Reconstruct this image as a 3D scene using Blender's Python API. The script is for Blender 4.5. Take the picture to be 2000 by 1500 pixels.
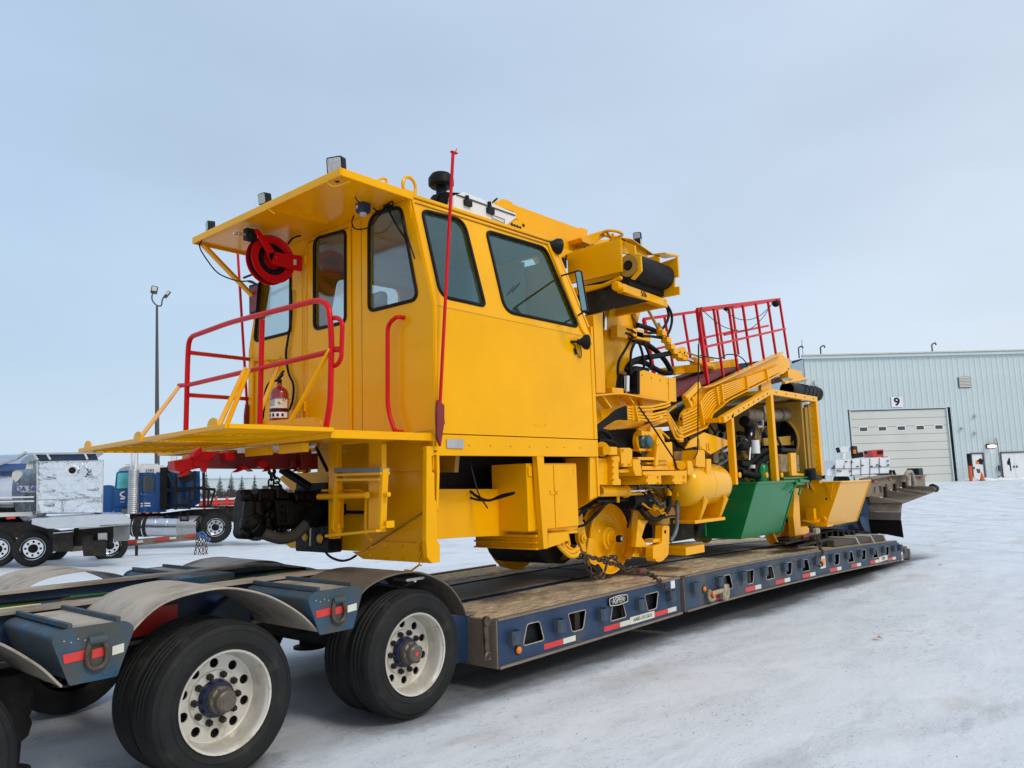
import bpy, math, random
from mathutils import Vector, Matrix
from mathutils.geometry import tessellate_polygon
random.seed(7)
rad = math.radians
sc = bpy.context.scene
for o in list(bpy.data.objects):
    bpy.data.objects.remove(o, do_unlink=True)
C = sc.collection

# ------------------------------------------------------------- camera
cam_data = bpy.data.cameras.new("camera")
cam_data.sensor_fit = 'HORIZONTAL'
cam_data.sensor_width = 36.0
cam_data.lens = 1499.0 / 2000.0 * 36.0
cam_data.clip_start = 0.05
cam_data.clip_end = 5000
cam = bpy.data.objects.new("camera", cam_data)
C.objects.link(cam)
yaw, pit, rol = rad(40.739), rad(7.288), rad(-1.813)
fwd = Vector((-math.sin(yaw) * math.cos(pit), math.cos(yaw) * math.cos(pit), math.sin(pit)))
rgt = Vector((math.cos(yaw), math.sin(yaw), 0))
up = rgt.cross(fwd)
r2 = rgt * math.cos(rol) + up * math.sin(rol)
u2 = -rgt * math.sin(rol) + up * math.cos(rol)
cam.matrix_world = Matrix(((r2.x, u2.x, -fwd.x, 0), (r2.y, u2.y, -fwd.y, 0), (r2.z, u2.z, -fwd.z, 1.75), (0, 0, 0, 1)))
sc.camera = cam

# ------------------------------------------------------------- sky, sun, exposure
SUN_EL, SUN_AZ = 42.0, 92.0          # azimuth from +Y towards +X
w = bpy.data.worlds.new("World")
sc.world = w
w.use_nodes = True
nt = w.node_tree
nt.nodes.clear()
N = nt.nodes.new
wo = N('ShaderNodeOutputWorld'); bg = N('ShaderNodeBackground'); bg2 = N('ShaderNodeBackground'); mixs = N('ShaderNodeMixShader')
sky = N('ShaderNodeTexSky'); sky.sky_type = 'NISHITA'; sky.sun_disc = False
sky.sun_elevation = rad(SUN_EL); sky.sun_rotation = rad(SUN_AZ); sky.air_density = 1.0; sky.dust_density = 2.0
bg.inputs['Strength'].default_value = 0.10
nt.links.new(sky.outputs[0], bg.inputs[0])
# high overcast: a nearly even pale veil over the clear sky
tc = N('ShaderNodeTexCoord'); sep = N('ShaderNodeSeparateXYZ'); nt.links.new(tc.outputs['Generated'], sep.inputs[0])
ramp = N('ShaderNodeValToRGB'); e = ramp.color_ramp.elements
e[0].position = 0.0; e[0].color = (0.86, 0.92, 0.97, 1)
e[1].position = 1.0; e[1].color = (0.67, 0.775, 0.92, 1)
q = ramp.color_ramp.elements.new(0.18); q.color = (0.77, 0.875, 0.985, 1)
q = ramp.color_ramp.elements.new(0.5); q.color = (0.70, 0.81, 0.955, 1)
nt.links.new(sep.outputs['Z'], ramp.inputs[0])
mp = N('ShaderNodeMapping'); mp.inputs['Scale'].default_value = (1.2, 1.2, 3.2)
nz = N('ShaderNodeTexNoise'); nz.inputs['Scale'].default_value = 1.6; nz.inputs['Detail'].default_value = 5; nz.inputs['Roughness'].default_value = 0.5
nt.links.new(tc.outputs['Generated'], mp.inputs[0]); nt.links.new(mp.outputs[0], nz.inputs['Vector'])
nr = N('ShaderNodeMapRange'); nr.inputs['From Min'].default_value = 0.3; nr.inputs['From Max'].default_value = 0.7
nr.inputs['To Min'].default_value = 0.93; nr.inputs['To Max'].default_value = 1.07
nt.links.new(nz.outputs['Fac'], nr.inputs['Value'])
vm = N('ShaderNodeVectorMath'); vm.operation = 'SCALE'
nt.links.new(ramp.outputs[0], vm.inputs[0]); nt.links.new(nr.outputs[0], vm.inputs['Scale'])
# the veil is a little brighter and greyer towards the sun (+X), bluer away from it
rx = N('ShaderNodeMapRange'); rx.inputs['From Min'].default_value = -1; rx.inputs['From Max'].default_value = 0.6
nt.links.new(sep.outputs['X'], rx.inputs['Value'])
mx = N('ShaderNodeMix'); mx.data_type = 'RGBA'; mx.blend_type = 'MULTIPLY'; mx.inputs[0].default_value = 1.0
r3 = N('ShaderNodeValToRGB'); r3.color_ramp.elements[0].color = (0.70, 0.81, 0.91, 1); r3.color_ramp.elements[1].color = (1.12, 1.05, 1.0, 1)
nt.links.new(rx.outputs[0], r3.inputs[0])
nt.links.new(vm.outputs[0], mx.inputs[6]); nt.links.new(r3.outputs[0], mx.inputs[7])
nt.links.new(mx.outputs[2], bg2.inputs[0]); bg2.inputs['Strength'].default_value = 1.0
mixs.inputs[0].default_value = 0.88
nt.links.new(bg.outputs[0], mixs.inputs[1]); nt.links.new(bg2.outputs[0], mixs.inputs[2])
nt.links.new(mixs.outputs[0], wo.inputs[0])

sl = bpy.data.lights.new("sun", 'SUN'); sl.energy = 1.5; sl.angle = rad(16); sl.color = (1.0, 0.93, 0.83)
so = bpy.data.objects.new("sun", sl); C.objects.link(so)
sd = Vector((math.sin(rad(SUN_AZ)) * math.cos(rad(SUN_EL)), math.cos(rad(SUN_AZ)) * math.cos(rad(SUN_EL)), math.sin(rad(SUN_EL))))
so.rotation_euler = sd.to_track_quat('Z', 'Y').to_euler()
sc.view_settings.view_transform = 'Standard'; sc.view_settings.look = 'None'
sc.view_settings.gamma = 1; sc.view_settings.exposure = 0.0; sc.view_settings.use_curve_mapping = False
sc.render.engine = 'CYCLES'
sc.cycles.max_bounces = 7; sc.cycles.diffuse_bounces = 3; sc.cycles.glossy_bounces = 3; sc.cycles.transparent_max_bounces = 12
sc.cycles.use_denoising = True

# ------------------------------------------------------------- materials
def mat(name, col, rough=0.5, metal=0.0, var=0.12, scale=3.0, bump=0.0, bscale=40.0, dirt=None, dirt_amt=0.0, dscale=2.5, spec=0.5, coat=0.0, stretch=(1, 1, 1), dist=0.02, stint=None):
    m = bpy.data.materials.new(name); m.use_nodes = True
    t = m.node_tree; b = t.nodes['Principled BSDF']; L = t.links.new
    b.inputs['Roughness'].default_value = rough; b.inputs['Metallic'].default_value = metal
    b.inputs['Specular IOR Level'].default_value = spec
    if stint: b.inputs['Specular Tint'].default_value = (*stint, 1)
    if coat: b.inputs['Coat Weight'].default_value = coat; b.inputs['Coat Roughness'].default_value = 0.12
    tc = t.nodes.new('ShaderNodeTexCoord'); mp = t.nodes.new('ShaderNodeMapping'); mp.inputs['Scale'].default_value = stretch
    L(tc.outputs['Object'], mp.inputs[0])
    n1 = t.nodes.new('ShaderNodeTexNoise'); n1.inputs['Scale'].default_value = scale; n1.inputs['Detail'].default_value = 6
    n1.inputs['Roughness'].default_value = 0.6
    L(mp.outputs[0], n1.inputs['Vector'])
    mr = t.nodes.new('ShaderNodeMapRange'); mr.inputs['From Min'].default_value = 0.3; mr.inputs['From Max'].default_value = 0.7
    mr.inputs['To Min'].default_value = 1 - var; mr.inputs['To Max'].default_value = 1 + var
    L(n1.outputs['Fac'], mr.inputs['Value'])
    sc_ = t.nodes.new('ShaderNodeVectorMath'); sc_.operation = 'SCALE'; sc_.inputs[0].default_value = col[:3]
    L(mr.outputs[0], sc_.inputs['Scale'])
    out = sc_.outputs[0]
    if dirt is not None:
        n2 = t.nodes.new('ShaderNodeTexNoise'); n2.inputs['Scale'].default_value = dscale; n2.inputs['Detail'].default_value = 9
        n2.inputs['Roughness'].default_value = 0.72
        L(mp.outputs[0], n2.inputs['Vector'])
        m2 = t.nodes.new('ShaderNodeMapRange'); m2.inputs['From Min'].default_value = 0.62 - 0.35 * dirt_amt; m2.inputs['From Max'].default_value = 0.78 - 0.25 * dirt_amt
        L(n2.outputs['Fac'], m2.inputs['Value'])
        mm = t.nodes.new('ShaderNodeMix'); mm.data_type = 'RGBA'
        L(m2.outputs[0], mm.inputs[0]); L(out, mm.inputs[6]); mm.inputs[7].default_value = (*dirt, 1)
        out = mm.outputs[2]
        mr3 = t.nodes.new('ShaderNodeMapRange'); mr3.inputs['To Min'].default_value = rough; mr3.inputs['To Max'].default_value = 0.85
        L(m2.outputs[0], mr3.inputs['Value']); L(mr3.outputs[0], b.inputs['Roughness'])
        if metal > 0:
            m4 = t.nodes.new('ShaderNodeMapRange'); m4.inputs['To Min'].default_value = metal; m4.inputs['To Max'].default_value = 0
            L(m2.outputs[0], m4.inputs['Value']); L(m4.outputs[0], b.inputs['Metallic'])
    L(out, b.inputs['Base Color'])
    if bump:
        n3 = t.nodes.new('ShaderNodeTexNoise'); n3.inputs['Scale'].default_value = bscale; n3.inputs['Detail'].default_value = 5
        L(mp.outputs[0], n3.inputs['Vector'])
        bp = t.nodes.new('ShaderNodeBump'); bp.inputs['Strength'].default_value = bump; bp.inputs['Distance'].default_value = dist
        L(n3.outputs['Fac'], bp.inputs['Height']); L(bp.outputs[0], b.inputs['Normal'])
    return m

def glassmat(name, tint, ior=1.5, rough=0.02, base=0.0, gc=(0.95, 1.0, 1.0)):
    m = bpy.data.materials.new(name); m.use_nodes = True
    t = m.node_tree; t.nodes.clear(); L = t.links.new
    o = t.nodes.new('ShaderNodeOutputMaterial'); tr = t.nodes.new('ShaderNodeBsdfTransparent'); tr.inputs[0].default_value = (*tint, 1)
    g = t.nodes.new('ShaderNodeBsdfGlossy'); g.inputs['Roughness'].default_value = rough; g.inputs[0].default_value = (*gc, 1)
    f0 = t.nodes.new('ShaderNodeLayerWeight'); f0.inputs[0].default_value = .5; f = t.nodes.new('ShaderNodeMath'); f.operation = 'POWER'; f.inputs[1].default_value = 4.5; L(f0.outputs['Facing'], f.inputs[0])
    ad = t.nodes.new('ShaderNodeMath'); ad.operation = 'ADD'; ad.inputs[1].default_value = base
    mx = t.nodes.new('ShaderNodeMixShader')
    L(f.outputs[0], ad.inputs[0]); L(ad.outputs[0], mx.inputs[0]); L(tr.outputs[0], mx.inputs[1]); L(g.outputs[0], mx.inputs[2]); L(mx.outputs[0], o.inputs[0])
    return m

def emis(name, col, s):
    m = bpy.data.materials.new(name); m.use_nodes = True
    b = m.node_tree.nodes['Principled BSDF']; b.inputs['Base Color'].default_value = (*col, 1)
    b.inputs['Emission Color'].default_value = (*col, 1); b.inputs['Emission Strength'].default_value = s
    return m

M = dict(
 yellow=mat('yellow machine paint', (0.85, 0.395, 0.001), 0.20, var=0.06, scale=1.6, bump=0.10, bscale=3.5, spec=.45, stint=(1, .66, .20), dist=0.02, dirt=(0.50, 0.235, 0.02), dirt_amt=-0.12, dscale=3.6),
 tank_yellow=mat('tank yellow paint', (0.86, 0.42, 0.004), 0.20, var=0.04, scale=1.2, bump=0.03, bscale=30, spec=.7, stint=(1, .75, .4), dist=0.003),
 red=mat('red rail paint', (0.56, 0.006, 0.010), 0.30, var=0.08, spec=.4, stint=(1, .35, .35)),
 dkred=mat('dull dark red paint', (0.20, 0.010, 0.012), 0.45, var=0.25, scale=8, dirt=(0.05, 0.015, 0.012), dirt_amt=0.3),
 redbelt=mat('dusty red belt', (0.16, 0.03, 0.035), 0.8, var=0.2),
 green=mat('green tank paint', (0.006, 0.17, 0.045), 0.26, var=0.10, scale=2, spec=.6, stint=(.5, 1, .7), bump=0.05, bscale=5, dist=0.01),
 black=mat('black rubber', (0.006, 0.006, 0.0065), 0.5, spec=.15, var=0.3, bump=0.1, bscale=60),
 belt=mat('black conveyor belt', (0.013, 0.013, 0.014), 0.62, spec=.15, var=0.35, scale=5, bump=0.3, bscale=14, stretch=(2, .5, 2)),
 blacksteel=mat('greasy black steel', (0.006, 0.0055, 0.005), 0.45, spec=.2, var=0.4, scale=8, bump=0.5, bscale=25, dirt=(0.016, 0.014, 0.011), dirt_amt=0.0, dscale=9),
 steel=mat('chain steel', (0.11, 0.085, 0.065), 0.5, metal=0.7, var=0.4, scale=12, dirt=(0.07, 0.035, 0.018), dirt_amt=0.4, dscale=12),
 chrome=mat('polished steel', (0.75, 0.76, 0.78), 0.12, metal=1.0, var=0.04),
 alu=mat('dull aluminium', (0.50, 0.50, 0.50), 0.42, metal=0.9, var=0.12, scale=6),
 exh=mat('heat stained exhaust wrap', (0.23, 0.17, 0.12), 0.55, metal=0.4, var=0.3, scale=7),
 rim=mat('aluminium rim with road film', (0.60, 0.57, 0.50), 0.42, metal=0.45, var=0.08, scale=6, dirt=(0.34, 0.28, 0.19), dirt_amt=0.30, dscale=5),
 tyre=mat('worn tyre rubber', (0.012, 0.012, 0.0115), 0.68, spec=.28, var=0.3, scale=5, bump=0.2, bscale=50, dirt=(0.045, 0.043, 0.038), dirt_amt=0.12, dscale=5),
 blue=mat('blue trailer paint', (0.016, 0.040, 0.092), 0.42, var=0.25, scale=3, bump=0.08, spec=.35, dirt=(0.075, 0.075, 0.068), dirt_amt=0.22, dscale=3.0),
 bluedust=mat('dusty blue trailer paint', (0.032, 0.058, 0.098), 0.55, var=0.25, scale=3, bump=0.08, spec=.3, dirt=(0.10, 0.105, 0.105), dirt_amt=0.42, dscale=2.2),
 bluerust=mat('worn blue trailer paint', (0.022, 0.072, 0.13), 0.45, var=0.3, scale=5, bump=0.3, spec=.3, dirt=(0.075, 0.075, 0.058), dirt_amt=0.62, dscale=4.5),
 mudsteel=mat('muddy trailer steel', (0.21, 0.165, 0.12), 0.7, var=0.3, scale=4, bump=0.25, bscale=25, dirt=(0.07, 0.055, 0.04), dirt_amt=0.3, dscale=4),
 fender=mat('dusty metal fender', (0.40, 0.35, 0.285), 0.6, var=0.15, scale=3.0, bump=0.15, bscale=30, dirt=(0.19, 0.145, 0.10), dirt_amt=0.42, dscale=4, stretch=(1, .5, 1)),
 fenderdark=mat('mud caked fender', (0.13, 0.105, 0.08), 0.7, var=0.25, scale=4, bump=0.3, bscale=30, dirt=(0.34, 0.29, 0.23), dirt_amt=0.15, dscale=3),
 under=mat('dark underside grime', (0.026, 0.023, 0.02), 0.75, spec=.2, var=0.4, scale=5, bump=0.4, bscale=20, dirt=(0.09, 0.07, 0.045), dirt_amt=0.15, dscale=4),
 wood=mat('rough muddy deck plank', (0.60, 0.47, 0.31), 0.9, var=0.4, scale=9, bump=1.0, bscale=26, stretch=(3.0, .8, 3.0), spec=.2, dirt=(0.16, 0.10, 0.06), dirt_amt=0.36, dscale=6, dist=0.03),
 wood2=mat('dark timber', (0.07, 0.058, 0.048), 0.8, var=0.4, scale=4, bump=0.5, bscale=10, stretch=(4, .6, 4)),
 white=mat('white paint', (0.72, 0.73, 0.74), 0.4, var=0.05, dirt=(0.4, 0.4, 0.38), dirt_amt=-0.1),
 offwhite=mat('off white plastic', (0.55, 0.54, 0.50), 0.5, var=0.06),
 tapered=mat('red reflective tape', (0.62, 0.035, 0.03), 0.4, var=0.1),
 tapewhite=mat('white reflective tape', (0.62, 0.62, 0.52), 0.4, var=0.1, dirt=(0.45, 0.38, 0.12), dirt_amt=0.0),
 amber=mat('amber lens', (0.75, 0.20, 0.01), 0.25, var=0.1),
 siding=mat('pale blue steel siding', (0.52, 0.605, 0.62), 0.5, var=0.05, scale=.4, dirt=(0.42, 0.46, 0.44), dirt_amt=0.0, dscale=.5),
 doorpanel=mat('cream door panel', (0.57, 0.58, 0.53), 0.5, var=0.04, scale=.5),
 darkwin=mat('dark window glass', (0.05, 0.065, 0.065), 0.15, var=0.1),
 polish=mat('polished stainless sheet', (0.80, 0.83, 0.86), 0.05, metal=1.0, var=0.03, bump=1.0, bscale=1.5, dist=0.30, dirt=(.20, .21, .22), dirt_amt=-.08, dscale=2.0, stretch=(1, 1, 1.6)),  # dark noise patches here are dark reflections put into the colour
 polish2=mat('brushed stainless tank', (0.62, 0.65, 0.70), 0.2, metal=1.0, var=0.06, bump=0.15, bscale=2.5, dist=0.1),
 trkblue=mat('truck blue paint', (0.012, 0.075, 0.25), 0.25, var=0.05, coat=0.5),
 steelgrey=mat('dark bronze pole', (0.06, 0.055, 0.05), 0.5, var=0.1),
 greyplate=mat('grey tread plate', (0.17, 0.18, 0.17), 0.55, var=0.2, bump=0.5, bscale=70),
 orange=mat('faded orange red paint', (0.55, 0.10, 0.05), 0.5, var=0.15, scale=.6),
 engine=mat('oily engine casting', (0.24, 0.16, 0.055), 0.5, var=0.5, scale=9, bump=0.8, bscale=20, dirt=(0.02, 0.018, 0.015), dirt_amt=0.4, dscale=7),
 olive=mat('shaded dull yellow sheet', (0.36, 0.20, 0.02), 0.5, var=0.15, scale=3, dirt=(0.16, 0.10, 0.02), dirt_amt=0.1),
 brown=mat('brown flap steel', (0.16, 0.14, 0.11), 0.6, var=0.15, scale=4),
 conc=mat('pale far building', (0.52, 0.58, 0.60), 0.8, var=0.05, scale=.2),
 spruce=mat('dark spruce needles', (0.035, 0.05, 0.035), 0.8, var=0.4, scale=2, dirt=(0.5, 0.53, 0.56), dirt_amt=-0.05, dscale=3),
 bark=mat('bark', (0.06, 0.045, 0.035), 0.9),
 ink=mat('black print', (0.008, 0.009, 0.011), 0.5, spec=.2),
 blueink=mat('blue print', (0.02, 0.06, 0.30), 0.4),
 glass=glassmat('cab glass', (0.72, 0.86, 0.86), 1.45, 0.03, 0.08, (0.66, .86, .88)),
 glassc=glassmat('clear front glass', (0.86, 0.90, 0.90), 1.45, 0.10, 0.10),
 truckglass=mat('truck glass', (0.10, 0.42, 0.42), 0.08, var=0.4, scale=1.5),
 cabin=mat('cab interior lining', (0.42, 0.41, 0.34), 0.8, var=0.1),
 seat=mat('blue grey seat cloth', (0.10, 0.15, 0.20), 0.9, var=0.1),
 lens=mat('lamp lens', (0.42, 0.45, 0.45), 0.25, var=0.3, scale=60),
 lamp=emis('lit wall lamp', (1.0, 0.86, 0.70), 3.0),
 cone=mat('orange plastic', (0.70, 0.10, 0.02), 0.5),
)

# ------------------------------------------------------------- mesh helpers
V = Vector
def rp(pts, r=0.05, n=4):
    """round the corners of a closed polygon"""
    pts = [V(p) for p in pts]; out = []; k = len(pts)
    rr = r if isinstance(r, (list, tuple)) else [r] * k
    for i, p in enumerate(pts):
        a, b = pts[i - 1], pts[(i + 1) % k]
        d = min(rr[i], (a - p).length * .49, (b - p).length * .49)
        if d < 1e-4: out.append(p); continue
        s, e_ = p + (a - p).normalized() * d, p + (b - p).normalized() * d
        for j in range(n + 1):
            t = j / n; out.append(s * (1 - t) ** 2 + p * 2 * t * (1 - t) + e_ * t * t)
    return out
def sm(pts, k=5, closed=False):
    """Catmull-Rom through the points"""
    P = [V(p) for p in pts]; n = len(P); out = []
    if n < 3: return P
    rng = range(n) if closed else range(n - 1)
    for i in rng:
        p1, p2 = P[i], P[(i + 1) % n]
        p0 = P[i - 1] if (closed or i > 0) else p1 * 2 - p2
        p3 = P[(i + 2) % n] if (closed or i + 2 < n) else p2 * 2 - p1
        for j in range(k):
            t = j / k
            out.append(0.5 * ((2 * p1) + (p2 - p0) * t + (2 * p0 - 5 * p1 + 4 * p2 - p3) * t * t + (3 * p1 - p0 - 3 * p2 + p3) * t ** 3))
    if not closed: out.append(P[-1])
    return out
def arcfil(pts, r, n=5):
    """open polyline with rounded bends"""
    pts = [V(p) for p in pts]; out = [pts[0]]
    for i in range(1, len(pts) - 1):
        p, a, b = pts[i], pts[i - 1], pts[i + 1]
        d = min(r, (a - p).length * .49, (b - p).length * .49)
        s, e_ = p + (a - p).normalized() * d, p + (b - p).normalized() * d
        for j in range(n + 1):
            t = j / n; out.append(s * (1 - t) ** 2 + p * 2 * t * (1 - t) + e_ * t * t)
    out.append(pts[-1]); return out

TINY = {'bolt_holes', 'skirt_bolts', 'beam_bolts', 'weld_spots', 'hinge_bolts', 'boom_holes', 'pin_chain'}
SPLIT = {'bolster_pin', 'valve_box', 'hole_edge', 'light_cable', 'hose_clamp', 'linkage', 'crane_winch', 'draft_edge', 'coupler_knuckle', 'tail_coupling', 'bin_bolts', 'tail_plate', 'coupling_neck', 'cross_member', 'trailing_arm', 'lug_nuts', 'frame_rail', 'tank_band', 'tank_strap', 'locker_seam', 'step', 'cabinet_trim', 'jack_leg', 'window_trim', 'pipe_rack', 'side_ladder', 'arm'}
class MB:
    def __init__(s): s.v = []; s.f = []; s.s = []
    def add(s, vs, fs, smooth=False):
        o = len(s.v); s.v += [V(p) for p in vs]; s.f += [tuple(i + o for i in f) for f in fs]; s.s += [smooth] * len(fs); return s
    def hexa(s, p):
        return s.add(p, [(0, 3, 2, 1), (4, 5, 6, 7), (0, 1, 5, 4), (1, 2, 6, 5), (2, 3, 7, 6), (3, 0, 4, 7)])
    def box(s, a, b):
        x0, x1 = sorted((a[0], b[0])); y0, y1 = sorted((a[1], b[1])); z0, z1 = sorted((a[2], b[2]))
        return s.hexa([(x0, y0, z0), (x1, y0, z0), (x1, y1, z0), (x0, y1, z0), (x0, y0, z1), (x1, y0, z1), (x1, y1, z1), (x0, y1, z1)])
    def ex(s, loops, vec):
        """extrude a planar polygon (with optional holes) along vec"""
        if not isinstance(loops[0][0], (list, tuple, Vector)): loops = [loops]
        loops = [[V(p) for p in l] for l in loops]; vec = V(vec)
        tri = tessellate_polygon(loops); flat = [p for l in loops for p in l]; n = len(flat)
        nr_ = V((0, 0, 0)); l0 = loops[0]
        for i in range(len(l0)): nr_ += l0[i - 1].cross(l0[i])
        fs = []
        for t in tri:
            a, b, c = (flat[i] for i in t)
            if (b - a).cross(c - a).dot(vec) > 0: t = (t[0], t[2], t[1])
            fs.append(tuple(t)); fs.append((t[0] + n, t[2] + n, t[1] + n))
        o = 0
        for li, l in enumerate(loops):
            k = len(l); a_ = V((0, 0, 0))
            for i in range(k): a_ += l[i - 1].cross(l[i])
            ccw = a_.dot(vec) > 0
            flip = ccw if li == 0 else not ccw
            for i in range(k):
                i0, i1 = o + i, o + (i + 1) % k
                fs.append((i0, i1, i1 + n, i0 + n) if flip else (i1, i0, i0 + n, i1 + n))
            o += k
        return s.add(flat + [p + vec for p in flat], fs)
    def tube(s, pts, r, n=8, closed=False, caps=True, r2=None):
        P = [V(p) for p in pts]; P = [p for i, p in enumerate(P) if i == 0 or (p - P[i - 1]).length > 1e-5]; k = len(P)
        T = []
        for i in range(k):
            a = P[i - 1] if (i > 0 or closed) else P[i]; b = P[(i + 1) % k] if (i < k - 1 or closed) else P[i]
            T.append((b - a).normalized())
        u = T[0].orthogonal().normalized(); vs = []
        for i in range(k):
            u = (u - T[i] * u.dot(T[i])).normalized(); w_ = T[i].cross(u)
            rr = r if r2 is None else r + (r2 - r) * i / (k - 1)
            for j in range(n):
                a = 2 * math.pi * (j + .5) / n; vs.append(P[i] + (u * math.cos(a) + w_ * math.sin(a)) * rr)
        fs = []
        for i in range(k if closed else k - 1):
            for j in range(n):
                a, b = i * n + j, i * n + (j + 1) % n; c = (i + 1) % k
                fs.append((a, b, c * n + (j + 1) % n, c * n + j))
        s.add(vs, fs, n > 4)
        if caps and not closed:
            s.add(vs[:n], [tuple(reversed(range(n)))]); s.add(vs[-n:], [tuple(range(n))])
        return s
    def cyl(s, a, b, r, n=20, r2=None): return s.tube([a, b], r, n, r2=r2)
    def lathe(s, c, axis, prof, n=32, smooth=True, closed=False):
        """prof: (radius, offset along axis)"""
        c = V(c); ax = V(axis).normalized(); u = ax.orthogonal().normalized(); w_ = ax.cross(u); vs = []; k = len(prof)
        for r, t in prof:
            for j in range(n):
                a = 2 * math.pi * j / n; vs.append(c + ax * t + (u * math.cos(a) + w_ * math.sin(a)) * r)
        fs = []
        for i in range(k if closed else k - 1):
            for j in range(n):
                a, b = i * n + j, i * n + (j + 1) % n; q_ = ((i + 1) % k) * n
                fs.append((a, b, q_ + (j + 1) % n, q_ + j))
        return s.add(vs, fs, smooth)
    def beam(s, a, b, w_, h, upv=(0, 0, 1)):
        a, b = V(a), V(b); d = (b - a).normalized(); u = d.cross(V(upv))
        if u.length < 1e-3: u = d.cross(V((0, 1, 0)))
        u.normalize(); t = u.cross(d); u *= w_ / 2; t *= h / 2
        return s.hexa([a - u - t, a + u - t, b + u - t, b - u - t, a - u + t, a + u + t, b + u + t, b - u + t])
    def ball(s, c, r, n=10, sq=(1, 1, 1)):
        c = V(c); vs = []; m = n // 2 + 1
        for i in range(m + 1):
            th = math.pi * i / m
            for j in range(n):
                a = 2 * math.pi * j / n; vs.append(c + V((math.sin(th) * math.cos(a) * sq[0], math.sin(th) * math.sin(a) * sq[1], math.cos(th) * sq[2])) * r)
        fs = [(i * n + j, (i + 1) * n + j, (i + 1) * n + (j + 1) % n, i * n + (j + 1) % n) for i in range(m) for j in range(n)]
        return s.add(vs, fs, True)
    def map(s, fn): s.v = [V(fn(p)) for p in s.v]; return s
    def split(s):
        '''one MB for every connected piece'''
        par = {}
        def find(a):
            while par[a] != a: par[a] = par[par[a]]; a = par[a]
            return a
        ks = [(round(p.x, 4), round(p.y, 4), round(p.z, 4)) for p in s.v]
        for k_ in ks: par.setdefault(k_, k_)
        for f in s.f:
            for i in f[1:]: par[find(ks[i])] = find(ks[f[0]])
        g = {}
        for f, sm_ in zip(s.f, s.s): g.setdefault(find(ks[f[0]]), []).append((f, sm_))
        out = []
        for fl in g.values():
            ids = sorted({i for f, _ in fl for i in f}); mp = {i: j for j, i in enumerate(ids)}; q_ = MB(); q_.v = [s.v[i] for i in ids]; q_.f = [tuple(mp[i] for i in f) for f, _ in fl]; q_.s = [x for _, x in fl]; out.append(q_)
        return out
    def build(s, name, m, parent=None, bevel=0.0, seg=1):
        if name in SPLIT:
            L = s.split()
            if len(L) > 1:
                for q_ in L[1:]: q_.build(name, m, parent, bevel, seg)
                return L[0].build(name, m, parent, bevel, seg)
        off = parent_world(parent) if parent else V((0, 0, 0))
        me = bpy.data.meshes.new(name); me.from_pydata([tuple(p - off) for p in s.v], [], s.f)
        me.polygons.foreach_set('use_smooth', s.s); me.update(); me.validate()
        if any(s.s): me.set_sharp_from_angle(angle=rad(40))
        me.materials.append(M[m] if isinstance(m, str) else m)
        o = bpy.data.objects.new(name, me); C.objects.link(o)
        if parent: o.parent = parent
        if name in TINY: o['kind'] = 'stuff'
        if bevel:
            b = o.modifiers.new('bevel', 'BEVEL'); b.width = bevel; b.segments = seg; b.limit_method = 'ANGLE'; b.angle_limit = rad(35)
        return o
def parent_world(p):
    v = V((0, 0, 0))
    while p: v += p.location; p = p.parent
    return v
def thing(name, label, cat, loc, group=None):
    o = bpy.data.objects.new(name, None); o.empty_display_size = .2; C.objects.link(o); o.location = loc
    o['label'] = label; o['category'] = cat
    if group: o['group'] = group
    return o
def tag(o, label, cat, group=None):
    o['label'] = label; o['category'] = cat
    if group: o['group'] = group
    return o
def text(body, size, origin, right, upv, m, parent, name='lettering', depth=0.002, xs=1.0, bold=False):
    cu = bpy.data.curves.new(name, 'FONT'); cu.body = body; cu.size = size; cu.extrude = depth; cu.align_x = 'CENTER'; cu.align_y = 'CENTER'
    if bold: cu.offset = size * .008 * bold
    t = bpy.data.objects.new('tmp', cu); C.objects.link(t); bpy.context.view_layer.update()
    me = bpy.data.meshes.new_from_object(t.evaluated_get(bpy.context.evaluated_depsgraph_get()))
    bpy.data.objects.remove(t, do_unlink=True)
    R_ = V(right).normalized(); U = V(upv).normalized(); Nn = R_.cross(U); off = parent_world(parent) if parent else V((0, 0, 0))
    for v in me.vertices: v.co = V(origin) + R_ * v.co.x * xs + U * v.co.y + Nn * v.co.z - off
    me.materials.clear(); me.materials.append(M[m]); me.name = name
    o = bpy.data.objects.new(name, me); C.objects.link(o)
    if parent: o.parent = parent
    return o
def chain(path, L=0.07, r=0.009, m='steel', name='chain', parent=None):
    P = [V(p) for p in path]; d = [0]
    for i in range(1, len(P)): d.append(d[-1] + (P[i] - P[i - 1]).length)
    n = max(2, int(d[-1] / (L * .72))); mb = MB(); k = 0
    def at(t):
        for i in range(1, len(P)):
            if t <= d[i] or i == len(P) - 1:
                f = (t - d[i - 1]) / max(1e-6, d[i] - d[i - 1]); return P[i - 1].lerp(P[i], min(1, f)), (P[i] - P[i - 1]).normalized()
    for i in range(n):
        c, t = at((i + .5) * d[-1] / n); u = t.orthogonal().normalized()
        if i % 2: u = t.cross(u)
        hw = L * .32; pts = []
        for j in range(10):
            a = 2 * math.pi * j / 10
            pts.append(c + t * (math.cos(a) * L * .30 + (L * .17 if math.cos(a) > 0 else -L * .17)) + u * math.sin(a) * hw)
        mb.tube(pts, r, 5, closed=True)
    return mb.build(name, m, parent)
def ring_frame(mb, loop, r, n=6): return mb.tube(loop, r, n, closed=True)
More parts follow.
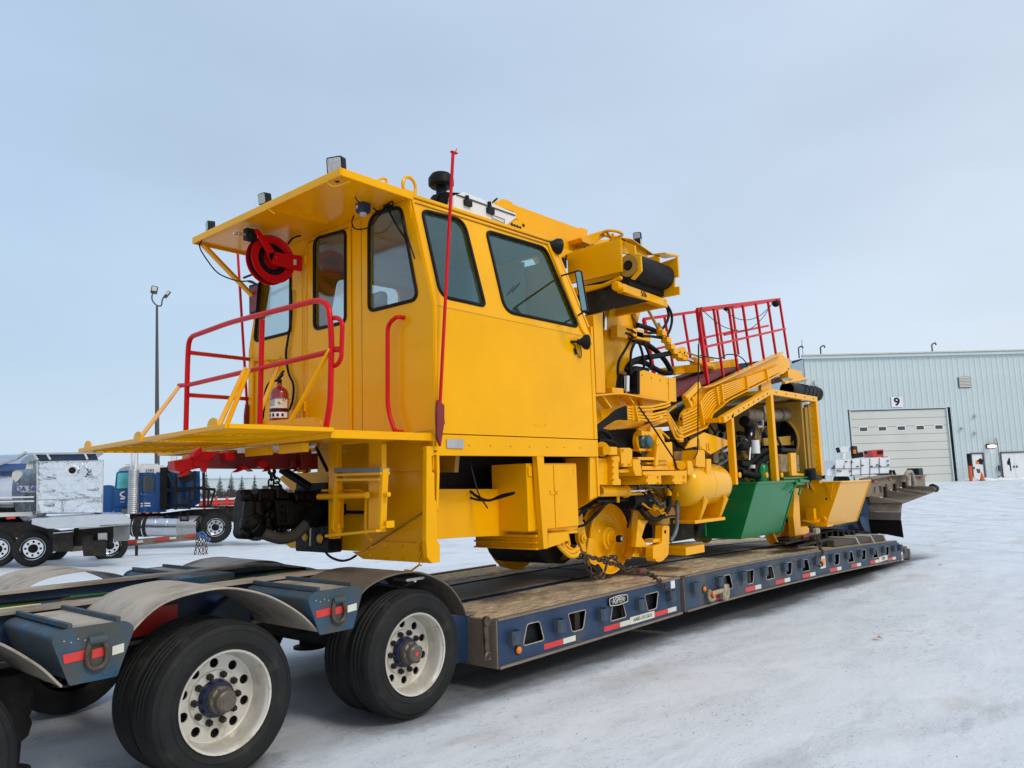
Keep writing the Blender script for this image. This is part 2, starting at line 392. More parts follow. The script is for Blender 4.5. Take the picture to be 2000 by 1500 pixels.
def inset(loop, d):
    """move each point of a planar loop towards the inside by d"""
    P = [V(p) for p in loop]; nrm = V((0, 0, 0)); k = len(P)
    for i in range(k): nrm += P[i - 1].cross(P[i])
    nrm.normalize(); out = []
    for i in range(k):
        e1 = (P[i] - P[i - 1]).normalized(); e2 = (P[(i + 1) % k] - P[i]).normalized()
        n1, n2 = nrm.cross(e1), nrm.cross(e2); b = (n1 + n2); b = b / max(.3, b.length_squared / 2) if b.length > 1e-6 else n1
        out.append(P[i] + b * d)
    return out
XR = V((math.cos(yaw), math.sin(yaw), 0)); DR = V((-math.sin(yaw), math.cos(yaw), 0))   # the yard's own across / away directions

# ------------------------------------------------------------- ground
def S(t, a, b):
    t = max(0.0, min(1.0, (t - a) / (b - a))); return t * t * (3 - 2 * t)
from mathutils import noise as mn
def gz(x, y):
    d = x * DR.x + y * DR.y
    return -0.20 * S(d, 5, 15) + 0.95 * S(d, 27, 61)
def gzn(x, y):
    n = 0.035 * (mn.noise(V((x * .35, y * .35, 0))) + .5 * mn.noise(V((x * 1.3, y * 1.3, 3))) )
    k = S(math.hypot(x + 4.5, y - 3) , 2.5, 9)
    return gz(x, y) + n * k - .01
def snow_material():
    m = bpy.data.materials.new('packed snow over gravel'); m.use_nodes = True
    t = m.node_tree; b = t.nodes['Principled BSDF']; L = t.links.new; N = t.nodes.new
    tc = N('ShaderNodeTexCoord'); sp = N('ShaderNodeSeparateXYZ'); L(tc.outputs['Object'], sp.inputs[0])
    def noise(scale, detail, rough, st=(1, 1, 1), dist=0, rot=0):
        mp = N('ShaderNodeMapping'); mp.inputs['Scale'].default_value = st; mp.inputs['Rotation'].default_value = (0, 0, rot); L(tc.outputs['Object'], mp.inputs[0])
        n = N('ShaderNodeTexNoise'); n.inputs['Scale'].default_value = scale; n.inputs['Detail'].default_value = detail; n.inputs['Roughness'].default_value = rough; n.inputs['Distortion'].default_value = dist
        L(mp.outputs[0], n.inputs['Vector']); return n.outputs['Fac']
    def rng(v, a, c, lo=0.0, hi=1.0, smooth=False):
        r = N('ShaderNodeMapRange'); r.inputs['From Min'].default_value = a; r.inputs['From Max'].default_value = c; r.inputs['To Min'].default_value = lo; r.inputs['To Max'].default_value = hi
        if smooth: r.interpolation_type = 'SMOOTHSTEP'
        L(v, r.inputs['Value']); return r.outputs[0]
    def mth(op, a, c):
        n = N('ShaderNodeMath'); n.operation = op
        for i, v in enumerate((a, c)):
            if isinstance(v, (int, float)): n.inputs[i].default_value = v
            else: L(v, n.inputs[i])
        return n.outputs[0]
    def mix(f, a, c, mode='MIX'):
        n = N('ShaderNodeMix'); n.data_type = 'RGBA'; n.blend_type = mode
        if isinstance(f, (int, float)): n.inputs[0].default_value = f
        else: L(f, n.inputs[0])
        for i, v in ((6, a), (7, c)):
            if isinstance(v, tuple): n.inputs[i].default_value = (*v, 1)
            else: L(v, n.inputs[i])
        return n.outputs[2]
    big = noise(0.25, 4, .55); mid = noise(1.4, 8, .68, (1.6, .55, 1), .6); fine = noise(11, 9, .75, (1.3, .8, 1)); grit = noise(38, 4, .7)
    streak = noise(2.2, 7, .7, (1.6, .6, 1), .25, 0.25)
    # clean packed snow, glazed and scuffed patches
    col = mix(rng(mid, .35, .7), (0.72, 0.765, 0.81), (0.625, 0.68, 0.735))
    col = mix(rng(streak, .54, .74, 0, .5), col, (0.42, 0.45, 0.475))
    # gravel and sand showing through
    g1 = mth('MULTIPLY', rng(fine, .55, .66), rng(noise(.5, 5, .6, (1, .5, 1)), .46, .62))
    g1 = mth('MULTIPLY', g1, 0.75)
    col = mix(g1, col, (0.21, 0.195, 0.18))
    sp1 = mth('MULTIPLY', rng(grit, .59, .65), rng(mid, .42, .62)); col = mix(mth('MULTIPLY', sp1, .8), col, (0.13, 0.11, 0.095))
    warm = noise(.9, 5, .6, (1.2, .6, 1)); col = mix(rng(warm, .56, .74, 0, .55), col, (0.44, 0.40, 0.345))
    # bare gravel under the trailer and along its flank, deck shade darkened into it
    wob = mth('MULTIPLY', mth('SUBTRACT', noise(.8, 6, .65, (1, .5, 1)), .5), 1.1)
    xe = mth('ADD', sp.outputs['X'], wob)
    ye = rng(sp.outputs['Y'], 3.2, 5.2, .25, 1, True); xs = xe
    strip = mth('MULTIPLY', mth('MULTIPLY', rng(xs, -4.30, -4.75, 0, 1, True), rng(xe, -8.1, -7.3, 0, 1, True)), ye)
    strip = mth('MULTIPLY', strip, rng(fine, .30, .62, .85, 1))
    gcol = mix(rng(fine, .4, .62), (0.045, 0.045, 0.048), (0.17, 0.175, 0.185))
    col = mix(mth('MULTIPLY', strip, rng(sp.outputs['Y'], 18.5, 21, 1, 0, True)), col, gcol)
    # curved wheel ruts worn by turning trucks in front of the shed
    wv = N('ShaderNodeTexWave'); wv.wave_type = 'RINGS'; wv.rings_direction = 'Z'; wv.inputs['Scale'].default_value = .16; wv.inputs['Distortion'].default_value = 5.5; wv.inputs['Detail'].default_value = 3; wv.inputs['Detail Scale'].default_value = .35
    mp = N('ShaderNodeMapping'); mp.inputs['Location'].default_value = (-14, -64, 0); L(tc.outputs['Object'], mp.inputs[0]); L(mp.outputs[0], wv.inputs['Vector'])
    rut = mth('MULTIPLY', rng(wv.outputs['Fac'], .80, .97), rng(big, .38, .55))
    rut = mth('MULTIPLY', rut, rng(sp.outputs['Y'], 14, 26, 0, .8))
    col = mix(mth('MULTIPLY', rut, .32), col, (0.34, 0.35, 0.36))
    # slush round each near tyre, with contact shade painted into its colour
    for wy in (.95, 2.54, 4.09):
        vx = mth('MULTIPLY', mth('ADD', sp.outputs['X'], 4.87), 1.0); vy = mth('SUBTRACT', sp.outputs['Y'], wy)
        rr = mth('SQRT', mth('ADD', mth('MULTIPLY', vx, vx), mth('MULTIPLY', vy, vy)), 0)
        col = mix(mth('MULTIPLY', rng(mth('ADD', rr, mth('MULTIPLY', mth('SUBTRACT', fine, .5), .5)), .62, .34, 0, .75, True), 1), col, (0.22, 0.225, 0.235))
    # ruts: pairs of arcs left by turning trucks
    for cx, cy, R, wd, amt in ((22, 30, 21.5, .16, .7), (22, 30, 23.5, .16, .7), (26, 44, 28.3, .2, .7), (26, 44, 30.2, .2, .7), (-30, 70, 42, .22, .35), (-30, 70, 44, .22, .35), (14, -2, 15.6, .14, .25), (14, -2, 17.5, .14, .25)):
        vx = mth('SUBTRACT', sp.outputs['X'], cx); vy = mth('SUBTRACT', sp.outputs['Y'], cy)
        rr = mth('SQRT', mth('ADD', mth('MULTIPLY', vx, vx), mth('MULTIPLY', vy, vy)), 0)
        dd = mth('ABSOLUTE', mth('ADD', mth('SUBTRACT', rr, R), mth('MULTIPLY', mth('SUBTRACT', mid, .5), .5)), 0)
        tk = mth('MULTIPLY', rng(dd, wd * 1.6, wd * .5, 0, amt, True), rng(streak, .36, .6)); rut = mth('MAXIMUM', rut, tk)
        col = mix(tk, col, (0.33, 0.34, 0.35))
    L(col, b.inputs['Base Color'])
    L(rng(mid, .3, .7, .75, .45), b.inputs['Roughness']); b.inputs['Specular IOR Level'].default_value = .35
    h = mth('ADD', mth('MULTIPLY', mid, .6), mth('ADD', mth('MULTIPLY', fine, .35), mth('MULTIPLY', grit, .10)))
    h = mth('SUBTRACT', h, mth('MULTIPLY', rut, 1.2))
    bp = N('ShaderNodeBump'); bp.inputs['Strength'].default_value = .6; bp.inputs['Distance'].default_value = .03
    L(h, bp.inputs['Height']); L(bp.outputs[0], b.inputs['Normal'])
    return m
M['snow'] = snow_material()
def ground():
    ds = [-25, -12, -6, -3, -1.5]; d = 0.0; st = .25
    while d < 2600: ds.append(d); st = max(.25, min(d * .035, 200)) if d > 6 else .25; d += st
    vs = []; fs = []; m = 161
    for d in ds:
        w_ = max(16, abs(d) * 1.25 + 10)
        for j in range(m):
            t = (j / (m - 1) - .5) * 2; lat = math.copysign(abs(t) ** 1.15, t) * w_
            x, y = XR.x * lat + DR.x * d, XR.y * lat + DR.y * d; vs.append((x, y, gzn(x, y)))
    for i in range(len(ds) - 1):
        for j in range(m - 1):
            a = i * m + j; fs.append((a, a + 1, a + m + 1, a + m))
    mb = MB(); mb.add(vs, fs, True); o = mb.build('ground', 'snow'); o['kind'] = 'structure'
    return o
ground()
# ploughed snow windrow piled along the foot of the shed and loose lumps
def ridge(name, label, a, b, wd, ht, seed):
    a, b = V(a), V(b); n = 90; m = 9; vs = []; d = (b - a); u = V((-d.y, d.x, 0)).normalized(); rnd = random.Random(seed)
    for i in range(n):
        p = a + d * (i / (n - 1)); k = .35 + .65 * abs(mn.noise(V((i * .23 + seed, 0, 0)))) * 2 + .25 * mn.noise(V((i * .9, seed, 1)))
        k *= min(1, i / 4, (n - 1 - i) / 4)
        for j in range(m):
            t = j / (m - 1) * 2 - 1; q_ = p + u * t * wd * (.7 + .6 * k)
            vs.append((q_.x, q_.y, gz(q_.x, q_.y) - .04 + ht * k * max(0, 1 - t * t) * (1 + .3 * mn.noise(V((i * 1.1, j * 1.3, seed))))))
    fs = [(i * m + j, i * m + j + 1, (i + 1) * m + j + 1, (i + 1) * m + j) for i in range(n - 1) for j in range(m - 1)]
    mb = MB(); mb.add(vs, fs, True); o = mb.build(name, 'snowclean'); tag(o, label, 'snow'); o['kind'] = 'stuff'
M['snowclean'] = mat('loose white snow', (0.74, 0.78, 0.82), 0.7, var=0.08, bump=.5, bscale=9, dist=.05, dirt=(.42, .42, .42), dirt_amt=-.05)

# ------------------------------------------------------------- shed with door 9
DB = 60.0
ux = (XR + DR * .047).normalized(); un_ = V((ux.y, -ux.x, 0))        # along the wall / out of the wall towards the yard
W0 = V((-21.685,60.51,1.05)); 
def wl(u, h, o=0.0):                                                   # a point of the wall: metres along, height above ground line, out of the wall
    p = W0 + ux * u + un_ * o; return V((p.x, p.y, BZ + h))
BZ = 0.70
EAVE = 10.05
def wu(p): return (V(p) - W0).dot(ux)
shed = thing('industrial_shed', 'pale blue ribbed steel shed with a cream overhead door and eave pipes', 'building', (W0.x, W0.y, BZ))
LEN = 46.0
d0, d1 = 3.35, 11.2            # overhead door along the wall
DH = 5.85
def panel_spans(u, pw, c0, c1):
    """height spans of one siding strip, leaving the door openings free"""
    return [(c0, c1)]
openings = [(d0, d1, 0, DH), (12.75, 13.75, 0, 2.15), (15.15, 17.3, 0, 2.15)]
pw = 0.46; cache = {}
k = int(LEN / pw)
wallb = MB()
for i in range(k):
    a = i * pw; b = a + pw; lo = 0.0
    for o0, o1, z0, z1 in openings:
        if b > o0 + .05 and a < o1 - .05: lo = max(lo, z1)
    key = lo
    if key not in cache:
        mb = MB()
        prof = [(0, 0), (.06, .0), (.085, .03), (.135, .03), (.16, 0), (.30, 0), (.31, .012), (.33, .012), (.34, 0), (pw - .008, 0)]
        for j in range(len(prof) - 1):
            (p0, q0), (p1, q1) = prof[j], prof[j + 1]
            A = ux * p0 + un_ * q0; B = ux * p1 + un_ * q1
            mb.add([A + V((0, 0, lo)), B + V((0, 0, lo)), B + V((0, 0, EAVE)), A + V((0, 0, EAVE))], [(0, 1, 2, 3)])
        o = mb.build('siding_panel', 'siding'); cache[key] = o.data
    else:
        o = bpy.data.objects.new('siding_panel', cache[key]); C.objects.link(o)
    o.parent = shed; o.location = ux * a
# backing shell: side wall, far wall, roof
mb = MB()
p0, p1 = wl(0.02, -.5, -.05), wl(LEN, -.5, -.05); back = -un_ * 38
mb.ex([p0, p1, p1 + V((0, 0, .45)), p0 + V((0, 0, .45))], -un_ * .1)
mb.add([p0, p0 + back, p0 + back + V((0, 0, EAVE + .4)), p0 + V((0, 0, EAVE + .4))], [(0, 1, 2, 3)])
mb.add([p1, p1 + back, p1 + back + V((0, 0, EAVE + .4)), p1 + V((0, 0, EAVE + .4))], [(0, 1, 2, 3)])
mb.add([p0 + back, p1 + back, p1 + back + V((0, 0, EAVE + .4)), p0 + back + V((0, 0, EAVE + .4))], [(0, 1, 2, 3)])
mb.build('side_wall', 'siding', shed)
mb = MB(); z = V((0, 0, EAVE + .5)); mid = -un_ * 19 + V((0, 0, 1.1))
mb.add([p0 + z, p1 + z, p1 + z + mid, p0 + z + mid], [(0, 1, 2, 3)]); mb.add([p0 + z + mid, p1 + z + mid, p1 + z + back, p0 + z + back], [(0, 1, 2, 3)])
mb.build('roof', 'white', shed)
mb = MB(); mb.beam(wl(-.15, EAVE + .02, .10), wl(LEN, EAVE + .02, .10), .22, .24); mb.build('eave_gutter', 'siding', shed, .02)
mb = MB(); mb.beam(wl(-.15, EAVE + .20, .14), wl(LEN, EAVE + .20, .14), .30, .10); mb.build('eave_flashing', 'offwhite', shed)
# overhead door
def wbox(mb, u0, u1, h0, h1, o0, o1):
    P = [wl(u0, h0, o0), wl(u1, h0, o0), wl(u1, h0, o1), wl(u0, h0, o1)]; Q = [wl(u0, h1, o0), wl(u1, h1, o0), wl(u1, h1, o1), wl(u0, h1, o1)]
    return mb.hexa(P + Q)
mb = MB(); wbox(mb, d0 - .03, d0 + .05, 0, DH, -.2, .07); wbox(mb, d1 - .05, d1 + .03, 0, DH, -.2, .07); wbox(mb, d0 - .03, d1 + .03, DH - .06, DH + .03, -.2, .07)
mb.build('door_frame', 'siding', shed)
dr = MB(); wbox(dr, d0, d1, 0, DH, -.20, -.14); door = dr.build('overhead_door', 'under', shed)
np_ = 9; ph = (DH - .12) / np_
for i in range(np_):
    mb = MB(); wbox(mb, d0 + .05, d1 - .05, i * ph + .012, (i + 1) * ph - .012, -.12, -.05); mb.build('door_panel', 'doorpanel', door)
for i in range(5):
    u = d0 + .72 + i * 1.52; h = ph * 6.5
    mb = MB(); wbox(mb, u - .05, u + .67, h - .05, h + .37, -.06, -.035); mb.build('window_frame', 'white', door)
    mb = MB(); wbox(mb, u + .02, u + .60, h + .02, h + .30, -.04, -.025); mb.build('pane', 'darkwin', door)
# walk-in doors
def walkdoor(u0, u1, leaves):
    mb = MB(); wbox(mb, u0 - .06, u0 + .02, 0, 2.15, -.1, .07); wbox(mb, u1 - .02, u1 + .06, 0, 2.15, -.1, .07); wbox(mb, u0 - .06, u1 + .06, 2.10, 2.2, -.1, .07)
    mb.build('door_frame', 'steelgrey', shed)
    n = leaves; lw = (u1 - u0 - .04) / n
    for i in range(n):
        mb = MB(); wbox(mb, u0 + .02 + i * lw + .01, u0 + .02 + (i + 1) * lw - .01, .04, 2.1, -.06, .0); d = mb.build('walk_door', 'white', shed)
        mb = MB(); uh = u0 + .12 if n == 1 else (u0 + lw - .08 if i == 0 else u0 + lw + .16); wbox(mb, uh - .03, uh + .05, .95, 1.1, .0, .06); mb.build('handle', 'ink', d)
        a = u0 + i * lw + (.30 if n == 1 else .62)
        if n == 1:
            mb = MB(); mb.ex([wl(a, 1.55, .002), wl(a + .2, 1.62, .002), wl(a + .42, 1.78, .002), wl(a + .62, 1.62, .002), wl(a + .55, 1.25, .002), wl(a + .30, 1.30, .002), wl(a + .28, 1.48, .002)], un_ * .003); mb.build('poster', 'ink', d)
            mb = MB(); wbox(mb, a, a + .28, 1.30, 1.5, .002, .006); mb.build('notice', 'amber', d)
            mb = MB(); mb.ex([wl(a - .02, .95, .002), wl(a + .3, .92, .002), wl(a + .32, .62, .002), wl(a + .08, .6, .002)], un_ * .004); mb.build('sticker', 'darkwin', d)
        elif i == 0:
            mb = MB(); mb.ex([wl(a - .18, 1.4, .002), wl(a, 1.72, .002), wl(a + .1, 1.72, .002), wl(a + .12, .7, .002), wl(a + .02, .7, .002), wl(a, 1.15, .002), wl(a - .18, 1.2, .002)], un_ * .004); mb.build('poster', 'ink', d)
walkdoor(12.78, 13.72, 1); walkdoor(15.18, 17.27, 2)
# number sign, vents, lamp, pipes
mb = MB(); wbox(mb, 6.75, 7.65, DH + .10, DH + .92, .05, .08); sgn = mb.build('number_sign', 'white', shed)
text('9', .86, wl(7.2, DH + .50, .082), ux, (0, 0, 1), 'ink', sgn, depth=.004, xs=1.15, bold=4)
for (u, h) in ((12.35, 7.35), (.25, 6.75)):
    mb = MB(); wbox(mb, u, u + .98, h, h + .86, .04, .07); f = mb.build('wall_vent', 'steelgrey', shed)
    for i in range(7):
        mb = MB(); a = h + .05 + i * .115; mb.ex([wl(u + .04, a, .12), wl(u + .94, a, .12), wl(u + .94, a + .09, .07), wl(u + .04, a + .09, .07)], un_ * .01); mb.build('slat', 'offwhite', f)
mb = MB(); wbox(mb, 14.02, 14.72, 2.78, 2.86, .05, .42); wbox(mb, 14.02, 14.72, 2.5, 2.86, .05, .09); lmp = mb.build('wall_lamp', 'steelgrey', shed, .01)
mb = MB(); mb.ball(wl(14.37, 2.66, .24), .22, 12, (1.4, 1, .55)); mb.build('lamp_lens', 'lamp', lmp)
for (u, h) in ((13.3, 5.1), (13.15, 3.75), (12.1, 4.15)):
    mb = MB(); wbox(mb, u, u + .25, h, h + .08, .05, .28); wbox(mb, u + .05, u + .12, h - .1, h, .05, .2); mb.build('wall_light', 'offwhite', shed)
mb = MB(); mb.tube([wl(14.95, .3, .12), wl(14.95, 2.9, .12), wl(14.85, 3.3, .12)], .025, 6); wbox(mb, 14.8, 15.08, .75, 1.15, .06, .25); wbox(mb, 14.75, 15.1, .28, .34, .06, .2)
mb.build('gas_pipe', 'steelgrey', shed)
for u, hh in ((.2, 1.5), (3.6 - 2.05, 0), (4.0 - .35, .0)):
    pass
for u in (-.05, 1.74, 10.9):
    mb = MB(); b0 = wl(u, EAVE + .1, -.6); mb.tube(arcfil([b0, b0 + V((0, 0, .85)), b0 + V((0, 0, 1.0)) + ux * .32, b0 + V((0, 0, .78)) + ux * .36], .12), .055, 8); mb.build('vent_pipe', 'steelgrey', shed)
mb = MB(); b0 = wl(-.05, 7.9, .12); mb.tube([b0, b0 + V((0, 0, 3.6))], .02, 5); mb.tube([b0 + V((0, 0, 3.0)) - ux * .12, b0 + V((0, 0, 3.0)) + ux * .12], .02, 5); mb.build('mast_antenna', 'steelgrey', shed)
mb = MB(); wbox(mb, .65, .95, 7.85, 8.2, .05, .3); mb.build('flood_light', 'offwhite', shed)
# bollard, cone
p = wl(12.0, 0, .9); mb = MB(); mb.cyl(V((p.x, p.y, gz(p.x, p.y) - .05)), V((p.x, p.y, gz(p.x, p.y) + 1.15)), .12, 12); tag(mb.build('bollard', 'cone'), 'orange pipe bollard beside the overhead door of the shed', 'bollard')
p = wl(12.75, 0, 1.1); g = V((p.x, p.y, gz(p.x, p.y))); c_ = thing('traffic_cone', 'orange traffic cone standing before the single walk-in door', 'cone', g)
mb = MB(); mb.lathe(g, (0, 0, 1), [(.17, .03), (.03, .62), (.0, .62)], 14); mb.build('cone_body', 'cone', c_); mb = MB(); mb.box(g - V((.2, .2, 0)), g + V((.2, .2, .04))); mb.build('base', 'ink', c_)
ridge('snow_bank', 'low ploughed snow bank along the foot of the shed wall', wl(11.4, 0, .35), wl(30, 0, .45), .55, .38, 3)
ridge('snow_bank', 'ploughed snow ridge in the distance left of the orange equipment', V((-54.521,25.629,.419)), V((-70.103,45.203,.218)), 1.2, .5, 5)

# loose gravel thrown over the packed snow
def gravel():
    rnd = random.Random(21); mb = MB()
    def stone(x, y, r):
        z = gzn(x, y); n = 5; a0 = rnd.random() * 6; v = [V((x + r * math.cos(a0 + 1.257 * i) * rnd.uniform(.6, 1.2), y + r * math.sin(a0 + 1.257 * i) * rnd.uniform(.6, 1.2), z - .002)) for i in range(n)] + [V((x + r * .1, y, z + r * rnd.uniform(.15, .4)))]
        mb.add(v, [(i, (i + 1) % n, n) for i in range(n)])
    for c in range(110):
        d = rnd.uniform(2.2, 30) ** 1.0; lat = rnd.uniform(-.1, .72) * d; cx, cy = XR.x * lat + DR.x * d, XR.y * lat + DR.y * d
        sp_ = rnd.choice([.15, .3, .8, 1.6])
        for _ in range(rnd.randint(2, 16)):
            x, y = cx + rnd.gauss(0, sp_), cy + rnd.gauss(0, sp_ * 1.3)
            if -8 < x < -4.5 and 4 < y < 18: continue
            stone(x, y, rnd.choice([.003, .004, .005, .006, .008, .012]))
    for _ in range(1500):
        y = rnd.uniform(4.8, 17.5); x = -4.62 + rnd.gauss(0, .16); stone(x, y, rnd.choice([.003, .005, .006, .008, .012]))
    o = mb.build('gravel', 'grit'); o['kind'] = 'stuff'; tag(o, 'dark loose gravel bits scattered over the packed snow', 'gravel')
M['grit'] = mat('dark gravel', (0.13, 0.115, 0.10), .85, var=.5, scale=9)
gravel()

# ------------------------------------------------------------- wheels
M['capsteel'] = mat('grimy hub cap steel', (0.13, 0.115, 0.09), .45, metal=.4, var=.4, scale=14, dirt=(.04, .032, .022), dirt_amt=.4, dscale=12)
M['navy'] = mat('dark navy hub paint', (0.010, 0.016, 0.05), .35, var=.4, scale=12, dirt=(.035, .028, .02), dirt_amt=.3, dscale=9)
def tyre_mb(c, ax, r, w_, rin, n=48, ribs=4):
    """ax points to the outer side; c is the centre of the outer sidewall plane"""
    h = w_; pr = [(rin, -.02), (rin + .010, .002), (rin + .016, .006), (rin + .020, .003), (rin + .05, .014), (rin + .054, .018), (rin + .058, .014), (r - .085, .016), (r - .055, .010), (r - .052, .013), (r - .048, .008), (r - .022, -.006), (r - .018, -.003), (r - .004, -.030)]
    tw = h - .07; step = tw / ribs; t = -.035
    for i in range(ribs):
        pr += [(r, t - .012), (r, t - step + .016)]
        if i < ribs - 1: pr += [(r - .014, t - step + .010), (r - .014, t - step + .0)]
        t -= step
    pr += [(r - .006, -h + .03), (r - .035, -h + .004), (r - .09, -h - .008), (rin + .05, -h - .008), (rin, -h + .01)]
    m = MB(); m.lathe(c, ax, pr, n, True); return m
def rim_disc(c, ax, r, holes, hr, lug_r=0, t=.012):
    ax = V(ax); u = ax.orthogonal().normalized(); w_ = ax.cross(u)
    def circ(cc, rr, n): return [cc + (u * math.cos(2 * math.pi * i / n) + w_ * math.sin(2 * math.pi * i / n)) * rr for i in range(n)]
    c = V(c); loops = [circ(c, r, 40)]
    for i in range(holes):
        a = 2 * math.pi * (i + .3) / holes
        loops.append(circ(c + (u * math.cos(a) + w_ * math.sin(a)) * hr, .030, 12))
    m = MB(); m.ex(loops, -ax * t); return m
def truck_wheel(parent, cx, cy, cz, side, r=.475, n=48, dual=True, w_=.25, name='wheel', chrome=False, capm='under', far=False):
    """side=+1: outer face looks to +X"""
    ax = V((side, 0, 0)); c = V((cx, cy, cz))
    wn = bpy.data.objects.new(name, None); C.objects.link(wn); wn.parent = parent; wn.location = c - parent_world(parent)
    tyre_mb(c, ax, r, w_, .295, n).build('tyre', 'tyre', wn)
    m = MB(); m.lathe(c, ax, [(.292, .004), (.305, .008), (.306, -.002), (.292, -.012), (.280, -.035), (.268, -.11), (.262, -.145), (.250, -.150), (.262, -.20)], 48)
    m.build('rim', 'rim', wn)
    dz = -.148
    d = rim_disc(c + ax * dz, ax, .268, 10, .212); 
    d.lathe(c + ax * dz, ax, [(.170, 0.001), (.165, .010), (.118, .012), (.108, .004)], 40)
    d.build('rim_disc', 'rim', wn)
    if not far:
        m = MB()
        for i in range(10):
            a = 2 * math.pi * i / 10; p = c + V((0, math.cos(a), math.sin(a))) * .143 + ax * (dz + .008)
            m.cyl(p, p + ax * .030, .021, 6); m.cyl(p + ax * .03, p + ax * .045, .012, 6)
        m.build('lug_nuts', 'under', wn)
        m = MB(); m.lathe(c, ax, [(.112, dz), (.108, dz + .05), (.100, dz + .06), (.0, dz + .06)], 28); m.build('hub', 'navy', wn)
        m = MB(); m.lathe(c, ax, [(.085, dz + .05), (.082, dz + .10), (.068, dz + .112), (.064, dz + .15), (.052, dz + .16), (.03, dz + .158), (.0, dz + .155)], 24)
        for i in range(8):
            a = 2 * math.pi * (i + .5) / 8; p = c + V((0, math.cos(a), math.sin(a))) * .073 + ax * (dz + .1); m.cyl(p, p + ax * .018, .008, 6)
        m.build('hub_cap', 'capsteel', wn)
    m = MB(); m.lathe(c + ax * -.2, ax, [(.262, 0), (.2, -.02), (0, -.02)], 20); m.build('drum', 'under', wn)
    if dual:
        tyre_mb(c - ax * (w_ + .045), ax, r, w_, .295, n).build('inner_tyre', 'tyre', wn)
        m = MB(); m.lathe(c - ax * (w_ + .045), ax, [(.295, .0), (.28, -.02), (.27, -.2)], 32); m.build('inner_rim', 'rim', wn)
    return wn

# ------------------------------------------------------------- far left: vehicles seen side-on
AW = DR
def away(p): q_ = V(p); q_.z = 0; return q_.normalized()

def bx(mb, pts, depth, back=0.0): return mb.ex([V(p) + AW * back for p in pts], AW * depth)
def bwheel(parent, c, r, rr, w_=.3, outer=1, knob=False, name='wheel', chrome='chrome'):
    c = V(c); ax = -AW
    wn = bpy.data.objects.new(name, None); C.objects.link(wn); wn.parent = parent; wn.location = c - parent_world(parent)
    k = rr
    m = MB(); m.lathe(c, ax, [(k, -.03), (k + .03, 0.01), (r - .06, .012), (r - .01, -.03), (r, -.05), (r, -w_ + .03), (r - .05, -w_)], 32)
    if knob:
        u = ax.orthogonal().normalized(); v_ = ax.cross(u)
        for i in range(36):
            a = 2 * math.pi * i / 36; d = u * math.cos(a) + v_ * math.sin(a); p = c + d * r
            m.beam(p - ax * .02, p - ax * .14, .05, .03, d); m.beam(p - ax * .17, p - ax * .30, .05, .03, d)
    m.build('tyre', 'tyre', wn)
    m = MB(); m.lathe(c, ax, [(k, 0), (k + .012, .008), (k - .01, -.02), (k - .035, -.05), (k * .80, -.12)], 32)
    u = ax.orthogonal().normalized(); v_ = ax.cross(u)
    def circ(cc, q_, n): return [cc + (u * math.cos(2 * math.pi * i / n) + v_ * math.sin(2 * math.pi * i / n)) * q_ for i in range(n)]
    cc = c - ax * .11
    m.ex([circ(cc, k * .84, 32)] + [circ(cc + (u * math.cos(a) + v_ * math.sin(a)) * k * .62, k * .11, 10) for a in [2 * math.pi * i / 8 for i in range(8)]], -ax * .01)
    m.build('rim', chrome, wn)
    m = MB(); m.lathe(c - ax * .11, ax, [(k * .42, 0), (k * .38, .05), (k * .2, .07), (0, .07)], 16); m.build('hub', 'blacksteel', wn)
    m = MB(); m.lathe(c - ax * .16, ax, [(k, 0), (0, -.02)], 16); m.build('drum', 'under', wn)
    return wn

# tank trailer with the mirror-polished end cabinet
AW = away((-21.166,8.166,1.976))
o = (-25.225,7.969,-.172); tt = thing('tank_trailer', 'polished steel tank trailer with a mirror finish end cabinet and blue top rail', 'tank trailer', o)
D_ = 22.3
m = MB(); c0 = V((-25.054,7.852,1.696)); 
ctr = V((-26.301,8.229,2.016)); lft = ctr - XR * 9
prof = [(1.02, -0.0)]
m.tube([lft, lft + (ctr - lft) * .5, ctr], 1.05, 40); m.build('tank_shell', 'polish2', tt)
m = MB(); m.ex([(-25.13,7.43,1.91),(-25.137,7.424,2.092),(-24.741,7.765,2.076),(-24.734,7.771,1.893)], AW * .01); m.build('number_panel', 'offwhite', tt)
m = MB(); m.beam(V((-26.456,6.711,1.79)), V((-25.112,7.868,1.761)), .05, .04); m.beam(V((-26.451,6.715,1.675)), V((-25.108,7.871,1.642)), .05, .04); m.build('tank_band', 'chrome', tt)
m = MB(); bx(m, [(-26.783,6.231,2.593),(-25.184,7.608,2.565),(-25.149,7.638,2.723),(-26.792,6.223,2.771)], .3); m.build('top_rail', 'trkblue', tt)
m = MB(); bx(m, [(-25.116,7.601,2.563),(-24.94,7.752,2.556),(-24.946,7.747,2.725),(-25.086,7.626,2.716)], .4); m.build('rail_end', 'offwhite', tt)
m = MB(); bx(m, [(-25.007,7.629,2.728),(-24.808,7.8,2.727),(-24.81,7.798,2.797),(-24.986,7.647,2.796)], .25); m.build('hose_tray_cap', 'greyplate', tt)
m = MB(); m.tube([V((-25.96,6.808,2.568)), V((-25.269,7.402,2.862))], .035, 8); m.tube(sm([V((-25.269,7.402,2.862)), V((-25.179,7.48,2.951)), V((-25.111,7.539,3.01)), V((-25.04,7.6,2.999)), V((-24.9,7.721,3.001))]), .022, 7)
for i in range(5):
    p = V((-25.258,7.412,2.877)) + (V((-25.076,7.569,3.024)) - V((-25.258,7.412,2.877))) * (i / 4); m.ball(p, .05, 6)
m.build('tarp_arm', 'alu', tt)
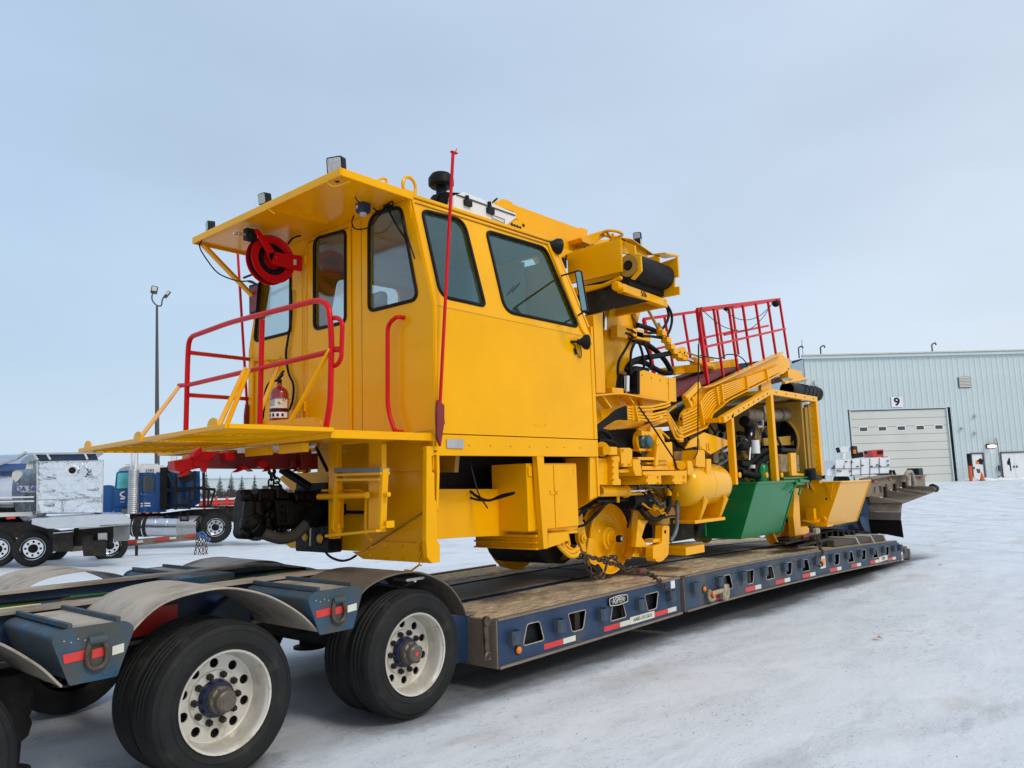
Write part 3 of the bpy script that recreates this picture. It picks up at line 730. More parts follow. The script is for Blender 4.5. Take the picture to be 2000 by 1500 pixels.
m = MB(); m.ex(rp([(-25.429,7.463,2.56),(-25.311,7.565,2.539),(-25.277,7.594,2.414),(-25.415,7.475,2.189),(-25.514,7.389,2.332),(-25.515,7.389,2.486)], .06), AW * .02); m.build('placard', 'offwhite', tt)
text('QA 564', .22, (-24.89,7.598,1.989), XR, (0, 0, 1), 'blueink', tt, depth=.004, bold=True)
cab_pts = [(-23.759,7.516,1.297),(-23.811,7.471,2.74),(-22.4,8.686,2.711),(-22.394,8.691,1.262)]
m = MB(); bx(m, cab_pts, 2.3); m.build('end_cabinet', 'polish', tt, .03)
m = MB()
for a in ([(-23.728,7.503,1.682),(-22.379,8.665,1.677)], [(-23.765,7.471,2.723),(-22.374,8.669,2.698)], [(-22.379,8.665,2.695),(-22.362,8.679,1.263)], [(-23.77,7.466,2.738),(-23.721,7.509,1.297)], [(-23.225,7.936,1.647),(-23.214,7.945,1.313)]):
    m.beam(a[0], a[1], .02, .035, AW)
for a in (([(-23.603,7.597,2.247),(-23.39,7.781,2.241)]), ([(-23.579,7.618,1.888),(-23.379,7.791,1.894)]), ([(-22.675,8.397,2.24),(-22.462,8.58,2.24)]), ([(-22.682,8.391,1.909),(-22.476,8.568,1.915)]), ([(-23.578,7.619,1.538),(-23.378,7.791,1.545)]), ([(-22.678,8.394,1.581),(-22.466,8.576,1.587)])):
    m.beam(a[0], a[1], .04, .05, AW)
m.build('cabinet_trim', 'alu', tt)
m = MB(); p = V((-23,8.103,2.449)); m.lathe(p, -AW, [(.16, 0), (.16, .05), (.125, .06), (.09, .04)], 24); m.build('fill_port', 'chrome', tt); m = MB(); m.lathe(p, -AW, [(.09, .04), (.085, .01), (0, .01)], 20); m.build('port_opening', 'ink', tt)
m = MB(); m.ex(rp([(-22.786,8.288,2.572),(-22.669,8.388,2.413),(-22.737,8.33,2.255),(-22.87,8.216,2.392)], .05), AW * -.03); m.build('placard', 'polish2', tt)
m = MB(); bx(m, [(-23.863,7.426,2.949),(-22.568,8.541,2.895),(-22.524,8.58,2.719),(-23.789,7.49,2.771)], 2.2); m.build('sloped_lid', 'blue', tt)
m = MB()
for a in ([(-23.548,7.631,2.935),(-23.464,7.704,2.762)], [(-22.751,8.318,2.902),(-22.69,8.371,2.734)], [(-23.829,7.389,2.947),(-23.722,7.482,2.766)]): m.beam(a[0], a[1], .05, .05, AW)
m.beam(V((-23.964,7.273,2.941)), V((-22.392,8.627,2.905)), .05, .03, AW); m.tube([V((-22.491,8.542,2.832)), V((-22.387,8.632,2.916))], .05, 8); m.build('lid_rib', 'alu', tt)
m = MB(); bx(m, [(-23.611,7.379,1.186),(-22.13,8.655,1.245),(-21.762,8.972,1.23),(-21.601,9.111,1.086),(-21.598,9.113,.967),(-23.142,7.783,.894),(-23.299,7.648,.901),(-23.632,7.361,1.034)], 2.4); m.build('polished_fender', 'polish2', tt, .02)
m = MB(); bx(m, [(-29.3,3.799,1.383),(-24.756,7.713,1.339),(-24.752,7.716,1.232),(-29.289,3.809,1.204)], .3); m.build('side_rail', 'offwhite', tt)
for a in ([(-25.278,7.236,1.219),(-25.086,7.402,1.222),(-25.084,7.404,1.168),(-25.276,7.239,1.158)], [(-26.02,6.598,1.207),(-25.69,6.882,1.211),(-25.688,6.884,1.157),(-26.017,6.6,1.149)]): m = MB(); m.ex(a, AW * .02); m.build('reflective_tape', 'tapered', tt)
m = MB(); bx(m, [(-29.553,3.845,1.163),(-24.554,8.151,1.029),(-24.539,8.164,.597),(-29.525,3.869,.73)], 1.9); m.build('chassis', 'under', tt)
for nm, pts, mt in (('tool_box', [(-23.51,7.862,.797),(-23.099,8.216,.832),(-23.078,8.235,.315),(-23.107,8.209,.248),(-23.452,7.912,.262),(-23.507,7.865,.333)], 'under'), ('tool_box', [(-22.962,8.4,.667),(-22.723,8.606,.691),(-22.719,8.61,.536),(-22.453,8.838,.542),(-22.441,8.849,.095),(-22.919,8.437,.114)], 'under'), ('control_box', [(-22.263,8.936,.867),(-21.912,9.239,.956),(-21.911,9.24,.576),(-21.948,9.207,.492),(-22.24,8.956,.487)], 'greyplate'), ('control_box', [(-22.684,8.706,.72),(-22.489,8.873,.722),(-22.484,8.878,.514),(-22.678,8.711,.512)], 'offwhite'), ('chassis_box', [(-23.304,8.304,.858),(-22.473,9.019,.893),(-22.461,9.029,.441),(-23.288,8.317,.371)], 'under')):
    m = MB(); bx(m, pts, .5 if mt != 'offwhite' else .1); m.build(nm, mt, tt, .01)
m = MB(); a = [(-23.385,7.838,.767),(-22.976,8.19,.801)]; m.beam(a[0], a[1], .03, .05, AW); a = [(-22.859,8.291,.865),(-21.817,9.189,.943)]; m.beam(a[0], a[1], .03, .04, AW); m.build('trim_strip', 'alu', tt)
for i, (cx, cy) in enumerate(((66, 1073.5), (0, 1073.5), (-66, 1074))):
    pass
bwheel(tt, (-24.702,7.759,.311), .50, .30); bwheel(tt, (-25.469,7.099,.328), .50, .30); bwheel(tt, (-26.236,6.438,.345), .50, .30)
for cx in (0,): bwheel(tt, (-26.741,8.906,.243), .5, .3); bwheel(tt, (-25.355,10.101,.186), .5, .3)
AW = DR
# hitch bar carrying tape, jack and chains between the trailer and the blue truck
dbar = thing('drawbar_trailer', 'long low steel drawbar with red and white tape lying before the blue truck', 'trailer', (-25.562,10.978,-.246))
m = MB(); a = [(-27.124,9.632,.088),(-24.051,12.28,.337)]; m.beam(a[0], a[1], .12, .20); m.build('drawbar', 'mudsteel', dbar)
for p in ([(-26.424,10.104,.17),(-26.213,10.285,.182),(-26.211,10.287,.101),(-26.421,10.106,.082)], [(-25.658,10.764,.259),(-25.441,10.95,.275),(-25.439,10.952,.194),(-25.655,10.766,.171)], [(-24.993,11.336,.324),(-24.652,11.63,.351),(-24.651,11.631,.278),(-24.991,11.338,.24)], [(-24.265,11.963,.395),(-24.018,12.176,.413),(-24.017,12.177,.345),(-24.264,11.964,.323)]): m = MB(); m.ex(p, AW * .02); m.build('reflective_tape', 'tapered', dbar)
for p in ([(-26.213,10.285,.182),(-26.059,10.418,.191),(-26.057,10.42,.115),(-26.211,10.287,.101)], [(-25.441,10.95,.275),(-25.302,11.07,.285),(-25.3,11.072,.209),(-25.439,10.952,.194)], [(-24.652,11.63,.351),(-24.497,11.763,.36),(-24.496,11.764,.292),(-24.651,11.631,.278)]): m = MB(); m.ex(p, AW * .02); m.build('reflective_tape', 'tapewhite', dbar)
m = MB(); a = [(-25.554,10.985,.447),(-25.544,10.994,-.246)]; m.tube(a, .045, 8); m.build('jack_leg', 'under', dbar)
m = MB(); p = V((-23.875,12.167,.417)); m.tube([p, V((-23.579,12.422,.232))], .05, 7); m.tube([V((-23.921,12.127,.419)), V((-23.768,12.259,.492)), V((-23.673,12.341,.368))], .03, 6); m.build('ratchet_binder', 'trkblue', dbar)
for i, (xx, y1) in enumerate(((1535, 900), (1560, 880), (1588, 905), (1615, 900), (1600, 860))):
    pass
for a in ([(-23.875,12.167,.417),(-23.9,12.145,.078),(-23.941,12.11,-.252)], [(-23.828,12.207,.395),(-23.836,12.201,.075),(-23.819,12.216,-.225)], [(-23.782,12.247,.393),(-23.746,12.278,.071),(-23.732,12.29,-.268)], [(-23.704,12.314,.35),(-23.669,12.344,.068),(-23.655,12.356,-.252)]):
    chain(a, .11, .012, 'steel', 'chain', dbar)

# blue sleeper truck
AW = away((-19.286,9.785,1.898))
bt = thing('sleeper_truck', 'dark blue sleeper truck with chrome stacks, white roof cap and round fuel tanks', 'truck', (-28.33,13.345,-.018))
T = 28.0
m = MB(); bx(m, rp([(-28.624,12.3,1.054),(-28.658,12.271,2.523),(-27.875,12.945,2.511),(-27.831,12.983,1.073)], .04), 2.3); m.build('sleeper_body', 'trkblue', bt, .02)
m = MB(); bx(m, rp([(-28.643,12.244,2.512),(-28.633,12.253,2.784),(-27.898,12.886,2.774),(-27.846,12.931,2.72),(-27.842,12.934,2.506)], .08), 2.36); m.build('roof_cap', 'white', bt, .04)
m = MB(); bx(m, rp([(-29.38,11.781,1.079),(-29.39,11.773,1.464),(-29.366,11.793,2.089),(-29.338,11.817,2.549),(-29.259,11.885,2.609),(-28.762,12.313,2.599),(-28.726,12.344,1.052)], .1), 2.1); m.build('cab_body', 'trkblue', bt, .02)
m = MB(); bx(m, rp([(-29.436,11.865,2.605),(-29.302,11.98,2.736),(-29.11,12.145,2.788),(-28.868,12.354,2.777),(-28.864,12.357,2.591)], .15), 1.9); m.build('roof', 'offwhite', bt, .03)
m = MB(); bx(m, rp([(-30.151,11.381,1.097),(-30.161,11.372,2.031),(-29.826,11.661,2.123),(-29.575,11.877,2.091),(-29.573,11.879,1.073)], .2), 1.7); m.build('hood', 'trkblue', bt, .05)
m = MB(); bx(m, rp([(-29.273,11.82,1.961),(-29.256,11.835,2.536),(-28.887,12.152,2.531),(-28.874,12.164,1.986)], .07), .05); m.build('door_window', 'truckglass', bt)
m = MB(); bx(m, rp([(-29.3,11.771,1.339),(-29.298,11.772,1.9),(-29.283,11.785,1.92),(-28.852,12.157,1.903),(-28.838,12.169,1.32)], .1), .04); m.build('door', 'trkblue', bt)
m = MB(); bx(m, rp([(-28.458,12.39,1.827),(-28.47,12.38,2.379),(-28.151,12.655,2.366),(-28.147,12.658,1.804)], .08), .05); w_ = m.build('sleeper_window', 'darkwin', bt)
m = MB(); m.tube(rp([(-28.512,12.357,1.683),(-28.522,12.349,2.444),(-28.139,12.678,2.439),(-28.122,12.693,1.646)], .15), .010, 5, closed=True); m.build('window_trim', 'trkblue', bt)
m = MB(); m.tube(rp([(-28.517,12.352,1.207),(-28.518,12.352,1.58),(-28.128,12.687,1.564),(-28.136,12.681,1.181)], .15), .008, 5, closed=True); m.build('locker_trim', 'trkblue', bt)
m = MB(); m.tube(sm([V(p) for p in [(-28.989,11.985,1.847),(-29.071,11.915,1.809),(-29.098,11.892,1.748),(-29.044,11.938,1.683),(-28.991,11.984,1.66),(-28.989,11.985,1.598),(-29.09,11.899,1.598)]], 4), .03, 6); bx(m, [(-29.088,11.887,1.633),(-28.974,11.986,1.629),(-28.972,11.987,1.581),(-29.087,11.888,1.586)], .02); m.build('door_logo', 'white', bt)
text('5293', .16, (-28.265,12.543,2.57), XR, (0, 0, 1), 'ink', bt, depth=.003)
m = MB()
for a in ([(-28.486,12.353,1.424),(-28.422,12.408,1.421),(-28.422,12.408,1.38),(-28.485,12.354,1.383)], [(-28.383,12.442,1.43),(-28.224,12.578,1.424),(-28.223,12.579,1.378),(-28.382,12.442,1.385)], [(-28.484,12.354,1.341),(-28.421,12.409,1.339),(-28.42,12.41,1.297),(-28.483,12.355,1.3)], [(-28.381,12.443,1.347),(-28.214,12.587,1.336),(-28.213,12.588,1.295),(-28.38,12.444,1.302)], [(-29.051,11.866,1.495),(-28.924,11.976,1.49),(-28.923,11.976,1.473),(-29.051,11.867,1.478)], [(-27.895,12.862,2.439),(-27.863,12.889,2.438),(-27.858,12.894,2.156),(-27.89,12.866,2.157)]): m.ex(a, AW * .01)
m.build('weight_marking', 'white', bt)
for a in ([(-28.55,12.298,1.09),(-28.47,12.366,1.086),(-28.469,12.367,1.041),(-28.549,12.299,1.044)], [(-28.344,12.475,1.087),(-28.249,12.557,1.084),(-28.248,12.558,1.038),(-28.343,12.476,1.042)], [(-28.122,12.666,1.089),(-28.027,12.748,1.085),(-28.026,12.749,1.043),(-28.121,12.667,1.047)]): m = MB(); m.ex(a, AW * .03); m.build('marker_lamp', 'amber', bt)
m = MB(); a = [(-28.441,12.062,3.329),(-28.435,12.066,2.621)]; m.tube([V(a[0]) + V((0, 0, .25)), a[1]], .13, 14); m.build('exhaust_stack', 'chrome', bt)
m = MB(); a = [(-28.44,12.062,2.622),(-28.435,12.067,1.056)]; m.tube(a, .17, 14)
for i in range(22):
    p = V(a[0]).lerp(V(a[1]), (i + .5) / 22); m.lathe(p, (0, 0, 1), [(.172, -.03), (.19, 0), (.172, .03)], 14)
m.build('heat_shield', 'alu', bt)
m = MB(); a = [(-29.826,14.168,3.422),(-29.832,14.163,2.821)]; m.tube([V(a[0]) + V((0, 0, .25)), a[1]], .12, 12); m.build('exhaust_stack', 'chrome', bt)
m = MB(); m.tube([(-29.237,12.564,1.05),(-28.832,12.913,1.033)], .06, 8); a = [(-28.953,11.885,1.229),(-28.652,12.144,1.217),(-28.648,12.148,1.041),(-28.925,11.909,1.053)]; bx(m, a, .5); m.build('step', 'greyplate', bt)
m = MB(); m.tube([(-28.7,12.234,.594),(-28.264,12.61,.576)], .36, 24); m.build('air_cleaner', 'under', bt)
m = MB(); m.tube([(-28.257,12.616,.596),(-27.433,13.326,.562)], .37, 28); m.build('fuel_tank', 'polish2', bt)
m = MB(); m.tube([(-27.433,13.326,.562),(-26.902,13.783,.54)], .37, 28); m.build('fuel_tank', 'alu', bt)
m = MB()
for a in ([(-28.03,12.811,.587),(-28.011,12.828,.586)], [(-27.718,13.08,.574),(-27.699,13.097,.573)], [(-28.629,12.296,.591),(-28.61,12.312,.59)], [(-28.383,12.507,.58),(-28.359,12.528,.58)]): m.tube(a, .378, 24)
m.build('tank_strap', 'chrome', bt)
m = MB(); a = [(-27.794,12.882,2.676),(-27.773,12.901,1.16)]; m.beam(a[0], a[1], .25, .25, XR); m.build('rack_column', 'blacksteel', bt)
m = MB(); bx(m, [(-27.817,12.995,1.176),(-27.848,12.969,2.762),(-27.592,13.189,2.772),(-27.543,13.231,2.728),(-27.539,13.234,2.497),(-26.932,13.757,2.514),(-26.899,13.786,1.366),(-27.197,13.529,1.151)], 2.1, .15); m.build('equipment_box', 'trkblue', bt)
m = MB()
for a in ([(-27.395,13.095,2.744),(-27.373,13.113,1.15)], [(-26.883,13.536,2.514),(-26.865,13.551,1.375)], [(-27.631,12.891,1.84),(-27.014,13.422,1.835)], [(-27.379,13.108,1.892),(-26.596,13.783,1.901)], [(-27.014,13.423,1.815),(-27.003,13.432,1.155)], [(-27.621,12.9,1.314),(-27.005,13.43,1.299)], [(-27.616,12.904,1.881),(-27.409,13.082,1.81)], [(-27.232,13.235,1.617),(-27.116,13.335,1.324)]): m.beam(a[0], a[1], .10, .10, AW)
a = [(-26.64,13.745,2.452),(-26.604,13.776,1.219)]; m.beam(a[0], a[1], .10, .10, AW); a = [(-26.736,13.662,1.884),(-26.317,14.023,1.821)]; m.beam(a[0], a[1], .1, .1, AW)
for a in ([(-26.491,13.873,1.806),(-26.5,13.866,1.215)], [(-26.317,14.023,1.821),(-26.447,13.911,1.213)], [(-26.935,13.491,1.233),(-25.543,14.69,1.176)]): m.beam(a[0], a[1], .07, .07, AW)
a = [(-27.562,12.885,2.46),(-27.41,13.015,1.978)]; m.tube(a, .03, 6)
m.build('pipe_rack', 'blacksteel', bt)
m = MB(); bx(m, rp([(-27.175,13.152,2.155),(-27.189,13.14,2.507),(-26.944,13.351,2.497),(-26.938,13.356,2.145)], .05), .3); m.lathe((-27.02,13.285,2.335), -AW, [(.25, 0), (.25, .03), (.12, .05), (.05, .12), (0, .12)], 18); m.build('winch_motor', 'blacksteel', bt)
m = MB(); a = [(-29.251,12.288,.97),(-26.093,15.008,1.071)]; bx(m, [(-29.15,12.243,1.041),(-28.264,13.006,1.005),(-27.417,13.735,1.108),(-25.79,15.137,1.156),(-25.645,15.262,.782),(-25.785,15.141,.604),(-27.198,13.924,.662),(-29.145,12.248,.834)], 1.0, .2); m.build('frame', 'under', bt)
m = MB(); 
for a in ([(-27.14,13.182,1.067),(-27.129,13.192,.437)], [(-26.946,13.35,1.059),(-26.935,13.359,.429)], [(-27.137,13.184,.931),(-26.943,13.352,.923)], [(-27.135,13.187,.774),(-26.941,13.354,.766)], [(-27.132,13.189,.625),(-26.938,13.356,.617)], [(-27.129,13.191,.472),(-26.936,13.358,.465)], [(-26.93,13.363,.518),(-26.488,13.743,1.04)], [(-26.929,13.364,.473),(-26.549,13.691,.458)]): m.beam(a[0], a[1], .05, .05, AW)
m.build('side_ladder', 'blacksteel', bt)
bwheel(bt, (-26.379,14.101,.479), .545, .31, .35, knob=True); bwheel(bt, (-25.252,15.072,.505), .545, .31, .35, knob=True); bwheel(bt, (-24.237,15.947,.535), .545, .31, .35, knob=True)
bwheel(bt, (-29.659,11.804,.25), .53, .31, .3)
m = MB(); m.tube([(-29.143,12.513,2.787),(-29.014,12.624,2.833)], .03, 6); bx(m, [(-29.061,12.583,2.784),(-29.063,12.582,2.863),(-28.892,12.729,2.856),(-28.89,12.731,2.777)], .2); m.tube([(-28.883,12.737,2.823),(-28.59,12.989,2.811)], .03, 6); bx(m, [(-29.638,12.218,2.833),(-29.606,12.246,2.864),(-29.443,12.386,2.878),(-29.442,12.387,2.835)], .2); m.build('roof_light_bar', 'offwhite', bt)
m = MB(); m.lathe((-28.059,12.655,2.52), -AW, [(.06, 0), (.05, .04), (0, .05)], 12); m.build('scene_light', 'offwhite', bt)

AW = DR
# white shed parts, fence behind left truck, orange box, far buildings, spruces
fb = thing('far_warehouse', 'pale grey low warehouse in the far distance behind the spruces', 'building', (-164.766,89.049,.814))
m = MB(); bx(m, [(-169.894,84.632,1.095),(-169.953,84.581,4.718),(-160,93.154,4.515),(-159.965,93.184,.765)], 25); m.build('wall', 'conc', fb)
m = MB(); bx(m, [(-169.759,84.484,4.698),(-169.763,84.481,4.924),(-159.769,93.088,4.703),(-159.767,93.09,4.494)], 25.5); m.build('roof', 'siding', fb)
fb2 = thing('far_office', 'small far building with rows of windows right of the spruces', 'building', (-166.298,100.927,.799))
m = MB(); bx(m, [(-167.268,100.092,1.396),(-167.281,100.081,3.011),(-163.51,103.329,3.025),(-163.5,103.337,1.24)], 14); m.build('wall', 'conc', fb2)
for i in range(4):
    pass
for a in ([(-166.993,100.196,2.748),(-166.603,100.532,2.765),(-166.594,100.54,1.542),(-166.984,100.205,1.558)], [(-166.473,100.644,2.726),(-165.239,101.708,2.726),(-165.231,101.715,1.486),(-166.464,100.652,1.537)], [(-164.459,102.379,2.728),(-163.68,103.051,2.729),(-163.672,103.057,1.421),(-164.451,102.386,1.453)]): m = MB(); m.ex(a, DR * .3); m.build('window', 'darkwin', fb2)
fb3 = thing('far_office', 'white far building seen behind the chain over the black coupler', 'building', (-167.937,106.115,1.028))
m = MB(); bx(m, [(-169.127,105.09,1.393),(-169.14,105.078,3.589),(-168.326,105.779,3.622),(-166.9,107.008,3.363),(-166.89,107.017,1.167)], 12); m.build('wall', 'white', fb3)
def spruce(base, h, seed, label):
    rnd = random.Random(seed); b = V(base); t = thing('spruce_tree', label, 'tree', b, 'spruces in the far distance')
    m = MB(); m.tube([b, b + V((0, 0, h))], .10, 6, r2=.02); m.build('trunk', 'bark', t)
    m = MB(); L = 26
    for i in range(L):
        z = h * (.08 + .9 * i / L) + rnd.uniform(-.05, .05); r = (1 - i / L) ** .9 * h * .30 * rnd.uniform(.75, 1.15) + .05; n = 9
        for j in range(n):
            if rnd.random() < .28: continue
            a = 2 * math.pi * (j + rnd.random()) / n; rr = r * rnd.uniform(.55, 1.1); d = V((math.cos(a), math.sin(a), 0)); s_ = V((-d.y, d.x, 0)) * rr * .22
            p = b + V((0, 0, z)); tip = p + d * rr - V((0, 0, rr * .35)); md = p + d * rr * .55 - V((0, 0, rr * .08))
            m.add([p, md + s_, tip, md - s_, md + V((0, 0, .05))], [(0, 1, 4), (1, 2, 4), (2, 3, 4), (3, 0, 4)])
    m.build('crown', 'spruce', t)
for i, (px, d, h, lab) in enumerate((((-112.752,58.621,.879), 118, 4.1, 'far spruce standing directly behind the rack of the blue truck'), ((-113.038,61.014,.797), 120, 3.4, 'short far spruce with bare scrub at its foot, next beyond the blue truck rack'), ((-112.646,62.672,.733), 121, 4.0, 'tallest and narrowest far spruce, before the middle of the pale warehouse'), ((-109.531,62.715,.699), 119, 3.4, 'far spruce beside the corner of the pale warehouse'), ((-110.765,65.612,.769), 122, 3.5, 'far spruce beyond the warehouse corner, next to the black coupler'))):
    spruce(px, h, i + 3, lab)
ob = thing('flat_trailer', 'long low orange red flat trailer far behind the truck', 'trailer', (-45.183,24.433,.74))
m = MB(); bx(m, [(-46.185,23.571,.894),(-46.19,23.566,1.224),(-44.069,25.393,1.246),(-44.065,25.396,.851)], 2.6); m.build('bed', 'orange', ob)
m = MB(); bx(m, [(-46.093,23.517,1.203),(-46.094,23.517,1.269),(-43.944,25.368,1.289),(-43.944,25.369,1.237)], 2.7); m.build('snow_cover', 'snowclean', ob)
m = MB(); a = [(-46.043,23.495,1.063),(-43.93,25.315,1.072)]; m.beam(a[0], a[1], .12, .12); 
for k_ in range(4):
    p = V(a[0]).lerp(V(a[1]), (k_ + .5) / 4); m.beam(p - V((0, 0, .35)), p + V((0, 0, .35)), .12, .1)
m.build('side_rail', 'tapered', ob)
bsh = MB(); rnd = random.Random(5)
a0, a1 = V((-101.222,51.394,.805)), V((-92.016,59.324,.906))
for i in range(900):
    p = a0.lerp(a1, rnd.random()) + DR * rnd.uniform(0, 14); h = rnd.uniform(.4, 1.2); d = V((rnd.uniform(-.3, .3), rnd.uniform(-.3, .3), h))
    q_ = V((.03, .02, 0)); bsh.add([p - q_, p + q_, p + d], [(0, 1, 2)])
    for _ in range(3):
        f = rnd.uniform(.3, .9); s_ = V((rnd.uniform(-.35, .35), rnd.uniform(-.2, .2), .25)); bsh.add([p + d * f - q_, p + d * f + q_, p + d * f + s_], [(0, 1, 2)])
o = bsh.build('bare_shrubs', 'bark'); tag(o, 'bare leafless scrub around the foot of the far spruces', 'shrubs'); o['kind'] = 'stuff'

# light pole
lp = thing('light_pole', 'tall yard light pole with two small flood heads on curved arms', 'light pole', (-38.098,17.338,.453))
a = [(-38.098,17.338,.453),(-38.329,17.139,11.157)]
m = MB(); m.tube(a, .14, 14, r2=.055); m.build('pole', 'steelgrey', lp)
m = MB(); m.tube(sm([(-38.501,16.991,11.848),(-38.533,16.963,11.67),(-38.508,16.985,11.47),(-38.415,17.064,11.287),(-38.316,17.15,11.191)], 5), .035, 8); m.tube(sm([(-38.316,17.15,11.191),(-38.206,17.245,11.158),(-38.149,17.294,11.235),(-38.133,17.308,11.454),(-38.068,17.363,11.642)], 5), .035, 8); m.build('arm', 'steelgrey', lp)
for pts, lens in (([(-38.605,16.901,11.853),(-38.554,16.945,12.251),(-38.331,17.137,12.189),(-38.382,17.093,11.791)], [(-38.447,16.905,11.963),(-38.425,16.924,12.182),(-38.25,17.075,12.134),(-38.278,17.051,11.916)]), ([(-38.107,17.33,11.632),(-37.912,17.498,11.971),(-37.828,17.571,11.887),(-38.022,17.403,11.549)], [(-37.912,17.366,11.761),(-37.806,17.457,11.916),(-37.752,17.504,11.862),(-37.852,17.418,11.699)])):
    m = MB(); m.ex(rp(pts, .04), DR * .12); h_ = m.build('flood_head', 'steelgrey', lp); m = MB(); m.ex(lens, DR * .03); m.build('lens', 'offwhite', h_)

# service truck in front of the shed
stk = thing('service_truck', 'white service body truck with a small crane and red welder on top', 'truck', (-14.275,48.415,1.206))
m = MB(); bx(m, [(-15.236,46.268,1.495),(-15.212,46.289,2.443),(-12.8,48.366,2.509),(-12.843,48.329,1.396)], 2.2); m.build('service_body', 'white', stk, .02)
m = MB(); bx(m, [(-15.72,46.115,1.512),(-15.676,46.153,1.914),(-15.53,46.279,1.932),(-15.251,46.519,2.325),(-15.304,46.473,1.494)], 2.0); m.build('cab_body', 'white', stk, .02)
m = MB(); bx(m, [(-15.442,46.223,1.929),(-15.261,46.379,2.207),(-15.261,46.378,1.922)], .1); m.build('cab_window', 'darkwin', stk)
m = MB()
for a in ([(-14.543,46.825,1.467),(-14.479,46.881,2.436)], [(-14.129,47.182,1.45),(-14.062,47.239,2.443)], [(-13.731,47.525,1.481),(-13.663,47.583,2.464)], [(-13.314,47.884,1.511),(-13.246,47.942,2.48)], [(-15.197,46.262,1.944),(-14.099,47.208,1.898)], [(-13.698,47.553,1.953),(-12.831,48.3,1.964)], [(-14.823,46.584,2.142),(-14.837,46.572,1.929)]): m.beam(a[0], a[1], .02, .03, AW)
m.build('locker_seam', 'steelgrey', stk)
m = MB()
for a in ((-14.714,46.651,2.327), (-14.464,46.867,2.293), (-14.229,47.069,2.022), (-13.616,47.597,2.006), (-13.358,47.819,2.081), (-13.255,47.908,2.006), (-14.57,46.775,1.776), (-12.873,48.237,2.298), (-12.872,48.238,2.061), (-14.008,47.26,2.084), (-15.108,46.312,1.822), (-15.002,46.404,1.794)): m.box(V(a) - V((.045, .05, .03)), V(a) + V((.045, .05, .03)))
m.build('latch', 'ink', stk)
m = MB(); m.beam(V((-15.234,46.93,3.022)), V((-14.588,47.486,3.092)), .25, .3); m.beam(V((-14.957,47.168,3.059)), V((-14.994,47.136,2.483)), .2, .2, XR); m.build('crane_boom', 'white', stk)
m = MB(); m.box(V((-14.592,47.219,2.609)), V((-14.467,48.118,3.239))); m.beam(V((-14.585,47.357,2.657)), V((-14.106,47.769,2.709)), .3, .3); m.ball(V((-13.952,47.902,2.823)), .1, 8); m.beam(V((-15.209,46.819,3.164)), V((-15.155,46.866,2.873)), .15, .2, XR); m.build('crane_winch', 'ink', stk, .03)
m = MB(); m.box(V((-14.458,47.202,2.77)), V((-14.347,47.43,3.007))); m.build('warning_plate', 'amber', stk)
m = MB(); bx(m, [(-13.619,47.925,2.544),(-13.627,47.918,2.951),(-13.097,48.375,2.987),(-13.109,48.364,2.547)], 1.1); m.build('welder', 'tapered', stk, .03)
m = MB(); bx(m, [(-13.343,48.096,2.891),(-13.106,48.301,2.905),(-13.119,48.289,2.714),(-13.357,48.085,2.7)], .06); bx(m, [(-13.064,48.337,2.473),(-13.059,48.341,2.544),(-12.913,48.467,2.548),(-12.919,48.462,2.467)], .4); m.build('welder_panel', 'ink', stk)
for p in ((-15.024,46.714,1.198), (-13.535,47.997,1.136)):
    bwheel(stk, p, .46, .25, .3, chrome='ink')
m = MB(); m.tube([(-12.837,48.334,1.491),(-12.82,48.349,1.727),(-12.695,48.457,1.712),(-12.642,48.502,1.435)], .09, 8); bx(m, [(-14.639,46.782,1.518),(-14.643,46.779,1.471),(-12.915,48.267,1.399),(-12.902,48.278,1.588),(-14.635,46.786,1.589)], 2.2); m.build('rear_bumper', 'ink', stk)

# ------------------------------------------------------------- near axle group (jeep) the deck couples to
CX = -6.07
jp = thing('jeep_dolly', 'three axle blue trailer jeep with dusty fenders and dual wheels coupled before the lowbed', 'trailer', (CX, 2.5, 0))
for k, cy in enumerate((0.95, 2.54, 4.09)):
    truck_wheel(jp, -4.58, cy, .470, 1, n=64, capm='under')
    truck_wheel(jp, -7.56, cy, .470, -1, n=36, far=True)
    m = MB(); m.cyl((-5.1, cy, .47), (-7.05, cy, .47), .065, 14); m.build('axle', 'under', jp)
m = MB(); m.lathe((-4.58, 4.09, .47), (1, 0, 0), [(.017, .0125), (.0, .0135)], 14)
m.build('cap_sticker', 'tapered', jp)
M['railrust'] = mat('pale worn top flange', (.34, .29, .23), .6, var=.25, scale=6, bump=.2, stretch=(1, .3, 1), dirt=(.10, .065, .04), dirt_amt=.4, dscale=4)
def rail(x, hw, nm, zf):
    ys = [-1.5, .5, 1.8, 3.0, 3.9, 4.2, 4.5, 4.8, 5.0]; m = MB()
    zt = [zf(y) for y in ys]
    for x0, x1, dz0, dz1 in ((x - hw, x + hw, 0, -.022), (x - .008, x + .008, -.022, -.30), (x - hw, x + hw, -.30, -.325)):
        vs = []; fs = []
        for y, z in zip(ys, zt):
            vs += [(x0, y, z + dz0), (x1, y, z + dz0), (x1, y, z + dz1), (x0, y, z + dz1)]
        for i in range(len(ys) - 1):
            for j in range(4): a = i * 4 + j; b = i * 4 + (j + 1) % 4; fs.append((a, b, b + 4, a + 4))
        fs.append((3, 2, 1, 0)); q_ = (len(ys) - 1) * 4; fs.append((q_, q_ + 1, q_ + 2, q_ + 3)); m.add(vs, fs)
        m.build('frame_rail_web' if x1 - x0 < .05 else nm, 'blue' if x1 - x0 < .05 else 'railrust', jp); m = MB()
zr = lambda y: 1.075 if y < 3.9 else 1.075 - .26 * ((y - 3.9) / 1.1) ** 1.7
rail(-5.50, .075, 'frame_rail', zr); rail(-6.64, .075, 'frame_rail', zr)
m = MB()
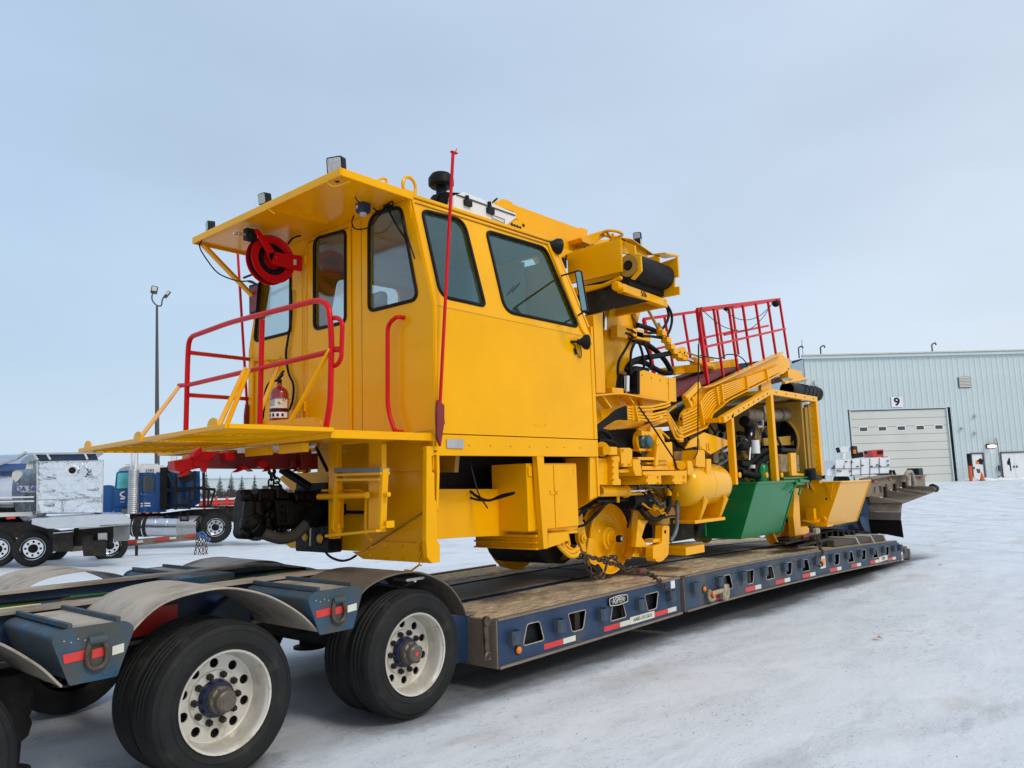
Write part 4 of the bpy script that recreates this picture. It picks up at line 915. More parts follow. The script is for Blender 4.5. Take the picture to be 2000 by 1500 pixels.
for cy in (.15, 1.35, 2.15, 3.35, 3.9):
    m.box((-5.51, cy - .06, .78), (-6.63, cy + .06, .98))
m.build('cross_member', 'blue', jp, .006)
m = MB(); m.box((-5.52, 1.2, .80), (-6.1, 1.42, 1.05)); m.box((-6.2, 3.0, .84), (-6.62, 3.5, 1.06)); m.build('valve_box', 'bluerust', jp, .01)
for j, (mt, dx, dz, ph) in enumerate((('redline', 0, 0, 0), ('greenline', .05, .01, 1), ('yellowline', .09, -.01, 2), ('blackline', .03, .03, 3))):
    M.setdefault('redline', mat('red air hose', (.42, .02, .02), .4)); M.setdefault('greenline', mat('green hose', (.02, .12, .03), .4)); M.setdefault('yellowline', mat('pale yellow hose', (.55, .50, .22), .4)); M.setdefault('blackline', M['black'])
    pts = []
    for i in range(22):
        y = .2 + i * .2; pts.append((-6.54 + dx + .02 * math.sin(y * 2.3 + ph) + (.25 * max(0, 1.9 - y) if j == 0 else .12 * max(0, 1.6 - y)), y, .965 + dz + .012 * math.sin(y * 3 + ph)))
    m = MB(); m.tube(sm(pts, 3), .011, 6); m.build('air_line', mt, jp)
def fender(pts_yz, x0, x1, mt='fender'):
    m = MB(); P = sm([V((0, a, b)) for a, b in pts_yz], 6); t = .006; vs = []; n = len(P)
    for p in P: vs += [(x0, p.y, p.z), (x1, p.y, p.z), (x1, p.y, p.z - t), (x0, p.y, p.z - t)]
    fs = []
    for i in range(n - 1):
        for j in range(4): a = i * 4 + j; b = i * 4 + (j + 1) % 4; fs.append((a, b, b + 4, a + 4))
    m.add(vs, fs, False)
    ed = x0; m.tube([(ed, p.y, p.z - .003) for p in P], .007, 6); m.build('fender', mt, jp)
F1 = [(.30, 1.02), (.55, 1.10), (.93, 1.13), (1.25, 1.06), (1.48, .90), (1.62, .75)]
F2 = [(1.90, .86), (2.0, 1.0), (2.16, 1.11), (2.40, 1.15), (2.60, 1.14), (2.85, 1.06), (3.08, .92), (3.24, .77)]
F3 = [(3.50, .80), (3.60, .97), (3.75, 1.05), (3.98, 1.085), (4.22, 1.06), (4.48, .94), (4.62, .80), (4.70, .66)]
for F in (F1, F2, F3):
    fender(F, -4.625, -5.42, 'fenderdark' if F is F3 else 'fender'); fender(F, -7.55, -6.72)
def shelf(y0, y1, side=1, seed=0):
    fx = -4.60 if side > 0 else -7.54; dx = -side; L = .83
    zb, zt = .765, 1.035
    prof = rp([(fx, y0 + .10, zb), (fx, y0, zt - .03), (fx, y0 + .05, zt), (fx, y1 - .05, zt), (fx, y1, zt - .03), (fx, y1 - .09, zb)], [.01, .04, .05, .05, .04, .01])
    m = MB(); m.ex(prof, (dx * L, 0, 0)); m.build('side_shelf', 'bluerust', jp, .004)
    pl = rp([(fx + side * .012, y0 + .085, zb - .015), (fx + side * .012, y0 - .015, zt - .03), (fx + side * .012, y0 + .04, zt + .012), (fx + side * .012, y1 - .04, zt + .012), (fx + side * .012, y1 + .015, zt - .03), (fx + side * .012, y1 - .075, zb - .015)], [.01, .03, .05, .05, .03, .01])
    m = MB(); m.ex(pl, (dx * .011, 0, 0)); e_ = m.build('end_plate', 'bluerust', jp, .002)
    m = MB(); m.box((fx + dx * .01, y0 + .09, zt + .001), (fx + dx * (L - .02), y1 - .07, zt + .008)); m.build('shelf_top', 'fender', jp)
    for yy in (y0 + .08, y1 - .075):
        m = MB(); m.box((fx + dx * -.004, yy - .012, zt + .009), (fx + dx * L, yy + .012, zt + .036)); m.build('stake_strip', 'bluerust', jp, .002)
    if side > 0:
        ym = (y0 + y1) / 2 + .01; x = fx + .014
        m = MB(); m.tube(arcfil([(x + .012, ym - .035, .965), (x + .02, ym - .055, .90), (x + .02, ym - .045, .835), (x + .02, ym + .0, .812), (x + .02, ym + .045, .835), (x + .02, ym + .055, .90), (x + .012, ym + .035, .965)], .04), .014, 8); m.build('d_ring', 'steel', jp)
        m = MB(); m.cyl((x + .014, ym - .045, .968), (x + .014, ym + .045, .968), .024, 10); m.build('ring_barrel', 'bluerust', jp)
        for a, b, mt in ((y0 + .055, y0 + .175, 'tapered'), (ym - .02, ym + .045, 'tapered'), (ym + .085, y1 - .045, 'tapewhite')):
            m = MB(); m.hexa([(x, a, .868), (x + .002, a, .868), (x + .002, b, .876), (x, b, .876), (x, a - (.01 if mt == 'tapered' and a < ym - .05 else 0), .916), (x + .002, a - (.01 if mt == 'tapered' and a < ym - .05 else 0), .916), (x + .002, b, .924), (x, b, .924)]); m.build('reflective_tape', mt, jp)
        m = MB()
        for q_ in range(5): m.ball((x, y0 + .05 + q_ * .035, .985 - (q_ % 2) * .012), .006, 6)
        m.build('weld_spots', 'alu', jp)
for y0, y1 in ((1.56, 1.965), (3.14, 3.58)):
    shelf(y0, y1, 1); shelf(y0, y1, -1)
# suspension
m = MB()
for cy in (.95, 2.54, 4.09):
    for s_ in (1, -1):
        xx = CX + s_ * .42
        m.hexa([(xx - .05, cy - .72, .62), (xx + .05, cy - .72, .62), (xx + .05, cy + .12, .52), (xx - .05, cy + .12, .52), (xx - .05, cy - .72, .74), (xx + .05, cy - .72, .74), (xx + .05, cy + .12, .62), (xx - .05, cy + .12, .62)])
m.build('trailing_arm', 'under', jp, .01)
for cy in (1.50, 3.05, 4.62):
    for xx in (-5.32, CX - .75):
        m = MB(); c = V((xx, cy + .05, 0)); m.lathe(c, (0, 0, 1), [(.0, .74), (.13, .74), (.155, .70), (.155, .52), (.14, .47), (.155, .43), (.14, .37), (.105, .34), (.10, .20), (.16, .185), (.16, .165), (0, .165)], 20); m.build('air_bag', 'under', jp)
for cy in (1.02, 2.62, 4.2):
    m = MB(); P = rp([(-5.43, cy - .34, .80), (-5.43, cy - .30, .50), (-5.43, cy - .12, .30), (-5.43, cy + .05, .42), (-5.43, cy + .28, .80)], .08); m.ex(P, (-.06, 0, 0)); m.build('hanger_bracket', 'under', jp, .006)
    m = MB(); m.cyl((-5.2, cy - .1, .66), (-5.4, cy - .1, .66), .075, 14); m.build('brake_chamber', 'under', jp)
m = MB(); m.ex([(-5.36, 2.72, .80), (-5.36, 3.0, 1.0), (-5.36, 3.16, 1.0), (-5.36, 3.16, .72), (-5.36, 2.95, .70)], (-.10, 0, 0)); m.build('gusset', 'bluerust', jp, .01)
m = MB(); m.box((-5.415, 2.30, .80), (-5.405, 2.62, .98)); m.build('red_patch', 'tapered', jp)
m = MB(); m.box((-4.86, 4.11, 1.0), (-4.70, 4.30, 1.02)); m.tube([(-4.7, 4.2, 1.0), (-4.9, 4.25, .92), (-5.4, 4.2, .95)], .015, 6); m.build('fender_bracket', 'alu', jp)
# neck that drops from the jeep to the deck
nk = MB(); nk.ex(rp([(-4.95, 4.78, .62), (-4.95, 5.18, .57), (-4.95, 5.18, .20), (-4.95, 4.86, .20), (-4.95, 4.70, .42)], .03), (-.12, 0, 0)); nk.ex(rp([(-5.42, 4.55, .80), (-5.42, 5.18, .57), (-5.42, 5.18, .20), (-5.42, 4.7, .20)], .03), (-1.30, 0, 0)); nk.build('coupling_neck', 'blue', jp, .008)
m = MB(); m.box((-5.1, 5.0, .585), (-4.93, 5.14, .60)); m.build('neck_plate', 'mudsteel', jp)

# ------------------------------------------------------------- the flexing lowbed deck
lb = thing('lowbed_deck', 'long blue lowbed trailer deck with plank top, holed side beams and stake pockets', 'trailer', (CX, 9, .4))
XN, XF = -4.60, -7.55
def drop(y): return .008 * max(0, y - 8.36) ** 1.6
def warp(p): return (p.x, p.y, p.z - drop(p.y))
def sub(ys0, ys1, n): return [ys0 + (ys1 - ys0) * i / n for i in range(n + 1)]
def slab(x0, x1, y0, y1, z0, z1, n, m=None):
    m = m or MB(); vs = []; fs = []
    for y in sub(y0, y1, n): vs += [(x0, y, z0 - drop(y)), (x1, y, z0 - drop(y)), (x1, y, z1 - drop(y)), (x0, y, z1 - drop(y))]
    for i in range(n):
        for j in range(4): a = i * 4 + j; b = i * 4 + (j + 1) % 4; fs.append((a, b, b + 4, a + 4))
    fs.append((3, 2, 1, 0)); q_ = n * 4; fs.append((q_, q_ + 1, q_ + 2, q_ + 3)); return m.add(vs, fs)
def hole(y, up, w_=.30, z0=.315, z1=.475, x=XN):
    a, b = (w_ * .30, w_ * .5) if up else (w_ * .5, w_ * .30)     # half widths: top, bottom
    return rp([(x, y - b, z0), (x, y + b, z0), (x, y + a, z1), (x, y - a, z1)], .03, 3)
secs = []
# section 1
h1 = [(-4.6,5.53,.394),(-4.6,6.203,.408),(-4.6,6.92,.401),(-4.6,7.6,.399)]
h1y = [p[1] for p in h1]
pk1 = [p[1] for p in [(-4.6,5.234,.415),(-4.6,5.881,.421),(-4.6,6.593,.422),(-4.6,7.309,.427),(-4.6,7.98,.43)]]
h2y = [p[1] for p in [(-4.6,9.484,.366),(-4.6,10.173,.358),(-4.6,10.849,.35),(-4.6,11.538,.331),(-4.6,12.22,.319)]] + [p[1] for p in [(-4.6,13.642,.277),(-4.6,14.38,.246),(-4.6,15.095,.226),(-4.6,15.812,.192),(-4.6,16.57,.162)]]
pk2 = [p[1] for p in [(-4.6,8.548,.418),(-4.6,9.206,.407),(-4.6,9.897,.407),(-4.6,10.592,.397),(-4.6,11.307,.371),(-4.6,11.959,.366)]] + [p[1] for p in [(-4.6,12.603,.365),(-4.6,13.338,.327),(-4.6,14.094,.3),(-4.6,14.794,.282),(-4.6,15.568,.249),(-4.6,16.254,.202),(-4.6,16.955,.186),(-4.6,17.412,.154)]]
def side_beam(x, sgn, y0, y1, hs, nm, endcut=0):
    bm_ = 'blue' if y1 < 9 else 'bluedust'
    n = 14; top = [(x, y, .565) for y in sub(y0, y1, n)]; bot = [(x, y, .185) for y in reversed(sub(y0, y1 + (endcut if endcut else 0), n))]
    loops = [top + bot]
    for i, y in enumerate(hs): loops.append(hole(y, i % 2 == 0, .30 if y < 12 else .34, .30, .48, x))
    m = MB(); m.ex(loops, (-sgn * .012, 0, 0)); m.map(warp); m.build(nm, bm_, lb)
    m = slab(x - sgn * .07, x - sgn * .06, y0 + .02, y1 - .02, .21, .55, n); m.build('hole_shade_sheet', 'ink', lb)  # added black sheet: the shade behind the holes is put into its colour
    m = MB()
    for l in loops[1:]: m.tube([warp(V(p)) for p in l], .006, 4, closed=True)
    m.build('hole_edge', 'fender', lb)
for (y0, y1, hs, ec) in ((5.05, 8.24, h1y, 0), (8.36, 17.3, h2y, .0)):
    side_beam(XN, 1, y0, y1, hs, 'side_beam', ec); side_beam(XF, -1, y0, y1, hs, 'side_beam')
    n = 2 if y1 < 9 else 12
    m = slab(XN - .10, XN + .022, y0, y1, .165, .185, n); m.build('bottom_flange', 'mudsteel', lb)
    m = slab(XN - .05, XN + .012, y0, y1, .565, .582, n); m.build('top_edge', 'mudsteel', lb)
    m = slab(XF - .012, XF + .10, y0, y1, .165, .185, n); m.build('bottom_flange', 'mudsteel', lb)
    m = slab(XF - .012, XF + .05, y0, y1, .565, .60, n); m.build('top_edge', 'mudsteel', lb)
    # planks: four to a strip
    for base in (-4.652, -6.68):
        for k in range(4):
            x1 = base - k * .222; rnd_ = random.Random(k + int(y0 * 7) + int(-base * 3)); dz = rnd_.uniform(-.004, .004)
            m = slab(x1 - .215, x1, y0 + rnd_.uniform(0, .03), y1 - rnd_.uniform(0, .03), .540 + dz, .578 + dz, n); m.build('plank', 'wood', lb, .004)
    # centre spine and inner beams
    m = slab(-6.45, -5.70, y0, y1, .20, .575, n); m.build('centre_spine', 'blue', lb)
    m = slab(-6.47, -5.68, y0, y1, .576, .590, n); m.build('spine_top', 'mudsteel', lb)
    m = slab(-5.575, -5.545, y0, y1, .20, .572, n); m.build('inner_beam', 'blue', lb)
    m = slab(-6.64, -6.61, y0, y1, .20, .585, n); m.build('inner_beam', 'blue', lb)
    m = slab(XN - .03, XF + .03, y0, y1, .19, .20, n); m.build('belly_plate', 'under', lb)
    m = MB()
    for yy in sub(y0 + .35, y1 - .35, max(2, int((y1 - y0) / .8))): slab(XN - .02, -5.54, yy - .04, yy + .04, .20, .535, 1, m); slab(-6.64, XF + .02, yy - .04, yy + .04, .20, .535, 1, m)
    m.build('cross_member', 'under', lb)
    m = MB(); m.box((XN - .002, y0 - .012, .165 - drop(y0)), (-5.56, y0, .57 - drop(y0))); m.build('end_plate', 'mudsteel', lb, .003)
    m = MB(); m.box((XN - .002, y1, .165 - drop(y1)), (-5.56, y1 + .012, .57 - drop(y1))); m.build('end_plate', 'under', lb, .003)
mkpk = None
for i, y in enumerate(pk1 + pk2):
    zc = .40 if y < 8.3 else .43; w_ = .058; d = .075
    x = XN; zc -= drop(y)
    if mkpk is None:
        m = MB(); o_ = V((x, y, zc))
        P = [V((x + .002, y - w_, zc - .055)), V((x + d - .02, y - w_, zc - .055)), V((x + d, y - w_ + .02, zc - .055)), V((x + d, y + w_ - .02, zc - .055)), V((x + d - .02, y + w_, zc - .055)), V((x + .002, y + w_, zc - .055)),
             V((x + .002, y + w_ - .008, zc - .055)), V((x + d - .022, y + w_ - .010, zc - .055)), V((x + d - .010, y + w_ - .022, zc - .055)), V((x + d - .010, y - w_ + .022, zc - .055)), V((x + d - .022, y - w_ + .010, zc - .055)), V((x + .002, y - w_ + .008, zc - .055))]
        m.ex(P, (0, 0, .115)); ob_ = m.build('stake_pocket', 'bluedust', lb); mkpk = (ob_, o_)
    else:
        ob_ = bpy.data.objects.new('stake_pocket', mkpk[0].data); C.objects.link(ob_); ob_.parent = lb; ob_.location = V((x, y, zc)) - mkpk[1]
# reflective tape pairs
def tape(y0, ym, y1, sec, z0=.215, z1=.265):
    for a, b, mt in ((y0, ym, 'tapered'), (ym, y1, 'tapewhite')):
        m = MB(); m.hexa([(XN + .001, a, z0 - drop(a)), (XN + .003, a, z0 - drop(a)), (XN + .003, b, z0 - drop(b)), (XN + .001, b, z0 - drop(b)), (XN + .001, a, z1 - drop(a)), (XN + .003, a, z1 - drop(a)), (XN + .003, b, z1 - drop(b)), (XN + .001, b, z1 - drop(b))]); m.build('reflective_tape', mt, lb)
ty = lambda pts: [p[1] for p in pts]
tape(*ty([(-4.6,5.674,.245),(-4.6,5.965,.241),(-4.6,6.16,.244)]), 1); tape(*ty([(-4.6,6.646,.25),(-4.6,6.942,.242),(-4.6,7.133,.245)]), 1); tape(*ty([(-4.6,7.639,.244),(-4.6,7.935,.236),(-4.6,8.129,.23)]), 1)
for a in ([(-4.6,8.972,.224),(-4.6,9.276,.218),(-4.6,9.295,.219)], [(-4.6,10.005,.223),(-4.6,10.32,.216),(-4.6,10.514,.217)], [(-4.6,11.03,.204),(-4.6,11.351,.191),(-4.6,11.563,.191)], [(-4.6,12.063,.185),(-4.6,12.384,.175),(-4.6,12.608,.173)]): tape(*ty(a), 2, .205, .262)
for a in ([(-4.6,13.283,.139),(-4.6,13.636,.123),(-4.6,13.846,.118)], [(-4.6,14.371,.108),(-4.6,14.687,.094),(-4.6,14.905,.084)], [(-4.6,15.463,.058),(-4.6,15.768,.046),(-4.6,16.011,.035)], [(-4.6,16.581,.006),(-4.6,16.914,-.007),(-4.6,17.142,-.015)]): tape(*ty(a), 2, .205, .262)
# plates and lettering
a = ty([(-4.6,7.136,.275),(-4.6,7.636,.267)]); m = MB(); m.hexa([(XN + .001, a[0], .212), (XN + .004, a[0], .212), (XN + .004, a[1], .212), (XN + .001, a[1], .212), (XN + .001, a[0], .285), (XN + .004, a[0], .285), (XN + .004, a[1], .285), (XN + .001, a[1], .285)]); pl = m.build('model_plate', 'tapewhite', lb)
text('AS4065-1310 CAK-8', .055, (XN + .0045, (a[0] + a[1]) / 2, .248), (0, 1, 0), (0, 0, 1), 'ink', pl, depth=.001, xs=.80, bold=.5)
a = [(-4.59,6.736,.486),(-4.59,7.087,.455)]; ya, yb = a[0][1], a[1][1]; ymid = (ya + yb) / 2; hw = (yb - ya) / 2
bp = rp([(XN + .004, ymid - hw, .455), (XN + .004, ymid, .440), (XN + .004, ymid + hw, .455), (XN + .004, ymid + hw, .535), (XN + .004, ymid, .552), (XN + .004, ymid - hw, .535)], [.02, .1, .02, .02, .1, .02])
m = MB(); m.ex(bp, (.012, 0, 0)); bd = m.build('badge', 'ink', lb); m = MB(); m.tube(inset([p + V((.017, 0, 0)) for p in bp], .006), .005, 5, closed=True); m.build('badge_rim', 'offwhite', bd)
text('·ASPEN·', .088, (XN + .018, ymid, .496), (0, 1, 0), (0, 0, 1), 'offwhite', bd, depth=.002, xs=.88, bold=1)
a = ty([(-4.6,16.024,.076),(-4.6,16.566,.026)]); m = MB(); z_ = drop(a[0]); m.hexa([(XN + .001, a[0], .205 - z_), (XN + .004, a[0], .205 - z_), (XN + .004, a[1], .205 - z_), (XN + .001, a[1], .205 - z_), (XN + .001, a[0], .30 - z_), (XN + .004, a[0], .30 - z_), (XN + .004, a[1], .30 - z_), (XN + .001, a[1], .30 - z_)]); pl = m.build('number_plate', 'tapewhite', lb)
text('C58074', .075, (XN + .0045, (a[0] + a[1]) / 2, .252 - z_), (0, 1, 0), (0, 0, 1), 'ink', pl, depth=.001, xs=.9, bold=True)
p = (-4.6,8.077,.529); m = MB(); m.box((XN + .001, p[1] - .045, p[2] - .055), (XN + .003, p[1] + .05, p[2] + .05)); m.build('sticker', 'white', lb)
p = (-4.6,17.607,-.006); m = MB(); m.box((XN + .001, p[1] - .05, p[2] - .11), (XN + .004, p[1] + .06, p[2] + .06)); m.build('sticker', 'tapewhite', lb); m = MB(); m.box((XN + .005, p[1] - .03, p[2] - .08), (XN + .006, p[1] + .04, p[2] + .0)); m.build('sticker_mark', 'tapered', lb)
p = (-4.6,12.981,.298); m = MB(); m.box((XN + .001, p[1] - .13, p[2] - .10), (XN + .003, p[1] + .12, p[2] + .09)); m.build('sticker', 'tapewhite', lb); m = MB(); m.box((XN + .003, p[1] - .09, p[2] - .06), (XN + .012, p[1] + .07, p[2] + .05)); m.build('marker_lamp', 'amber', lb)
for p in ((-4.6,5.305,.279), (-4.6,8.827,.373)): m = MB(); m.lathe(p, (1, 0, 0), [(.034, 0), (.032, .02), (.02, .03), (0, .032)], 18); m.build('marker_lamp', 'amber', lb); m = MB(); m.lathe(p, (1, 0, 0), [(.044, 0), (.042, .008), (.034, .008)], 18); m.build('lamp_ring', 'under', lb)
# hinge and pin at the front of the deck
m = MB(); a = [(-4.62,4.915,.587),(-4.62,4.928,.29)]; m.beam(a[0], a[1], .02, .05, (0, 1, 0)); m.lathe((a[1][0] + .0, a[1][1], a[1][2]), (1, 0, 0), [(.03, .0), (.045, .012), (.03, .024), (.02, .012)], 12); m.lathe(a[0], (1, 0, 0), [(0, 0), (.04, 0), (.04, .03), (0, .03)], 12); m.build('hinge_pin', 'steel', lb)
# rear end fittings
ye_ = 17.3; ze = drop(ye_)
m = MB(); m.ex([(XN, ye_, .565 - ze), (XN, ye_ + .75, .30 - ze), (XN, ye_ + .9, .17 - ze), (XN, ye_, .17 - ze)], (-.03, 0, 0)); m.ex([(-5.5, ye_, .565 - ze), (-5.5, ye_ + .75, .30 - ze), (-5.5, ye_ + .9, .17 - ze), (-5.5, ye_, .17 - ze)], (-1.2, 0, 0)); m.build('tail_plate', 'blue', lb)
m = MB(); 
for k in range(4): m.cyl((XN - .04 - k * .22, ye_ + .35, .36 - ze), (XN - .16 - k * .22, ye_ + .35, .36 - ze), .12, 12); m.cyl((XN + .03, ye_ + .5 + .1 * (k % 2), .30 + .03 * k - ze), (XN - .2, ye_ + .5, .30 + .03 * k - ze), .03, 8)
m.box((XN + .02, ye_ + .84, .10 - ze), (XN - .9, ye_ + .92, .34 - ze)); m.build('tail_coupling', 'mudsteel', lb, .01)
# lying hook and light bracket on the flank
wh = thing('deck_clevis', 'muddy cast chain clevis hanging on the deck flank just behind the joint', 'clevis', (-4.57,9.142,.255))
m = MB(); m.tube(sm([(-4.53,9.31,.373),(-4.53,9.319,.303),(-4.53,9.287,.222),(-4.53,9.209,.223),(-4.53,9.242,.313),(-4.53,9.271,.377)], 4), .035, 7); m.tube(sm([(-4.54,9.243,.312),(-4.54,9.051,.31),(-4.54,8.901,.308)], 4), .03, 7); m.tube(sm([(-4.54,8.871,.358),(-4.54,8.833,.297),(-4.54,8.872,.239),(-4.54,8.966,.246),(-4.54,8.94,.324)], 4), .022, 7); m.build('clevis_body', 'clevisdirt', wh) if False else None
M['clevisdirt'] = mat('muddy pale cast steel', (.34, .30, .20), .7, var=.3, scale=12, bump=.4, bscale=30, dirt=(.12, .09, .05), dirt_amt=.3, dscale=9)
m.build('clevis_body', 'clevisdirt', wh)
m = MB(); m.lathe((-4.515,8.907,.314), (1, 0, 0), [(.03, -.02), (.032, .01), (.0, .02)], 12); m.build('marker_lamp', 'amber', wh)

# ------------------------------------------------------------- steel neck and rear axle group beyond the deck
gn = thing('trailer_neck', 'grey brown steel trailer neck with outriggers and hanging mud flap beyond the deck', 'trailer', (CX, 20, .3))
def dz_(pts, t, mt, nm, vec=(-1, 0, 0), bev=.006):
    m = MB(); m.ex(pts, V(vec) * t); return m.build(nm, mt, gn, bev)
xs_ = -5.15
dz_([[(-5.15,17.52,1.2),(-5.15,17.663,1.493),(-5.15,17.921,1.577),(-5.15,19.314,1.615),(-5.15,20.645,1.595),(-5.15,22.553,1.561),(-5.15,22.525,1.272),(-5.15,20.559,1.352),(-5.15,19.346,1.306),(-5.15,18.774,1.157)], list(reversed([(-5.15,18.259,1.264),(-5.15,18.382,1.405),(-5.15,18.598,1.4),(-5.15,18.615,1.254)])), list(reversed([(-5.15,18.732,1.323),(-5.15,18.798,1.432),(-5.15,19.069,1.43),(-5.15,19.016,1.306)])), list(reversed([(-5.15,17.973,1.256),(-5.15,18.031,1.387),(-5.15,18.165,1.393),(-5.15,18.119,1.242)]))], .06, 'mudsteel', 'side_web')
dz_([(-6.9,23.473,1.014),(-6.9,23.665,1.406),(-6.9,24.011,1.518),(-6.9,25.877,1.569),(-6.9,27.661,1.543),(-6.9,30.217,1.496),(-6.9,30.179,1.11),(-6.9,27.545,1.217),(-6.9,25.92,1.156),(-6.9,25.154,.955)], .06, 'mudsteel', 'side_web')
m = MB(); a = [(-5.1,17.656,1.566), (-5.1,19.129,1.622), (-5.1,22.337,1.569)]
for i in range(2): m.beam(V(a[i]) + V((-.1, 0, .01)), V(a[i + 1]) + V((-.1, 0, .01)), .28, .03)
m.build('top_flange', 'mudsteel', gn)
for a in ([(-5.12,17.951,1.531),(-5.12,18.195,1.544),(-5.12,18.186,1.514),(-5.12,17.942,1.501)], [(-5.12,19.119,1.564),(-5.12,19.352,1.566),(-5.12,19.342,1.536),(-5.12,19.11,1.536)], [(-5.12,21.925,1.538),(-5.12,22.173,1.534),(-5.12,22.163,1.507),(-5.12,21.915,1.511)]): m = MB(); m.ex(a, (.01, 0, 0)); m.build('reflective_tape', 'tapered', gn)
for a, yy in (([(-5.225,17.7,1.239),(-4.518,17.7,1.081),(-4.529,17.7,1.054),(-4.705,17.7,1.055),(-5.214,17.7,1.069),(-5.237,17.7,1.09)], 17.7), ([(-5.155,18.75,1.327),(-5.078,18.75,1.312),(-4.425,18.75,1.181),(-4.439,18.75,1.157),(-4.634,18.75,1.152),(-5.092,18.75,1.153),(-5.152,18.75,1.158)], 18.75), ([(-5.162,19.55,1.377),(-5.11,19.55,1.357),(-4.439,19.55,1.21),(-4.454,19.55,1.177),(-4.689,19.55,1.177),(-5.117,19.55,1.277),(-5.161,19.55,1.282)], 19.55), ([(-5.149,20.35,1.401),(-5.096,20.35,1.38),(-4.476,20.35,1.334),(-4.439,20.35,1.266),(-4.485,20.35,1.232),(-4.748,20.35,1.243),(-4.924,20.35,1.275),(-5.121,20.35,1.298)], 20.35)):
    m = MB(); m.ex(a, (0, .06, 0)); m.build('outrigger', 'mudsteel', gn, .006)
    q_ = V(a[0]); m = MB(); m.box(q_ + V((-.02, -.04, -.22)), q_ + V((.06, .10, .06))); m.build('outrigger_hinge', 'under', gn, .01)
m = MB(); w4_ = [V((-5.212,17.75,1.063)), V((-4.538,17.75,1.052)), V((-4.461,20.4,1.236)), V((-5.134,20.4,1.297))]; m.ex(w4_, (0, 0, -.02)); m.build('wing_fender', 'fenderdark', gn)
m = MB(); m.tube([V((-4.528,20.42,1.314)), V((-4.504,20.6,1.28))], .09, 10); m.build('wing_roller', 'under', gn)
m = MB(); m.tube([(-4.9,19.641,1.597),(-4.9,19.892,1.699),(-4.9,20.183,1.696),(-4.9,20.292,1.587),(-4.9,20.354,1.352)], .05, 8); m.tube([(-4.95,20.171,1.707),(-4.95,20.046,1.361)], .05, 8); m.build('sling_strap', 'fender', gn)
m = MB(); a = V((-5.3,22.828,1.583)); m.box(a - V((.3, .2, 0)), a + V((.0, .25, .2))); m.build('work_lamp', 'ink', gn, .02)
# mud flap and the bent plate above it
m = MB(); a = [(-5.274,17.9,1.05),(-4.58,17.9,1.039),(-4.612,17.9,.862),(-5.306,17.9,.87)]; m.ex(a, (0, .02, 0)); m.build('flap_plate', 'fender', gn)
m = MB(); a = [(-5.3,17.88,.867),(-4.607,17.88,.859),(-4.63,17.88,.691),(-5.306,17.88,.703)]; m.ex(a, (0, .02, 0)); m.build('flap_plate', 'brown', gn)
m = MB(); a = [(-5.298,17.94,.7),(-4.638,17.94,.687),(-4.622,17.94,.319),(-4.942,17.94,.381),(-5.272,17.94,.409)]; m.ex(a, (0, .015, 0)); m.build('mud_flap', 'black', gn)
m = MB(); m.ex(rp([(-5.05,16.585,.852),(-5.05,16.553,.739),(-5.05,16.814,.525),(-5.05,17.133,.486),(-5.05,17.119,.723),(-5.05,16.819,.823)], .05), (-.08, 0, 0)); m.ex([(-5.2,17.52,1.201),(-5.2,17.088,.859),(-5.2,17.6,.694),(-5.2,17.747,1.193)], (-.5, 0, 0)); m.build('axle_bracket', 'blue', gn)
m = MB(); m.box((-5.6, 16.9, .36), (-7.2, 18.6, .62)); m.build('coupling_deck', 'under', gn)
for i in range(3):
    for (xx, s_) in ((-7.0, -1),):
        cy = 19.4 + i * 1.5; m = MB(); c = V((xx, cy, .47 + gz(xx, cy) + .0)); tyre_mb(c, (s_, 0, 0), .47, .5, .29, 32).build('tyre', 'tyre', gn)

SPLIT.update({'panel_seam', 'camera_lens', 'tie_rod', 'cab_lower_wall', 'cross_member', 'trailing_arm', 'side_sill', 'operator_seat', 'control_console', 'roof_visor', 'visor_rim', 'hinge_bolts', 'tank_foot', 'cab_lining', 'platform_frame', 'corner_trim', 'wiper', 'mirror_arm'})
# ------------------------------------------------------------- yellow rail machine
rm = thing('rail_maintenance_machine', 'big bright yellow rail maintenance machine with cab, conveyors and red rails on the lowbed', 'rail machine', (-6.05, 8, .6))
YF = 4.355; XS = -4.60; XO = -7.50
def P_(nm, mb, mt='yellow', bev=.0, par=None, seg=1): return mb.build(nm, mt, par or rm, bev, seg)
def exX(nm, pts, d, mt='yellow', bev=.004, par=None):
    m = MB(); m.ex(pts, (-d, 0, 0)); return P_(nm, m, mt, bev, par)
def exY(nm, pts, d, mt='yellow', bev=.004, par=None):
    m = MB(); m.ex(pts, (0, d, 0)); return P_(nm, m, mt, bev, par)
def window(nm, loop, nvec, gl='glass', par=None, r=.017):
    """a pane set in a rubber gasket; nvec points outwards"""
    nvec = V(nvec).normalized(); wn = bpy.data.objects.new(nm, None); C.objects.link(wn); wn.parent = par or rm; wn.location = V(loop[0]) - parent_world(wn.parent)
    lp_ = [V(p) for p in loop]
    m = MB(); m.ex([p - nvec * .012 for p in lp_], -nvec * .005); m.build('glass_pane', gl, wn)
    m = MB(); m.tube(inset([p + nvec * .003 for p in lp_], .006), r, 8, closed=True); m.build('gasket', 'black', wn)
    return wn
